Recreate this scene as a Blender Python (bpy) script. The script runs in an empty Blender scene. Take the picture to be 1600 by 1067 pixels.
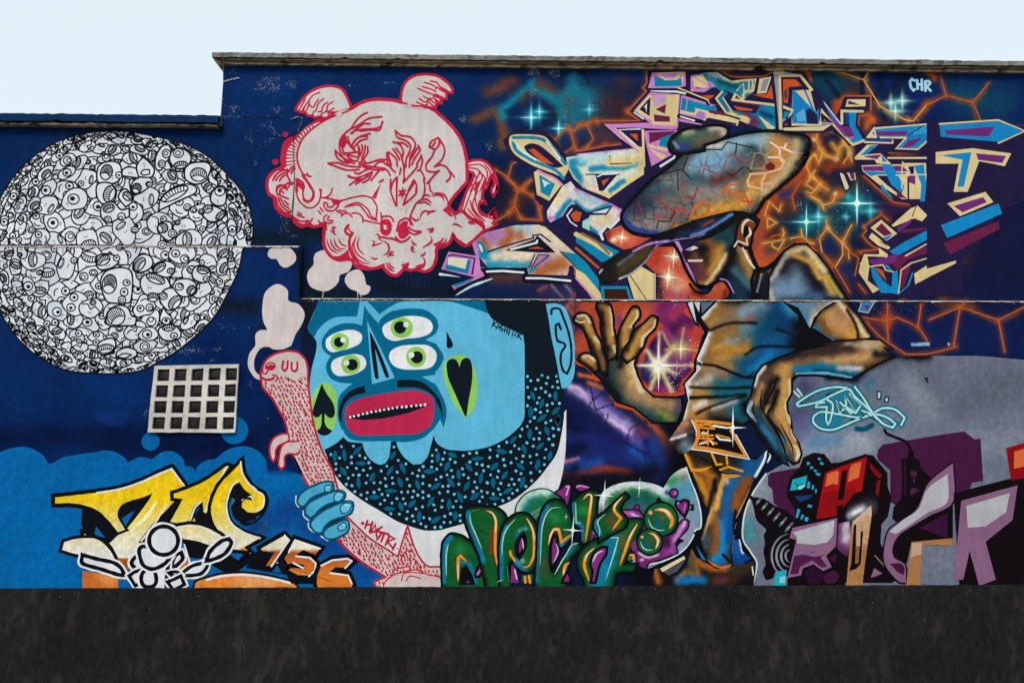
import bpy, math, random
import numpy as np
from mathutils import Vector, Matrix
from mathutils.geometry import delaunay_2d_cdt
random.seed(7); RNG = np.random.default_rng(7)
R_ = math.radians
scene = bpy.context.scene
COL = scene.collection

# ------------------------------------------------------------------ camera
DIST = 9.7                     # metres from the wall face
FPX = 1264.0                   # focal length in photo pixels
PP = (800.0, 474.5)            # principal point of the original picture
YAW, PITCH = R_(1.3), R_(10.5)
fw = np.array([math.sin(YAW)*math.cos(PITCH), math.cos(YAW)*math.cos(PITCH), math.sin(PITCH)])
rt = np.array([math.cos(YAW), -math.sin(YAW), 0.0])
up = np.cross(rt, fw)
def ray(px, py):
    px = np.asarray(px, float); py = np.asarray(py, float)
    return fw + np.multiply.outer((px-PP[0])/FPX, rt) - np.multiply.outer((py-PP[1])/FPX, up)
_d = ray(800, 1112)
CAM = np.array([0.0, -DIST, -_d[2]*DIST/_d[1]])     # ground (z = 0) meets the wall at row 1112
def at(px, py, Y=0.0):
    """photo position -> point on the vertical plane y = Y"""
    d = ray(px, py)
    t = (Y-CAM[1])/d[..., 1]
    return CAM + d*np.asarray(t)[..., None]
cd = bpy.data.cameras.new('camera'); cam = bpy.data.objects.new('camera', cd); COL.objects.link(cam)
cd.sensor_width = 36; cd.lens = FPX/1600*36; cd.shift_y = -(533.5-PP[1])/1600
cd.clip_start = 0.05; cd.clip_end = 3000
M = Matrix(((rt[0], up[0], -fw[0], CAM[0]), (rt[1], up[1], -fw[1], CAM[1]), (rt[2], up[2], -fw[2], CAM[2]), (0, 0, 0, 1)))
cam.matrix_world = M
scene.camera = cam

# ------------------------------------------------------------------ sky, sun, exposure
w = bpy.data.worlds.new('World'); scene.world = w; w.use_nodes = True
nt = w.node_tree; bg = nt.nodes['Background']
sky = nt.nodes.new('ShaderNodeTexSky'); sky.sky_type = 'NISHITA'; sky.sun_disc = False
SUN_EL, SUN_AZ = R_(46), R_(202)      # azimuth measured clockwise from +Y: behind the camera, a little to the left
sky.sun_elevation = SUN_EL; sky.sun_rotation = SUN_AZ
sky.air_density = 1.0; sky.dust_density = 5.0; sky.ozone_density = 1.2; sky.altitude = 0
mx = nt.nodes.new('ShaderNodeMix'); mx.data_type = 'RGBA'          # thin white overcast evenly over the whole sky
mx.inputs[0].default_value = .76; mx.inputs[7].default_value = (5.1, 5.72, 5.9, 1)
nt.links.new(sky.outputs[0], mx.inputs[6]); nt.links.new(mx.outputs[2], bg.inputs[0]); bg.inputs[1].default_value = 0.13
sl = bpy.data.lights.new('sun', 'SUN'); sun = bpy.data.objects.new('sun', sl); COL.objects.link(sun)
sl.energy = 1.45; sl.angle = R_(14); sl.color = (1.0, 0.96, 0.9)
sdir = Vector((math.sin(SUN_AZ)*math.cos(SUN_EL), math.cos(SUN_AZ)*math.cos(SUN_EL), math.sin(SUN_EL)))
sun.rotation_euler = sdir.to_track_quat('Z', 'Y').to_euler(); sun.location = (0, -6, 12)
vs = scene.view_settings
vs.view_transform = 'Standard'; vs.look = 'None'; vs.gamma = 1.0; vs.use_curve_mapping = False
vs.exposure = 0.5

# ------------------------------------------------------------------ materials
def new_mat(name):
    m = bpy.data.materials.new(name); m.use_nodes = True
    return m, m.node_tree, m.node_tree.nodes['Principled BSDF']
def N(nt, typ, **kw):
    n = nt.nodes.new(typ)
    for k, v in kw.items(): setattr(n, k, v)
    return n
def noise(nt, vec, scale, detail=4, rough=0.55):
    n = N(nt, 'ShaderNodeTexNoise'); n.inputs['Scale'].default_value = scale
    n.inputs['Detail'].default_value = detail; n.inputs['Roughness'].default_value = rough
    nt.links.new(vec, n.inputs['Vector']); return n.outputs['Fac']
def mrange(nt, val, a, b, c, d):
    n = N(nt, 'ShaderNodeMapRange'); n.inputs[1].default_value = a; n.inputs[2].default_value = b
    n.inputs[3].default_value = c; n.inputs[4].default_value = d; nt.links.new(val, n.inputs[0]); return n.outputs[0]
def math2(nt, op, a, b):
    n = N(nt, 'ShaderNodeMath', operation=op)
    for i, v in enumerate((a, b)):
        if isinstance(v, (int, float)): n.inputs[i].default_value = v
        else: nt.links.new(v, n.inputs[i])
    return n.outputs[0]
def mixc(nt, fac, a, b, mode='MIX'):
    n = N(nt, 'ShaderNodeMix', data_type='RGBA', blend_type=mode)
    if isinstance(fac, (int, float)): n.inputs[0].default_value = fac
    else: nt.links.new(fac, n.inputs[0])
    for i, v in ((6, a), (7, b)):
        if isinstance(v, tuple): n.inputs[i].default_value = v
        else: nt.links.new(v, n.inputs[i])
    return n.outputs[2]
def paint_material():
    m, nt, b = new_mat('wall_paint')
    L = nt.links.new
    geo = N(nt, 'ShaderNodeNewGeometry').outputs['Position']
    att = N(nt, 'ShaderNodeVertexColor', layer_name='Col').outputs['Color']
    mp = N(nt, 'ShaderNodeMapping'); mp.inputs['Scale'].default_value = (1, 1, .16); L(geo, mp.inputs[0])
    mp2 = N(nt, 'ShaderNodeMapping'); mp2.inputs['Scale'].default_value = (.35, 1, 1); L(geo, mp2.inputs[0])
    blot = mrange(nt, noise(nt, geo, 1.7, 6, .62), .3, .7, .85, 1.10)          # uneven coats
    streak = mrange(nt, noise(nt, mp.outputs[0], 14, 5, .6), .35, .7, .90, 1.06)  # rain streaks
    brush = mrange(nt, noise(nt, mp2.outputs[0], 55, 3, .6), .3, .7, .95, 1.05)   # roller marks
    fine = mrange(nt, noise(nt, geo, 160, 3, .7), .3, .7, .90, 1.10)              # plaster grain
    k = math2(nt, 'MULTIPLY', math2(nt, 'MULTIPLY', blot, streak), math2(nt, 'MULTIPLY', brush, fine))
    gx = N(nt, 'ShaderNodeCombineColor'); [L(k, gx.inputs[i]) for i in range(3)]
    c = mixc(nt, 1.0, att, gx.outputs[0], 'MULTIPLY')
    # sparse specks where the coat has come off the grain of the plaster
    zone = mrange(nt, noise(nt, geo, .9, 3), .52, .68, 0, 1)
    speck = mrange(nt, noise(nt, geo, 48, 6, .75), .70, .74, 0, 1)
    c = mixc(nt, math2(nt, 'MULTIPLY', math2(nt, 'MULTIPLY', zone, speck), .35), c, (.34, .32, .30, 1))
    L(c, b.inputs['Base Color'])
    L(mrange(nt, noise(nt, geo, 9, 4), .3, .7, .55, .8), b.inputs['Roughness'])
    b.inputs['Specular IOR Level'].default_value = .04
    bp = N(nt, 'ShaderNodeBump'); bp.inputs['Strength'].default_value = .55; bp.inputs['Distance'].default_value = .005
    L(math2(nt, 'ADD', noise(nt, geo, 90, 5, .65), math2(nt, 'MULTIPLY', noise(nt, geo, 7, 3), 2.5)), bp.inputs['Height'])
    L(bp.outputs[0], b.inputs['Normal'])
    return m
def rough_material(name, ca, cb, scale, bump=.5, rough=.85, cc=None, zs=1):
    m, nt, b = new_mat(name); L = nt.links.new
    geo = N(nt, 'ShaderNodeNewGeometry').outputs['Position']
    mp = N(nt, 'ShaderNodeMapping'); mp.inputs['Scale'].default_value = (1, 1, zs); L(geo, mp.inputs[0])
    n1 = noise(nt, mp.outputs[0], scale, 7, .68)
    c = mixc(nt, mrange(nt, n1, .35, .65, 0, 1), ca+(1,), cb+(1,))
    if cc:
        c = mixc(nt, mrange(nt, noise(nt, mp.outputs[0], scale*.3, 5, .6), .54, .64, 0, 1), c, cc+(1,))
    big = mrange(nt, noise(nt, geo, scale*.045, 5, .6), .3, .7, .72, 1.22)      # broad wear and damp
    rnd = mrange(nt, N(nt, 'ShaderNodeObjectInfo').outputs['Random'], 0, 1, .82, 1.14)
    kk = math2(nt, 'MULTIPLY', big, rnd); cg = N(nt, 'ShaderNodeCombineColor'); [L(kk, cg.inputs[i]) for i in range(3)]
    c = mixc(nt, 1.0, c, cg.outputs[0], 'MULTIPLY')
    L(c, b.inputs['Base Color']); b.inputs['Roughness'].default_value = rough
    b.inputs['Specular IOR Level'].default_value = .06
    bp = N(nt, 'ShaderNodeBump'); bp.inputs['Strength'].default_value = bump; bp.inputs['Distance'].default_value = .01
    L(noise(nt, geo, scale*4, 6, .7), bp.inputs['Height']); L(bp.outputs[0], b.inputs['Normal'])
    return m
def glass_material():
    m, nt, b = new_mat('old_glass'); L = nt.links.new
    geo = N(nt, 'ShaderNodeNewGeometry').outputs['Position']
    n1 = noise(nt, geo, 9, 5, .6)
    c = mixc(nt, mrange(nt, n1, .45, .7, 0, 1), (.004, .006, .007, 1), (.022, .022, .02, 1))
    c = mixc(nt, mrange(nt, noise(nt, geo, 30, 5, .7), .62, .75, 0, .6), c, (.07, .072, .07, 1))
    L(c, b.inputs['Base Color'])
    L(mrange(nt, noise(nt, geo, 14, 4), .35, .65, .12, .5), b.inputs['Roughness'])
    b.inputs['Specular IOR Level'].default_value = .22
    return m
MAT = dict(
    paint=paint_material(), glass=glass_material(),
    concrete=rough_material('weathered_concrete', (.13, .13, .115), (.26, .25, .22), 22, .8, .9, (.07, .072, .066)),
    plaster=rough_material('bare_plaster', (.62, .44, .24), (.78, .62, .40), 14, .6, .9, (.10, .06, .03), .5),
    lattice=rough_material('old_white_paint', (.62, .58, .53), (.72, .69, .64), 30, .3, .8, (.56, .51, .44)),
    asphalt=rough_material('asphalt', (.012, .012, .013), (.055, .053, .051), 70, .9, .95, (.02, .02, .021)),
    bitumen=rough_material('black_dado_paint', (.008, .008, .009), (.017, .0165, .016), 22, .6, .75, (.024, .022, .021), .5),
    kerb=rough_material('grey_render', (.11, .105, .10), (.18, .17, .16), 11, .6, .95, (.06, .06, .055)),
)

# ------------------------------------------------------------------ paint engine
S2L = lambda c: np.where(c <= .04045, c/12.92, ((c+.055)/1.055)**2.4)
def hx(s):
    s = s.lstrip('#'); return np.array([int(s[i:i+2], 16) for i in (0, 2, 4)])/255.0
TILES = dict(A=(140, 30, 5.333), B=(400, 100, 5.335), C=(600, 100, 5.335), D=(400, 280, 5.335), E=(600, 280, 5.335),
  F=(140, 200, 5.335), G=(140, 380, 4.85), H=(140, 550, 5.335), I=(140, 710, 5.335), J=(380, 710, 5.335), K=(380, 540, 5.335),
  L=(470, 460, 5.336), M=(680, 460, 5.336), N=(490, 640, 5.336), O=(690, 640, 5.336), P=(680, 740, 6.277), Q=(880, 730, 5.929),
  R=(1020, 600, 5.927), S=(1020, 740, 6.277), T=(1200, 680, 4.638), U=(1200, 540, 5.335), V=(860, 460, 5.333), W=(1060, 460, 5.333),
  X=(680, 100, 5.333), Y=(680, 280, 5.333), Z=(900, 90, 6.277), a=(1100, 90, 6.277), b=(1280, 90, 5.333),
  c=(900, 230, 4.445), d=(1080, 230, 4.445), e=(1260, 270, 3.68), p=(0, 0, 1))
def PT(s):
    """'B 10,20 30,40 C 5,6' -> photo coordinates; a letter switches the sketch sheet"""
    if not isinstance(s, str): return np.asarray(s, float)
    t = TILES['p']; out = []
    for k in s.split():
        if k in TILES: t = TILES[k]; continue
        x, y = k.split(','); out.append((t[0]+float(x)/t[2], t[1]+float(y)/t[2]))
    return np.array(out)
def PTS(s):
    """several polylines separated by '/' ; the sheet letter carries over"""
    res = []; cur = 'p'
    for seg in s.split('/'):
        seg = seg.strip()
        if not seg: continue
        toks = seg.split()
        if toks[0] not in TILES: seg = cur+' '+seg
        for k in seg.split():
            if k in TILES: cur = k
        res.append(PT(seg))
    return res
def smooth(p, closed, corner=75):
    n = len(p)
    if n < 3: return p
    dn = np.roll(p, -1, 0)-p; dv = p-np.roll(p, 1, 0)
    cs = (dn*dv).sum(1)/np.maximum(np.hypot(*dn.T)*np.hypot(*dv.T), 1e-9)
    sharp = cs < math.cos(R_(corner))
    if not closed: sharp[0] = sharp[-1] = False
    out = []
    m = n if closed else n-1
    for i in range(m):
        p1, p2 = p[i], p[(i+1) % n]
        p0 = p[i-1] if (closed or i > 0) else p1
        p3 = p[(i+2) % n] if (closed or i+2 < n) else p2
        L = np.hypot(*(p2-p1)); k = int(min(8, max(1, L/2.5)))
        # limit tangents so uneven spacing does not overshoot
        m1 = (p2-p1)*.9 if sharp[i] else (p2-p0)*.5
        m2 = (p2-p1)*.9 if sharp[(i+1) % n] else (p3-p1)*.5
        for mm in (m1, m2):
            q = np.hypot(*mm)
            if q > L: mm *= L/q
        for j in range(k):
            t = j/k; t2 = t*t; t3 = t2*t
            out.append((2*t3-3*t2+1)*p1+(t3-2*t2+t)*m1+(-2*t3+3*t2)*p2+(t3-t2)*m2)
    if not closed: out.append(p[-1])
    return np.array(out)
EPS = 2.5e-5
UP_Y = 0.055                                          # the upper wall stands back by this much
def ledge(x): return np.where(x < 470, 384.0, 465.6+(x-470)*0.0040)
class State: fig = None; part = None; soup = None; z = 0.0; parent = None
ST = State()
def flush():
    if ST.soup:
        build(ST.part, ST.soup, ST.fig if ST.parent is None else ST.parent)
    ST.soup = None
def build(name, soup, parent, kind=None):
    V = []; T = []; C = []; off = 0
    for v2, tr, col, dep in soup:
        v2 = np.asarray(v2, float); tr = np.asarray(tr, int).reshape(-1, 3)
        col = np.broadcast_to(np.asarray(col, float), (len(v2), 3)).copy()
        if len(tr) == 0: continue
        a, b2, c = v2[tr[:, 0]], v2[tr[:, 1]], v2[tr[:, 2]]
        ar = (b2[:, 0]-a[:, 0])*(c[:, 1]-a[:, 1])-(b2[:, 1]-a[:, 1])*(c[:, 0]-a[:, 0])
        tr = tr[np.abs(ar) > 1e-7]; ar = ar[np.abs(ar) > 1e-7]
        tr[ar > 0] = tr[ar > 0][:, ::-1]              # face the street
        s = v2[:, 1]-ledge(v2[:, 0])
        lo = s > 0
        f = lo[tr].sum(1)
        xs = v2[tr][:, :, 0]; cross470 = (xs.min(1) < 470) & (xs.max(1) > 470)
        for side, sel in ((1, tr[f == 3]), (0, tr[f == 0])):
            if len(sel):
                used, inv = np.unique(sel, return_inverse=True)
                pts = at(v2[used, 0], v2[used, 1], (0 if side else UP_Y)-dep)
                V.append(pts); C.append(col[used]); T.append(inv.reshape(-1, 3)+off); off += len(used)
        mix = tr[(f == 1) | (f == 2)]
        for t3 in mix:
            P3 = v2[t3]; c3 = col[t3]; cx = P3[:, 0].mean(); ly = float(ledge(np.array(cx)))
            for side in (0, 1):
                poly = []
                for i in range(3):
                    A, B = P3[i], P3[(i+1) % 3]; ca, cb = c3[i], c3[(i+1) % 3]
                    ina = (A[1] > ly) == bool(side); inb = (B[1] > ly) == bool(side)
                    if ina: poly.append((A, ca))
                    if ina != inb and abs(B[1]-A[1]) > 1e-9:
                        u = (ly-A[1])/(B[1]-A[1]); poly.append((A+(B-A)*u, ca+(cb-ca)*u))
                if len(poly) >= 3:
                    q = np.array([k[0] for k in poly])
                    pts = at(q[:, 0], q[:, 1], (0 if side else UP_Y)-dep)
                    V.append(pts); C.append(np.array([k[1] for k in poly]))
                    T.append(np.array([(0, i, i+1) for i in range(1, len(poly)-1)])+off); off += len(poly)
    if not V: return None
    V = np.concatenate(V); T = np.concatenate(T); C = np.concatenate(C)
    org = np.array(parent.location) if parent is not None else np.zeros(3)
    pp = parent
    while pp is not None and pp.parent is not None: pp = pp.parent; org = org+np.array(pp.location)
    return raw_mesh(name, V-org, T, C, parent, kind)
def raw_mesh(name, V, T, C, parent=None, kind=None, mat='paint'):
    me = bpy.data.meshes.new(name)
    me.vertices.add(len(V)); me.vertices.foreach_set('co', np.ascontiguousarray(V, np.float32).ravel())
    k = T.shape[1]
    me.loops.add(T.size); me.loops.foreach_set('vertex_index', np.ascontiguousarray(T, np.int32).ravel())
    me.polygons.add(len(T)); me.polygons.foreach_set('loop_start', np.arange(0, T.size, k, dtype=np.int32))
    me.polygons.foreach_set('loop_total', np.full(len(T), k, np.int32))
    if C is not None:
        ca = me.color_attributes.new('Col', 'FLOAT_COLOR', 'POINT')
        rgba = np.ones((len(V), 4), np.float32); rgba[:, :3] = S2L(np.clip(C, 0, 1))*GAIN
        ca.data.foreach_set('color', rgba.ravel())
    me.update(); me.validate()
    me.materials.append(MAT[mat])
    o = bpy.data.objects.new(name, me); COL.objects.link(o); o.parent = parent
    if kind: o['kind'] = kind
    return o
GAIN = 0.95
def empty(name, loc, label, cat, group=None):
    o = bpy.data.objects.new(name, None); COL.objects.link(o); o.location = [float(q) for q in loc]
    o.empty_display_size = .2; o['label'] = label; o['category'] = cat
    if group: o['group'] = group
    return o
def fig(name, label, cat, base, z=None):
    """a painted figure: an empty at the foot of the painting on the wall"""
    flush()
    b = at(base[0], base[1], 0 if base[1] > float(ledge(np.array(base[0]))) else UP_Y)
    ST.fig = empty(name, b, label, cat); ST.parent = None; ST.part = None
    if z is not None: ST.z = z
    return ST.fig
def part(name, under=None):
    flush(); ST.part = name; ST.soup = []; ST.parent = under
def sub(name):
    """finish the running part and start a piece of it"""
    o = build(ST.part, ST.soup, ST.fig); ST.soup = []; ST.part = name; ST.parent = o
    return o
def done():
    o = build(ST.part, ST.soup, ST.fig if ST.parent is None else ST.parent); ST.soup = None; return o
def step(): ST.z += EPS
def tri_poly(p):
    r = delaunay_2d_cdt([Vector(q) for q in p], [], [list(range(len(p)))], 1, 1e-5)
    return np.array([(v.x, v.y) for v in r[0]]), np.array([f for f in r[2] if len(f) == 3])
def F(col, s, sm=1):
    p = PT(s)
    if sm: p = smooth(p, True, 75 if sm == 1 else 42)
    step(); v, t = tri_poly(p)
    if len(t): ST.soup.append((v, t, hx(col), ST.z))
def ribbon(p, w, closed=False, taper=0, z=None):
    n = len(p)
    keep = [0]+[i for i in range(1, n) if np.hypot(*(p[i]-p[i-1])) > .05]
    p = p[keep]
    if closed and len(p) > 2 and np.hypot(*(p[0]-p[-1])) < .05: p = p[:-1]
    n = len(p)
    if n < 2: return
    d = (np.roll(p, -1, 0)-p)
    if not closed: d[-1] = d[-2]
    d /= np.maximum(np.hypot(d[:, 0], d[:, 1])[:, None], 1e-9)
    dp = np.roll(d, 1, 0)
    if not closed: dp[0] = d[0]
    tn = d+dp; ln = np.hypot(tn[:, 0], tn[:, 1]); tn = np.where(ln[:, None] > 1e-3, tn/np.maximum(ln, 1e-3)[:, None], d)
    nr = np.stack([-tn[:, 1], tn[:, 0]], 1)
    cosh = np.clip((tn*d).sum(1), .62, 1)
    ww = np.full(n, w/2.0)
    t = np.linspace(0, 1, n)
    if taper == 1: ww = ww*np.clip(np.sin(np.pi*t)**.6, .12, 1)
    if taper == 2: ww = ww*np.clip((1-t)**.7, .12, 1)
    if taper == 3: ww = ww*np.clip(t**.7, .12, 1)
    ww = ww*(1+.07*np.sin(np.cumsum(np.hypot(*(p-np.roll(p, 1, 0)).T))*.35+w*7))
    ww = ww/cosh
    V = np.concatenate([p+nr*ww[:, None], p-nr*ww[:, None]])
    T = []
    for i in range(n if closed else n-1):
        j = (i+1) % n
        T += [(i, j, n+j), (i, n+j, n+i)]
    V = list(V)
    if not closed and w > .9:
        for i, sg in ((0, -1), (n-1, 1)):
            r = ww[i]; b = math.atan2(tn[i, 1]*sg, tn[i, 0]*sg); k = len(V); V.append(p[i])
            ks = []
            for a in np.linspace(-math.pi/2, math.pi/2, 6): V.append(p[i]+r*np.array([math.cos(b+a), math.sin(b+a)])); ks.append(len(V)-1)
            T += [(k, ks[q], ks[q+1]) for q in range(5)]
    return np.array(V), np.array(T)
def Ln(col, w, s, sm=1, cl=0, t=0):
    """brush lines, several separated by '/'"""
    for p in (PTS(s) if isinstance(s, str) else [np.asarray(s, float)]):
        if sm: p = smooth(p, bool(cl), 75 if sm == 1 else 42)
        r = ribbon(p, w, bool(cl), t)
        if r is None: continue
        step(); ST.soup.append((r[0], r[1], hx(col), ST.z))
def OF(fc, lc, w, s, sm=1):
    F(fc, s, sm); Ln(lc, w, s, sm, 1)
def disc(c, rx, ry=None, rot=0, n=20):
    ry = rx if ry is None else ry
    a = np.linspace(0, 2*np.pi, n, endpoint=False)
    q = np.stack([rx*np.cos(a), ry*np.sin(a)], 1); cr, sr = math.cos(rot), math.sin(rot)
    return np.array(c)+q@np.array([[cr, sr], [-sr, cr]])
def El(col, c, rx, ry=None, rot=0, n=20):
    step(); p = disc(c, rx, ry, R_(rot), n)
    ST.soup.append((np.vstack([p, [c]]), np.array([(i, (i+1) % n, n) for i in range(n)]), hx(col), ST.z))
def inside(pts, poly):
    x, y = pts[:, 0], pts[:, 1]; r = np.zeros(len(pts), bool); q = np.roll(poly, 1, 0)
    for (x1, y1), (x2, y2) in zip(poly, q):
        if y1 == y2: continue
        c = ((y1 > y) != (y2 > y)) & (x < (x2-x1)*(y-y1)/(y2-y1)+x1); r ^= c
    return r
def dist_poly(pts, poly, closed=False):
    d = np.full(len(pts), 1e9); n = len(poly)
    if n == 1: return np.hypot(*(pts-poly[0]).T)
    for i in range(n if closed else n-1):
        a, b = poly[i], poly[(i+1) % n]; ab = b-a; L = max((ab**2).sum(), 1e-9)
        t = np.clip(((pts-a)@ab)/L, 0, 1); q = pts-a-t[:, None]*ab
        np.minimum(d, np.hypot(q[:, 0], q[:, 1]), out=d)
    return d
def spray(pts, cols, strokes):
    """soft spray strokes: (colour, width, softness, lines[, opacity])"""
    x, y = pts[:, 0], pts[:, 1]                        # an unsteady hand: bend and break the strokes a little
    wx = 1.5*np.sin(.13*x+.09*y)+1.0*np.sin(.31*y-.17*x+2)+.6*np.sin(.53*x+.41*y+1)
    wy = 1.5*np.sin(.11*y-.10*x+4)+1.0*np.sin(.27*x+.21*y+1)+.6*np.sin(.49*y-.45*x+3)
    grain = 1+.10*np.sin(.07*x-.05*y+1)*np.sin(.06*y+2)+np.random.default_rng(len(pts)).normal(0, .045, len(pts))
    bend = np.stack([wx, wy], 1)*.8
    for st in strokes:
        c, wd, sf, s = st[:4]; op = st[4] if len(st) > 4 else 1.0
        ri, ro = wd/2*(1-sf), wd/2*(1+sf); c = hx(c)
        for pl in PTS(s):
            pl = smooth(pl, False)
            rm = max(ro, wd*1.3 if sf >= .65 else ro)+3
            m = (x > pl[:, 0].min()-rm) & (x < pl[:, 0].max()+rm) & (y > pl[:, 1].min()-rm) & (y < pl[:, 1].max()+rm)
            if not m.any(): continue
            q = pts[m]+bend[m]*min(1, wd/15); d = dist_poly(q, pl)
            if sf >= .65: al = np.exp(-(d/(wd*.56))**2)
            else: al = np.clip((ro-d)/max(ro-ri, 1e-6), 0, 1); al = al*al*(3-2*al)
            al = np.clip(al*op*grain[m], 0, 1)
            cols[m] += (c-cols[m])*al[:, None]
    mot = 1+.055*np.sin(.19*x+.11*y+wx)*np.sin(.16*y-.09*x+wy)+np.random.default_rng(len(pts)+3).normal(0, .022, len(pts))
    cols *= mot[:, None]; np.clip(cols, 0, 1, out=cols)
    return cols
def Air(s, base, strokes=(), g=2.2, sm=1, grad=None, ed=None, wb=None):
    """sprayed area: fine net of points inside an outline, coloured by soft strokes"""
    p = PT(s)
    if sm: p = smooth(p, True, 75 if sm == 1 else 42)
    q = []
    for i in range(len(p)):
        a, b = p[i], p[(i+1) % len(p)]; k = max(1, int(np.hypot(*(b-a))/(g*1.3)))
        q += [a+(b-a)*j/k for j in range(k)]
    p = np.array(q)
    x0, y0 = p.min(0); x1, y1 = p.max(0)
    gx, gy = np.meshgrid(np.arange(x0, x1, g), np.arange(y0, y1, g)); gp = np.stack([gx.ravel(), gy.ravel()], 1)
    gp = gp+RNG.uniform(-.15, .15, gp.shape)*g
    gp = gp[inside(gp, p)]
    if len(gp): gp = gp[dist_poly(gp, p, True) > g*.45]
    al = np.vstack([p, gp])
    r = delaunay_2d_cdt([Vector(v) for v in al], [], [list(range(len(p)))], 1, 1e-5)
    v = np.array([(k.x, k.y) for k in r[0]]); t = np.array([f for f in r[2] if len(f) == 3])
    c = np.tile(hx(base), (len(v), 1))
    if grad is not None:                     # [(row, colour), ...] down the wall
        ys = [k[0] for k in grad]; cs = np.array([hx(k[1]) for k in grad])
        for i in range(3): c[:, i] = np.interp(v[:, 1], ys, cs[:, i])
    if ed:                                   # darker spray along the outline
        dd = dist_poly(v, p, True); al = np.exp(-(dd/ed[1])**2)*ed[2]; c += (hx(ed[0])-c)*al[:, None]
    spray(v, c, strokes)
    if wb: web(v, c, *wb)
    step(); ST.soup.append((v, t, c, ST.z))
def web(v, c, spacing, colour, width, op, seed=1):
    """cracked cell pattern sprayed over points v"""
    r = np.random.default_rng(seed); x0, y0 = v.min(0)-spacing; x1, y1 = v.max(0)+spacing
    gx, gy = np.meshgrid(np.arange(x0, x1, spacing), np.arange(y0, y1, spacing))
    sd = np.stack([gx.ravel(), gy.ravel()], 1)+r.uniform(-.42, .42, (gx.size, 2))*spacing
    for i in range(0, len(v), 4000):
        q = v[i:i+4000]; d = np.sqrt(((q[:, None]-sd[None])**2).sum(2)); d.partition(1, 1)
        e = d[:, 1]-d[:, 0]; fade = np.clip(.55+.6*np.sin(q[:, 0]*.05+q[:, 1]*.07)*np.sin(q[:, 1]*.045-q[:, 0]*.03+1), 0, 1)
        al = np.exp(-(e/width)**2)*op*fade
        cc = colour(q) if callable(colour) else hx(colour)
        c[i:i+4000] += (cc-c[i:i+4000])*al[:, None]
def star(cx, cy, r, col='#e8fbff', rot=0, thin=.09, v=1.25):
    q = []
    for i in range(8):
        a = R_(rot)+i*math.pi/4; rr = (r*(v if i in (2, 6) else 1)) if i % 2 == 0 else r*thin
        q.append((cx+rr*math.cos(a), cy+rr*math.sin(a)))
    F(col, np.array(q), 0); El(col, (cx, cy), r*.16)

# ------------------------------------------------------------------ ground
def quad_mesh(name, V, Fc, mat, parent=None, kind=None, cols=None):
    me = bpy.data.meshes.new(name); me.from_pydata([tuple(map(float, v)) for v in V], [], Fc)
    if cols is not None:
        ca = me.color_attributes.new('Col', 'FLOAT_COLOR', 'POINT')
        a = np.ones((len(V), 4), np.float32); a[:, :3] = S2L(hx(cols))*GAIN; ca.data.foreach_set('color', a.ravel())
    me.update(); me.materials.append(MAT[mat]); o = bpy.data.objects.new(name, me); COL.objects.link(o); o.parent = parent
    if kind: o['kind'] = kind
    return o
def box(x0, x1, y0, y1, z0, z1):
    V = [(x0, y0, z0), (x1, y0, z0), (x1, y1, z0), (x0, y1, z0), (x0, y0, z1), (x1, y0, z1), (x1, y1, z1), (x0, y1, z1)]
    return V, [(0, 3, 2, 1), (4, 5, 6, 7), (0, 1, 5, 4), (1, 2, 6, 5), (2, 3, 7, 6), (3, 0, 4, 7)]
quad_mesh('ground', [(-900, -900, 0), (900, -900, 0), (900, 900, 0), (-900, 900, 0)], [(0, 1, 2, 3)], 'asphalt', kind='structure')
# ------------------------------------------------------------------ building
BX0, BX1, BACK = -16.0, 17.0, 5.0
XS = float(at(347, 150, UP_Y)[0])             # end of the tall part
XJ = float(at(470, 425, 0)[0])                # step in the ledge
Z_TOP = float(at(700, 100, UP_Y)[2])          # tall wall top, under its coping
Z_LOW = float(at(240, 199, UP_Y)[2])          # low wall top
Z_L1 = float(at(300, 384, 0)[2]); Z_L2 = float(at(900, 467.4, 0)[2])
NAVY = '#002558'
bld = empty('building', (0, 0, 0), 'long rendered building wall painted navy blue and covered in street art', 'building')
def bpart(name, b, mat, cols=None): return quad_mesh(name, *box(*b), mat, bld, cols=cols)
bpart('main_wall', (XS, BX1, UP_Y, BACK, 0, Z_TOP), 'paint', NAVY)
bpart('wing_wall', (BX0, XS-.002, UP_Y+.002, BACK, 0, Z_LOW), 'paint', NAVY)
# projecting lower coat of the wall, in one stepped profile
prof = [(BX0, 0), (BX1, 0), (BX1, Z_L2), (XJ, Z_L2), (XJ, Z_L1), (BX0, Z_L1)]
V = [(x, 0, z) for x, z in prof]+[(x, UP_Y+.01, z) for x, z in prof]
quad_mesh('thick_render', V, [(0, 1, 2, 3, 4, 5)]+[(i, 6+i, 6+(i+1) % 6, (i+1) % 6) for i in range(6)], 'paint', bld, cols='#0a1f4a')
def rough_bar(name, x0, x1, y0, y1, z0, z1, mat, cols=None, amp=.006, n=None, seed=1):
    """long bar with broken, uneven edges"""
    r = np.random.default_rng(seed); n = n or int((x1-x0)/.06)
    xs = np.linspace(x0, x1, n); V = []; Fc = []
    for i, x in enumerate(xs):
        j = r.normal(0, amp, 8); j[r.random(8) < .05] *= 3
        V += [(x, y0+j[0]*.5, z0+abs(j[1])), (x, y0+j[2]*.5, z1+j[3]*.7), (x, y1, z1+j[5]*.3), (x, y1, z0+j[7]*.2)]
        if i:
            a, b = 4*(i-1), 4*i
            Fc += [(a+k, a+(k+1) % 4, b+(k+1) % 4, b+k) for k in range(4)]
    e = 4*(n-1)
    Fc += [(3, 2, 1, 0), (e, e+1, e+2, e+3)]
    return quad_mesh(name, V, Fc, mat, bld, cols=cols)
OH = .13
yf = UP_Y-OH
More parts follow.
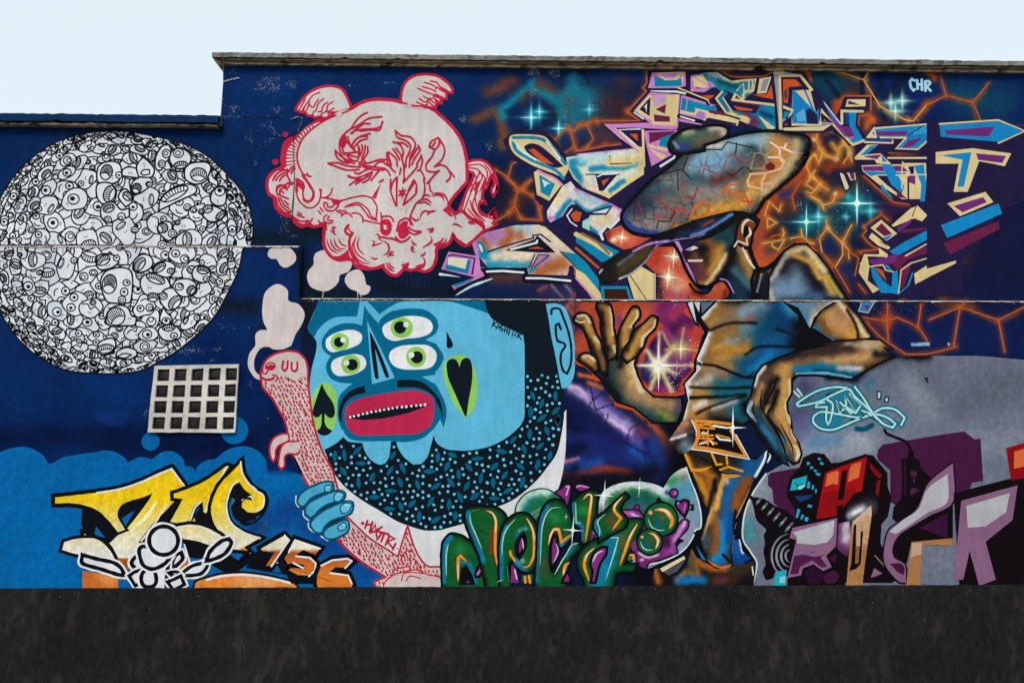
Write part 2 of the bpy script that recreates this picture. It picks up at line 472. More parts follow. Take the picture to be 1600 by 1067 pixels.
zc0 = float(at(700, 93.6, yf)[2]); zc1 = float(at(700, 86.0, yf)[2])
xc0 = float(at(331, 86, yf)[0])
rough_bar('coping', xc0, BX1+.2, yf, BACK+.1, zc0, zc1, 'concrete', amp=.004, seed=3)
rough_bar('soffit_board', XS-.02, BX1, yf+.035, UP_Y-.001, zc0-.012, zc0-.001, 'plaster', amp=.004, seed=4)
rough_bar('soffit_board', XS+.004, BX1, UP_Y-.035, UP_Y+.02, zc0-.05, zc0-.013, 'plaster', amp=.010, seed=5)
# broken wedge of plaster at the free end of the coping
q = [at(332, 91, yf+.02), at(351, 97, UP_Y-.01), at(348.5, 113, UP_Y-.01), at(343, 104, UP_Y-.03)]
q2 = [v+np.array([0, .16, 0]) for v in q]
quad_mesh('plaster_wedge', q+q2, [(0, 1, 2, 3), (7, 6, 5, 4), (0, 4, 5, 1), (1, 5, 6, 2), (2, 6, 7, 3), (3, 7, 4, 0)], 'plaster', bld)
zl0 = float(at(240, 191, yf)[2]); zl1 = float(at(240, 179.3, yf)[2]); xl1 = float(at(341, 186, yf)[0])
rough_bar('coping', BX0, xl1, yf, BACK+.1, zl0, zl1, 'paint', '#0b2f55', amp=.004, seed=6)
rough_bar('soffit_board', BX0, xl1-.03, yf+.05, UP_Y+.02, zl0-.03, zl0-.001, 'plaster', amp=.010, seed=7)
q = [at(337, 183, yf-.004), at(345.5, 181, UP_Y-.03), at(346, 198, UP_Y-.03), at(338.5, 192.5, yf-.004)]
q2 = [v+np.array([0, .1, 0]) for v in q]
quad_mesh('plaster_wedge', q+q2, [(0, 1, 2, 3), (7, 6, 5, 4), (0, 4, 5, 1), (1, 5, 6, 2), (2, 6, 7, 3), (3, 7, 4, 0)], 'kerb', bld)
Z_PL = float(at(800, 917, -.06)[2])
rough_bar('plinth', BX0, BX1, -.06, .02, 0, Z_PL, 'bitumen', amp=.004, seed=9)
# ------------------------------------------------------------------ glass block window
wn = bpy.data.objects.new('window', None); COL.objects.link(wn); wn.parent = bld
wn['label'] = 'square grid window of twenty dark glass blocks in a cream frame'
qc = PT('H 540,115 1242,100 1210,672 483,668'); wloc = at(qc[3][0], qc[3][1], 0); wn.location = wloc
def wpt(u, v):
    return (1-v)*((1-u)*qc[0]+u*qc[1])+v*((1-u)*qc[3]+u*qc[2])
us = [0]; vs_ = [0]
for i in range(5): us += [.045+i*.2015, .045+i*.2015+.142]
for j in range(4): vs_ += [.055+j*.2385, .055+j*.2385+.178]
us.append(1); vs_.append(1)
us[-2] = .985
fy = -.04
V = []; Fc = []; idx = {}
def wv(i, j, back):
    k = (i, j, back)
    if k not in idx:
        p2 = wpt(us[i], vs_[j])+RNG.normal(0, .25, 2); V.append(at(p2[0], p2[1], (0.0 if back else fy))-wloc); idx[k] = len(V)-1
        if not back: idx[(i, j, True)] = len(V); V.append(at(p2[0], p2[1], fy)-wloc+np.array([0, -fy, 0]))
    return idx[k]
for i in range(len(us)-1):
    for j in range(len(vs_)-1):
        hole = i % 2 == 1 and j % 2 == 1
        a = [wv(i, j, False), wv(i+1, j, False), wv(i+1, j+1, False), wv(i, j+1, False)]
        ab = [k+1 for k in a]
        if not hole: Fc.append(tuple(a[::-1]))
        for e, (di, dj) in enumerate(((0, -1), (1, 0), (0, 1), (-1, 0))):
            ni, nj = i+di, j+dj
            out = not (0 <= ni < len(us)-1 and 0 <= nj < len(vs_)-1)
            nh = (not out) and ni % 2 == 1 and nj % 2 == 1
            if (out and not hole) or (nh and not hole):
                e2 = (e+1) % 4; Fc.append((a[e], a[e2], ab[e2], ab[e]))
quad_mesh('lattice', V, Fc, 'lattice', wn)
pr = np.random.default_rng(5)
for j in range(4):
    for i in range(5):
        c4 = [wpt(us[1+2*i], vs_[1+2*j]), wpt(us[2+2*i], vs_[1+2*j]), wpt(us[2+2*i], vs_[2+2*j]), wpt(us[1+2*i], vs_[2+2*j])]
        V = []; Fc = []; n = 6
        tl = pr.normal(0, .004, 2)
        for b in range(n):
            for a_ in range(n):
                u, v = a_/(n-1), b/(n-1)
                p2 = (1-v)*((1-u)*c4[0]+u*c4[1])+v*((1-u)*c4[3]+u*c4[2])
                edge = min(u, v, 1-u, 1-v)
                y = -.002-.010*math.sin(min(edge*5, 1)*math.pi/2)+(u-.5)*tl[0]+(v-.5)*tl[1]+pr.normal(0, .0008)
                V.append(at(p2[0], p2[1], fy)-wloc+np.array([0, -fy+y, 0]))
        for b in range(n-1):
            for a_ in range(n-1): Fc.append((b*n+a_, (b+1)*n+a_, (b+1)*n+a_+1, b*n+a_+1))
        o = quad_mesh('pane', V, Fc, 'glass', wn)
        for pl in o.data.polygons: pl.use_smooth = True

# ------------------------------------------------------------------ sprayed ground coat of the wall
BG = [
 # tonal drift of the navy coat
 ('#00306e', 90, .9, 'p 400,140 480,120 / 620,120 680,130', .5), ('#0a1730', 60, .9, 'p 700,300 720,400 760,440 / 560,440 640,440 700,455', .9),
 ('#04183f', 60, .9, 'p 180,690 300,700 420,680', .9), ('#001138', 40, .8, 'p -40,690 120,680 250,690 380,700', .8),
 ('#0b1622', 26, .7, 'p 395,375 430,372 468,378 / 455,352 505,368 540,400 / 470,400 480,440 / 600,445 680,455 / 485,455 560,462 / 345,478 392,480 / 640,440 700,400 / 410,520 440,560 / 476,480 490,520', .85),
 ('#001a4c', 50, .9, 'p 420,560 440,650 460,720 / 330,540 380,600', .8), ('#06255e', 60, .9, 'p 240,400 420,420', .3),
 ('#0a2d70', 14, .6, 'p 155,648 195,648 / 160,655 190,660', .7), ('#01316f', 40, .9, 'p 150,600 210,620', .5),
 ('#0d2a66', 2.5, .5, 'E 110,770 110,880 / 150,770 150,880 / 190,770 190,900 / 230,780 230,900 / 265,780 265,900 / 300,800 300,900 / 340,800 340,910 / 380,800 380,910', .6),
 # cosmic area, broad
 ('#14163a', 170, .6, 'p 1330,330 1450,340 1560,360', .75), ('#0a3550', 90, .8, 'p 930,150 985,140', .8), ('#0a4658', 70, .8, 'p 1290,130 1330,160', .8),
 ('#0b2462', 80, .8, 'p 1380,130 1440,150 1560,140', .7), ('#07434e', 80, .9, 'p 1330,320 1270,345', .75), ('#101335', 90, .8, 'p 1290,400 1320,450'),
 ('#17123c', 60, .8, 'p 1230,300 1200,330 / 1300,260 1290,300', .8), ('#0d1d55', 120, .7, 'p 1370,510 1450,515 1560,515', .9),
 ('#0b1020', 60, .8, 'p 770,290 800,330 780,390', .9), ('#10184a', 70, .8, 'p 900,640 950,690 1000,730', .8),
 ('#5a1a4a', 26, .9, 'e 430,200 500,200 540,190', .8), ('#a03a34', 10, .8, 'e 430,210 440,240 470,250', .7),
 ('#15163a', 190, .8, 'p 930,180 1080,140 1300,190 1420,300 1560,330', .7), ('#121434', 120, .8, 'p 800,330 830,430 960,440 / 1300,420 1450,440 1580,440', .7),
 ('#4e2a20', 34, .9, 'p 1250,225 1300,245 / 1228,330 1240,300 / 1320,430 1290,385 / 1370,190 1385,215 / 1420,445 1440,430 / 960,200 985,215 / 975,120 / 800,335 815,300 / 1335,145 / 1290,300 1335,290 / 1480,220 1540,250 / 1500,400', .75),
 ('#8a4420', 16, .9, 'p 1262,262 1285,300 / 1300,345 / 1325,440 1310,410 / 1352,180 / 940,210 / 805,318 / 1392,235 1420,240 / 1470,470 1520,478 / 1490,260', .6),
 ('#0b4f5c', 50, .9, 'p 1325,315 / 1275,345 1300,355 / 1300,130 / 1560,160 1500,150', .6),
 # brown and teal clouds of the left edge
 ('#7a3c24', 20, .9, 'X 440,240 540,195 640,150', .75), ('#8a4a26', 16, .9, 'X 320,470 430,415 500,400 545,480 575,580 560,690', .75),
 ('#7a4224', 18, .9, 'X 870,160 960,250 / 720,280 800,230', .7), ('#6a4028', 30, .9, 'X 1060,350 1110,280 1190,290 / 1100,400', .8),
 ('#0d86a0', 12, .9, 'X 810,160 540,390 570,450', .85), ('#0b7f9a', 12, .9, 'X 820,210 1010,320 1040,480', .85), ('#0b7088', 18, .9, 'X 1160,80 1160,190 1280,290 / 1030,310 1150,200', .7),
 ('#0a6a80', 46, .95, 'X 1180,420 1270,380 1150,500', .7), ('#081a30', 14, .8, 'X 980,380 1000,480', .8), ('#0e7f98', 40, .95, 'Z 110,420 150,540 30,600', .8),
 ('#0a1b38', 5, .7, 'X 1055,200 1060,110 1140,60 1230,80 1280,170', .8),
 ('#4a2622', 40, .9, 'Z 420,520 300,480', .8), ('#9a4a20', 26, .9, 'Z 300,760 280,830', .8), ('#232046', 60, .8, 'Z 380,740 200,720 60,840', .7), ('#0d2c6a', 30, .8, 'Z 250,140 450,110 620,140', .8),
 ('#c8551e', 12, .9, 'Z 190,625 205,630 / 505,535', .8),
 # cracks glowing orange
 ('#a34a22', 3.41, .55, 'X 500,880 600,945 700,1055 / 690,810 640,835 610,940 / 740,1040 800,970'),
 ('#b8512a', 3.41, .5, 'X 900,575 990,640 1070,560 1110,540 1160,560 1200,505 1280,510 / 990,640 1060,755 1160,690 1130,570 / 1160,690 1200,740 1270,700 / 1110,510 1120,560'),
 ('#b4522a', 3.1, .55, 'Y 600,0 700,85 805,135 850,190 905,200 870,250 / 690,95 660,215 720,330 890,345 870,250 / 660,225 620,280 500,355 / 850,190 880,330 / 700,85 760,30 800,10'),
 ('#d0622c', 8, .8, 'Y 690,90 740,85 / 620,278 / 715,325 / 805,132', .8),
 ('#7a3a1c', 24, .8, 'Y 500,830 640,825 740,835', .8), ('#0a2150', 30, .8, 'Y 300,900 560,920 700,900', .7), ('#3a2a5a', 30, .9, 'Y 940,930 1150,940', .8),
 ('#a8988e', 4, .7, 'Y 970,880 1060,985 / 1080,880 1140,950', .7), ('#a04a40', 5, .7, 'Y 860,930 930,890 / 1130,980 1200,950', .8),
 ('#b4501e', 3.1, .6, 'Z 710,125 880,105 / 690,120 695,250 655,300 690,335 500,535 625,622 200,625 40,670 / 40,660 110,670 170,800 80,912 0,920 / 280,870 440,852 / 80,912 280,870'),
 ('#b04d1c', 3.1, .6, 'a 0,112 120,100 250,102 480,108 / 150,120 280,190 600,186 660,150 / 1000,120 1050,220'), ('#d0601e', 12, .8, 'a 225,100 / 1005,125 / 1320,450 1310,520', .8),
 ('#a8642a', 3.72, .7, 'a 1265,85 1310,130 1380,165'),
 ('#b9772c', 3.72, .55, 'b 100,55 150,110 370,188 440,70 / 370,188 510,410 730,525 790,525 900,390'), ('#d09a4a', 8, .8, 'b 150,108 / 372,185 / 512,410 / 750,525', .8),
 ('#c0521e', 10, .7, 'b 760,48 840,90 900,115 960,170'), ('#a04a24', 10, .8, 'b 800,520 860,440 920,380'),
 ('#93411c', 3.1, .6, 'b 160,380 210,322 430,322 430,440 / 330,490 325,600 380,660 / 330,490 420,480 / 560,790 840,790 890,730'),
 ('#d25a20', 12, .7, 'b 430,515 400,550 395,580 / 440,535 / 580,745 / 545,785 / 655,700 630,740', .9), ('#c0481a', 14, .7, 'b 160,390 155,470'),
 ('#081a33', 8, .6, 'b 460,130 520,160 510,260 450,340 / 665,80 690,110 560,340 / 750,110 640,340 / 360,90 355,300 / 60,200 160,320 / 510,440 550,510', .9),
 # webs right of the cap
 ('#b0471c', 26, .8, 'd 450,560 500,430 600,330 740,220 800,130', .9), ('#b84e2c', 40, .8, 'd 470,620 470,720 480,790', .95), ('#b0501e', 12, .7, 'd 470,830 560,780 640,720 760,660 830,665', .9),
 ('#1c2468', 16, .8, 'd 640,330 700,320', .8), ('#9a4a1c', 3.72, .7, 'd 760,240 700,340 720,430 / 560,620 640,600'), ('#4a2016', 24, .9, 'd 570,610', .8), ('#7a3a1a', 8, .7, 'a 1180,745 1260,700 1380,800'), ('#b0501e', 12, .8, 'a 1030,780 1100,805 / 1110,830 1100,760', .9),
 ('#d98a2e', 3, .35, 'a 1110,760 1110,840 1160,940 1290,1000 1320,940 1300,900 1265,850 / 1080,950 970,1060 / 1090,950 1110,1010 / 1160,940 1120,1050 / 1320,905 1380,820'),
 ('#d98a2e', 3, .35, 'd 510,475 542,380 610,445 625,400 / 530,490 595,525 530,560 528,490 / 635,570 645,600 632,625 / 500,670 650,640 605,715 565,690 560,655 / 690,635 770,620 820,665 850,670 / 765,570 770,620 / 800,130 850,50 889,110 / 800,130 830,200 865,160 / 805,250 830,205 889,250 860,300 805,265 / 830,340 889,370'),
 ('#e09a3a', 4, .5, 'b 110,600 / 115,720 160,800 140,850 60,820 0,760 / 165,770 210,710 255,800 200,885 / 210,710 250,750 270,870 / 0,880 30,800'), ('#f0e0c8', 6, .8, 'b 140,852 / 252,800 / 215,712 / a 1080,810 / 1300,1003 / d 835,205 / 885,285'),
 ('#8a3a18', 14, .8, 'b 0,880 60,930 / 100,900 260,880', .8),
 ('#d8862e', 4, .5, 'e 0,60 40,20 80,70 30,120 0,110 / 80,70 125,100 / 20,135 85,170 100,210 / 90,190 150,170 175,120 / 80,370 120,320 205,405 260,300 / 205,405 240,440 245,495 / 205,405 210,470 165,545 90,460 75,380 / 115,270 118,320'),
 ('#c05a20', 14, .85, 'e 160,150 200,115 / 200,400 / 160,540 / 75,65', .85), ('#f6dcb0', 5, .8, 'e 75,68 / 205,405 / 122,322 / 168,122 / 332,312'),
 ('#a8441a', 4.34, .7, 'e 90,460 165,545 250,690 / 240,450 300,490 280,590 / 0,410 60,450 / 300,640 340,690', .9), ('#0f1f5c', 30, .8, 'e 260,600 230,560 / 130,430', .8),
 ('#b04a1c', 3.1, .6, 'e 330,20 500,170 590,182 / 470,275 430,240 330,310 345,332 320,360 370,415 420,440 300,455 320,470'), ('#b04a20', 12, .8, 'e 620,680 / 560,715', .7),
 # below the ledge, right
 ('#b8481e', 24, .8, 'e 465,850', .95), ('#b0451e', 3.72, .6, 'e 330,830 380,840 465,850 520,832 640,890 695,965 / 465,850 468,755 / 465,850 470,965 / 640,890 660,755 / 350,860 420,940 570,1042 700,1040 860,1000'), ('#a0c8e0', 4, .4, 'e 610,990 700,983 / 820,985'),
 # nebula left of the walking figure
 ('#3a2a5a', 40, .8, 'V 130,120 230,200 150,400', .9), ('#b05a48', 6, .7, 'V 90,160 180,50 230,130 / 150,110 250,220', .8), ('#a0482c', 30, .8, 'V 250,150 260,400', .8), ('#c0a0c0', 12, .8, 'V 215,430 260,470', .8),
 ('#1a2468', 40, .8, 'p 885,680 930,695 985,718 1020,730'), ('#0a1030', 22, .8, 'p 884,650 900,668'), ('#5a4c9c', 22, .8, 'p 925,612 960,650 1000,690'), ('#9a88c2', 15, .8, 'p 895,607 925,628 950,646 985,668'), ('#cdb0dc', 7, .8, 'p 890,603 904,606 914,618 / 948,652 966,664 984,676'),
 ('#b8552e', 10, .7, 'p 958,620 1000,646 1040,684 1052,702'), ('#c4602e', 6, .7, 'p 920,598 940,606 / 905,585 925,590'), ('#6a3258', 14, .8, 'p 1000,672 1030,702'), ('#1c4ca4', 18, .8, 'p 990,705 1010,722 / 900,727 935,724'), ('#b0382e', 8, .8, 'p 880,720 915,735 945,732 985,738'), ('#071a5a', 14, .8, 'p 1010,690 1025,715'),
 ('#1b1440', 2.6, .4, 'p 917,643 926,625 950,612 / 922,604 931,640 / 931,640 960,632 988,642 / 950,646 944,674 / 960,632 968,610 / 985,668 1010,660 1032,670 / 985,668 978,692 1006,706 1028,700 / 1010,660 1002,640 / 944,674 978,692 / 1006,706 1010,726'),
 ('#8a3a2c', 10, .8, 'Q 130,60 300,20 560,40 640,80', .9), ('#15489a', 16, .8, 'Q 60,20 200,5 / 760,20', .8),
 ('#a83a30', 12, .8, 'O 960,470 1010,540 1100,580 1174,530', .9), ('#123a8a', 16, .8, 'O 1080,480 1170,440', .9), ('#d080a0', 5, .8, 'O 1010,440 1140,400', .8), ('#081030', 14, .8, 'O 1110,490 / 1060,330 1174,310', .8),
 ('#c05a2a', 12, .7, 'R 0,380 60,460 110,560', .9), ('#1b3f90', 24, .8, 'R 20,560 60,680 20,760', .9), ('#4a2a6a', 16, .8, 'R 150,640 230,660', .9), ('#0a6aa8', 14, .8, 'O 900,600 960,590', .8),
 ('#09090f', 40, .7, 'p 1056,650 1062,720 1075,800 1085,860 / 1205,760 1180,820 1170,900 / 1000,900 1100,905', .95), ('#0b0e16', 30, .7, 'p 1180,480 1260,500 1290,520 / 1000,470', .9),
 ('#0c0c14', 26, .8, 'p 880,750 960,752 1020,735', .9),
 # outside the old frame: the coat just goes on
 ('#0c1230', 60, .9, 'p 1480,230 1560,300 / 1480,640 1600,700', .6), ('#b4501e', 3.2, .6, 'p 1448,165 1478,150 1520,160 1545,130 / 1520,160 1535,195 1600,200 / 1478,150 1470,120 / 1452,500 1500,480 1560,500 1600,480 / 1500,480 1510,470 / 1500,480 1490,540 / 1560,500 1570,550'),
]
WEBC = {'#a34a22', '#b8512a', '#b4522a', '#b4501e', '#b04d1c', '#93411c', '#a8441a', '#b04a1c', '#b0451e', '#9a4a1c', '#b9772c', '#a8642a', '#d98a2e', '#e09a3a', '#d8862e'}
WEBL = [st for st in BG if st[0] in WEBC]
BG = [(st[0], st[1]*2.2+1.5, .8, st[3], .55) if st[0] in WEBC else st for st in BG]
GLOW = [('#35d0d8', 1, (830, 184, 24)), ('#35c0d8', 1, (873, 201, 16)), ('#38c8d8', 1, (843, 175, 16)), ('#40b8c8', 1, (921, 172, 14)), ('#30c8d0', 1, (1339, 318, 34)), ('#48c8d0', 1, (1360, 330, 18)),
        ('#40d0d8', 1, (1279, 339, 18)), ('#20b8b8', 1, (1260, 347, 30)), ('#a0e8d8', 1, (1392, 161, 16)), ('#a0e8d8', 1, (1410, 158, 18)), ('#90e0d0', 1, (1399, 174, 20)), ('#30a0b0', 1, (1325, 308, 10)), ('#50c0c8', 1, (1322, 339, 8))]
def ground_coat(name, cols_fn, base, dep, g=2.4):
    xs, tops, bots, Y = cols_fn
    nr = int(np.max(bots-tops)/g)+2
    t = np.linspace(0, 1, nr)
    X = np.repeat(xs[None], nr, 0); Yp = tops[None]+(bots-tops)[None]*t[:, None]
    v = np.stack([X.ravel(), Yp.ravel()], 1); c = np.tile(hx(base), (len(v), 1))
    spray(v, c, BG)
    for col, op, (x, y, r) in GLOW:
        d = np.hypot(v[:, 0]-x, v[:, 1]-y); a = np.exp(-(d/(r*.42))**2)*.75
        c += (hx(col)-c)*a[:, None]
        for dx, dy in ((1, 0), (0, 1)):
            al = np.exp(-(((v[:, 0]-x)*dx+(v[:, 1]-y)*dy)/(r*.9))**2-(((v[:, 0]-x)*dy+(v[:, 1]-y)*dx)/2.4)**2)*.8
            c += (hx(col)-c)*al[:, None]
    n = len(xs); i = np.arange(nr-1)[:, None]*n+np.arange(n-1)[None]; i = i.ravel()
    T = np.stack([i, i+n, i+n+1, i+1], 1)
    return raw_mesh(name, at(v[:, 0], v[:, 1], Y-dep), T, c, bld)
xa = np.arange(348.5, 1700, 2.4)
ground_coat('paint_coat', (xa, 98+(xa-348)*.0095, ledge(np.maximum(xa, 471)) - .2, UP_Y), '#002557', 3e-4)
xb = np.arange(-90, 345, 4.0)
ground_coat('paint_coat', (xb, np.full(len(xb), 200.5), np.full(len(xb), 383.8), UP_Y), '#002455', 3e-4, 4)
xb2 = np.append(np.arange(344, 470, 3.5), 470.0)
ground_coat('paint_coat', (np.array([344.2, 348.4]), np.array([200.5, 200.5]), np.array([384., 384.]), UP_Y), '#002455', 3.5e-4, 4)
xd = np.append(np.arange(-90, 469, 3.0), 469.3)
ground_coat('paint_coat', (xd, np.full(len(xd), 384.6), np.full(len(xd), 990.0), 0), '#02265c', 3e-4, 3)
xe = np.arange(469.6, 1700, 2.4)
ground_coat('paint_coat', (xe, ledge(np.maximum(xe, 471))+.6, np.full(len(xe), 990.0), 0), '#0a1738', 3e-4)
ST.z = 1e-3
# little painted stars, each a part of the night sky motif
fig('star_sparkles', 'sprayed turquoise star sparkles on the dark starry ground around the cap', 'mural', (1300, 460), 8e-4)
for x, y, r in ((830, 184, 17), (843, 175, 9), (873, 201, 12), (921, 172, 6), (1339, 318, 30), (1360, 330, 5), (1279, 339, 8), (1260, 347, 24), (1392, 161, 10), (1410, 158, 12), (1399, 174, 12), (1278, 335, 5)):
    part('star'); star(x, y, r, '#d8fbf6', v=1.15, thin=.07)
part('crack_web')
for st in WEBL:
    gold = st[0] in ('#d98a2e', '#e09a3a', '#d8862e', '#b9772c')
    for p_ in PTS(st[3]):
        if len(p_) > 1: Ln('#e09a44' if gold else '#b65a2c', 1.9 if gold else 2.1, smooth(p_, False, 30), 0)
o = done(); o['kind'] = 'stuff'
part('star_dust')
r5 = np.random.default_rng(11)
for cx, cy, s, n in ((1339, 318, 26, 26), (1270, 345, 22, 22), (1250, 318, 8, 16), (1400, 165, 16, 18), (1420, 200, 16, 14), (925, 168, 10, 14), (1310, 340, 20, 14), (880, 180, 16, 10)):
    for _ in range(n):
        q = r5.normal(0, s*.6, 2); El('#a8dce0', (cx+q[0], cy+q[1]), r5.uniform(.25, .75), n=6)
done()

RED = '#c41f42'; PALE = '#cfc8c6'; INK = '#10151d'
# ------------------------------------------------------------------ doodle disc
fig('doodle_disc', 'big white disc packed with black line doodle faces beside the navy wall end', 'mural', (190, 583), 2e-3)
DISC = PT('p -18,390 -8,330 22,275 70,232 120,211 F 170,25 340,32 540,70 760,125 960,220 1100,340 1230,480 1310,600 1360,800 1345,975 G 1165,40 1130,200 1050,370 970,520 870,640 760,740 640,830 520,900 400,960 250,985 50,985 p 100,577 50,550 10,505 -12,450')
part('white_ground'); F('#dde1e8', DISC)
Ln('#0d1b28', 2.2, DISC, 1, 1); done()
rd = np.random.default_rng(3); EPS = 1e-5
def dline(p, w, cl=0, col=INK):
    p = smooth(np.asarray(p), bool(cl)); r = ribbon(p, w, bool(cl))
    if r is not None: ST.soup.append((r[0], r[1], hx(col), ST.z))
def dfill(p, col='#dfe3ea'):
    v, t = tri_poly(np.asarray(p));
    if len(t): ST.soup.append((v, t, hx(col), ST.z))
def ring(c, r, r2, rot, ink=.45):
    q = disc(c, r, r*rd.uniform(.8, 1.05), rot, 14); dfill(q); step(); dline(q, 2.1, 1)
    o = np.array(c)+rd.normal(0, r*.12, 2)
    if rd.random() < ink: dline(disc(o, r2, r2*.9, 0, 10), 1.7, 1)
    else: dfill(disc(o, r2*.85, r2*.75, 0, 10), INK)
def brushmouth(c, rx, ry, rot, n=7):
    q = disc(c, rx, ry, rot, 22); dfill(q); step(); dline(q, 2.3, 1)
    cr, sr = math.cos(rot), math.sin(rot); Mx = np.array([[cr, sr], [-sr, cr]])
    dline(np.array(c)+np.stack([np.linspace(-rx*.9, rx*.9, 9), ry*.25*np.ones(9)-ry*.35*np.cos(np.linspace(-1.5, 1.5, 9))+ry*.2], 1)@Mx, 1.8)
    for k in np.linspace(-.78, .78, n):
        t = -math.sqrt(1-k*k)*ry; b = ry*.45-ry*.35*math.cos(k*1.6)
        dline(np.array(c)+np.array([[k*rx, t], [k*rx*.8, b]])@Mx, 1.7)
def dots(c, s, rot):
    for q in (-1, 1): dfill(disc(np.array(c)+np.array([math.cos(rot), math.sin(rot)])*q*s, 1.15, 1.15, 0, 8), INK)
def blob(c, rx, ry, rot):
    n = rd.integers(7, 10); a = np.linspace(0, 2*np.pi, n, endpoint=False)+rd.uniform(0, 1)
    k = 1+rd.uniform(-.2, .16, n); q = np.stack([np.cos(a)*rx*k, np.sin(a)*ry*k], 1)
    cr, sr = math.cos(rot), math.sin(rot)
    return smooth(np.array(c)+q@np.array([[cr, sr], [-sr, cr]]), True)
cen = np.array([190., 393.])
pts = []
dp = smooth(DISC, True)
cand = np.stack([rd.uniform(-20, 398, 9000), rd.uniform(204, 586, 9000)], 1)
cand = cand[inside(cand, dp)]
for q in cand:
    rel = (q-cen)/np.array([207., 192.]); rr = np.hypot(*rel)
    size = 14.2*math.sqrt(max(.05, 1-min(rr, .985)**2))**.8+3.0
    if abs(q[1]-384) < 4: continue
    if all(np.hypot(*(q-w_[0])) > (size+w_[1])*.66 for w_ in pts): pts.append((q, size, rel, rr))
def clip_disc():
    keep = []
    for v, t, col, z in ST.soup:
        t = np.asarray(t); ok = inside(np.asarray(v), dp); t = t[ok[t].all(1)] if len(t) else t
        if len(t): keep.append((v, t, col, z))
    ST.soup = keep
lev = []; zd = ST.z
for q, size, rel, rr in pts:
    near_ = [l_ for q2, s2, l_ in lev if np.hypot(*(q-q2)) < 1.75*(size+s2)]
    lv = 1+max(near_, default=0); lev.append((q, size, lv)); ST.z = zd+lv*7*EPS
    fo = max(.45, math.sqrt(max(.05, 1-rr*rr))); ang = math.atan2(rel[1], rel[0])
    s = size*rd.uniform(1.05, 1.35)
    rot = ang+math.pi/2 if rr > .7 else rd.uniform(0, 6.28)
    rx, ry = (s*1.05, s*max(.6, fo)*.95) if rr > .7 else (s*1.1, s*.85)
    part('doodle_face')
    bq = blob(q, rx, ry, rot)
    near = q[1] < 384
    bq[:, 1] = np.minimum(bq[:, 1], 383.4) if near else np.maximum(bq[:, 1], 385.4)
    for _k in range(12):
        outm = ~inside(bq, dp)
        if not outm.any(): break
        bq[outm] = q+(bq[outm]-q)*.86
    step(); dfill(bq, '#dfe3ea' if rd.random() < .92 else '#ced5e0'); step(); dline(bq, 2.2 if s > 8 else 1.8, 1); step()
    k = rd.random(); ori = rd.uniform(0, 6.28); e = np.array([math.cos(ori), math.sin(ori)]); e2 = np.array([-e[1], e[0]])
    if s < 6:
        ring(q, s*.42, s*.2, 0) if k < .6 else dline([q-e*s*.4, q+e2*s*.25, q+e*s*.4], 1.7)
    elif k < .30:
        brushmouth(q+e2*s*.15, s*.58, s*.36, ori, 6); step(); dots(q-e2*s*.5, 1.7, ori)
    elif k < .52:
        ring(q-e*s*.42-e2*s*.2, s*.33, s*.17, 0); ring(q+e*s*.38-e2*s*.25, s*.31, s*.16, 0); dline([q-e*s*.3+e2*s*.45, q+e2*s*.58, q+e*s*.35+e2*s*.4], 1.9)
    elif k < .70:
        ring(q+e*s*.1, s*.44, s*.24, 0); dots(q-e2*s*.62, 1.6, ori)
    elif k < .85:
        dots(q-e2*s*.15, 1.8, ori); m_ = disc(q+e2*s*.42, s*.42, s*.18, ori, 14); dline(m_, 2, 1); dline([m_[0], q+e2*s*.36, m_[7]], 1.1)
        ring(q-e*s*.6-e2*s*.45, s*.27, s*.13, 0)
    else:
        dline([q-e*s*.8, q-e*s*.3+e2*s*.25, q+e2*s*-.15, q+e*s*.4+e2*s*.2, q+e*s*.85], 2); ring(q+e2*s*.5, s*.26, s*.13, 0); dots(q-e2*s*.45, 1.6, ori)
    clip_disc()
# the larger faces one can pick out
ST.z = zd+(max(k_[2] for k_ in lev)+1)*7*EPS
def big(px, shape, *feat):
    part('doodle_face'); p_ = smooth(PT(px+' '+shape), True); step(); dfill(p_); step(); dline(p_, 2.7, 1); step()
    for f in feat:
        if f[0] == 'm': brushmouth(PT(px+' '+f[1])[0], f[2], f[3], R_(f[4]), f[5])
        if f[0] == 'r': ring(PT(px+' '+f[1])[0], f[2], f[3], 0)
        if f[0] == 'd': dots(PT(px+' '+f[1])[0], 1.9, R_(f[2]))
        if f[0] == 'l': dline(PT(px+' '+f[1]), 2.3)
    clip_disc()
big('F', '575,690 590,600 650,530 740,480 840,470 890,500 880,545 740,610 640,660', ('m', '710,550', 23, 8, -27, 8), ('d', '710,625', -20))
big('F', '790,400 800,330 850,295 960,285 1010,320 990,400 960,450 880,470 810,440', ('m', '908,390', 12.5, 10.5, 5, 7))
big('F', '665,240 690,190 760,170 830,210 845,270 800,330 730,340 680,300', ('m', '760,310', 10.5, 5.5, -8, 6), ('r', '740,210', 8, 4))
big('F', '545,300 560,220 610,150 660,140 680,190 660,260 620,300 600,350 560,350', ('r', '640,215', 6.5, 3.2), ('r', '600,300', 5.5, 2.8))
big('F', '60,420 70,330 120,290 200,280 255,310 265,390 230,450 150,470 80,460', ('m', '140,370', 9, 12, 20, 7), ('d', '190,410', 90), ('r', '245,395', 5, 2.5))
big('F', '60,570 60,480 110,455 180,465 220,520 210,600 160,630 100,630', ('m', '165,550', 13, 9, -70, 7))
big('F', '100,750 95,670 130,630 200,620 260,680 330,670 325,740 240,760 160,790', ('m', '160,670', 9, 6, -20, 6), ('r', '150,765', 6, 3), ('r', '265,740', 6, 3))
big('F', '345,510 360,450 420,410 500,415 530,450 500,490 430,540 380,560', ('m', '392,505', 7, 8, 20, 6), ('r', '495,470', 5, 2.4))
big('F', '270,400 275,350 330,325 410,345 405,420 340,410', ('d', '340,378', 5))
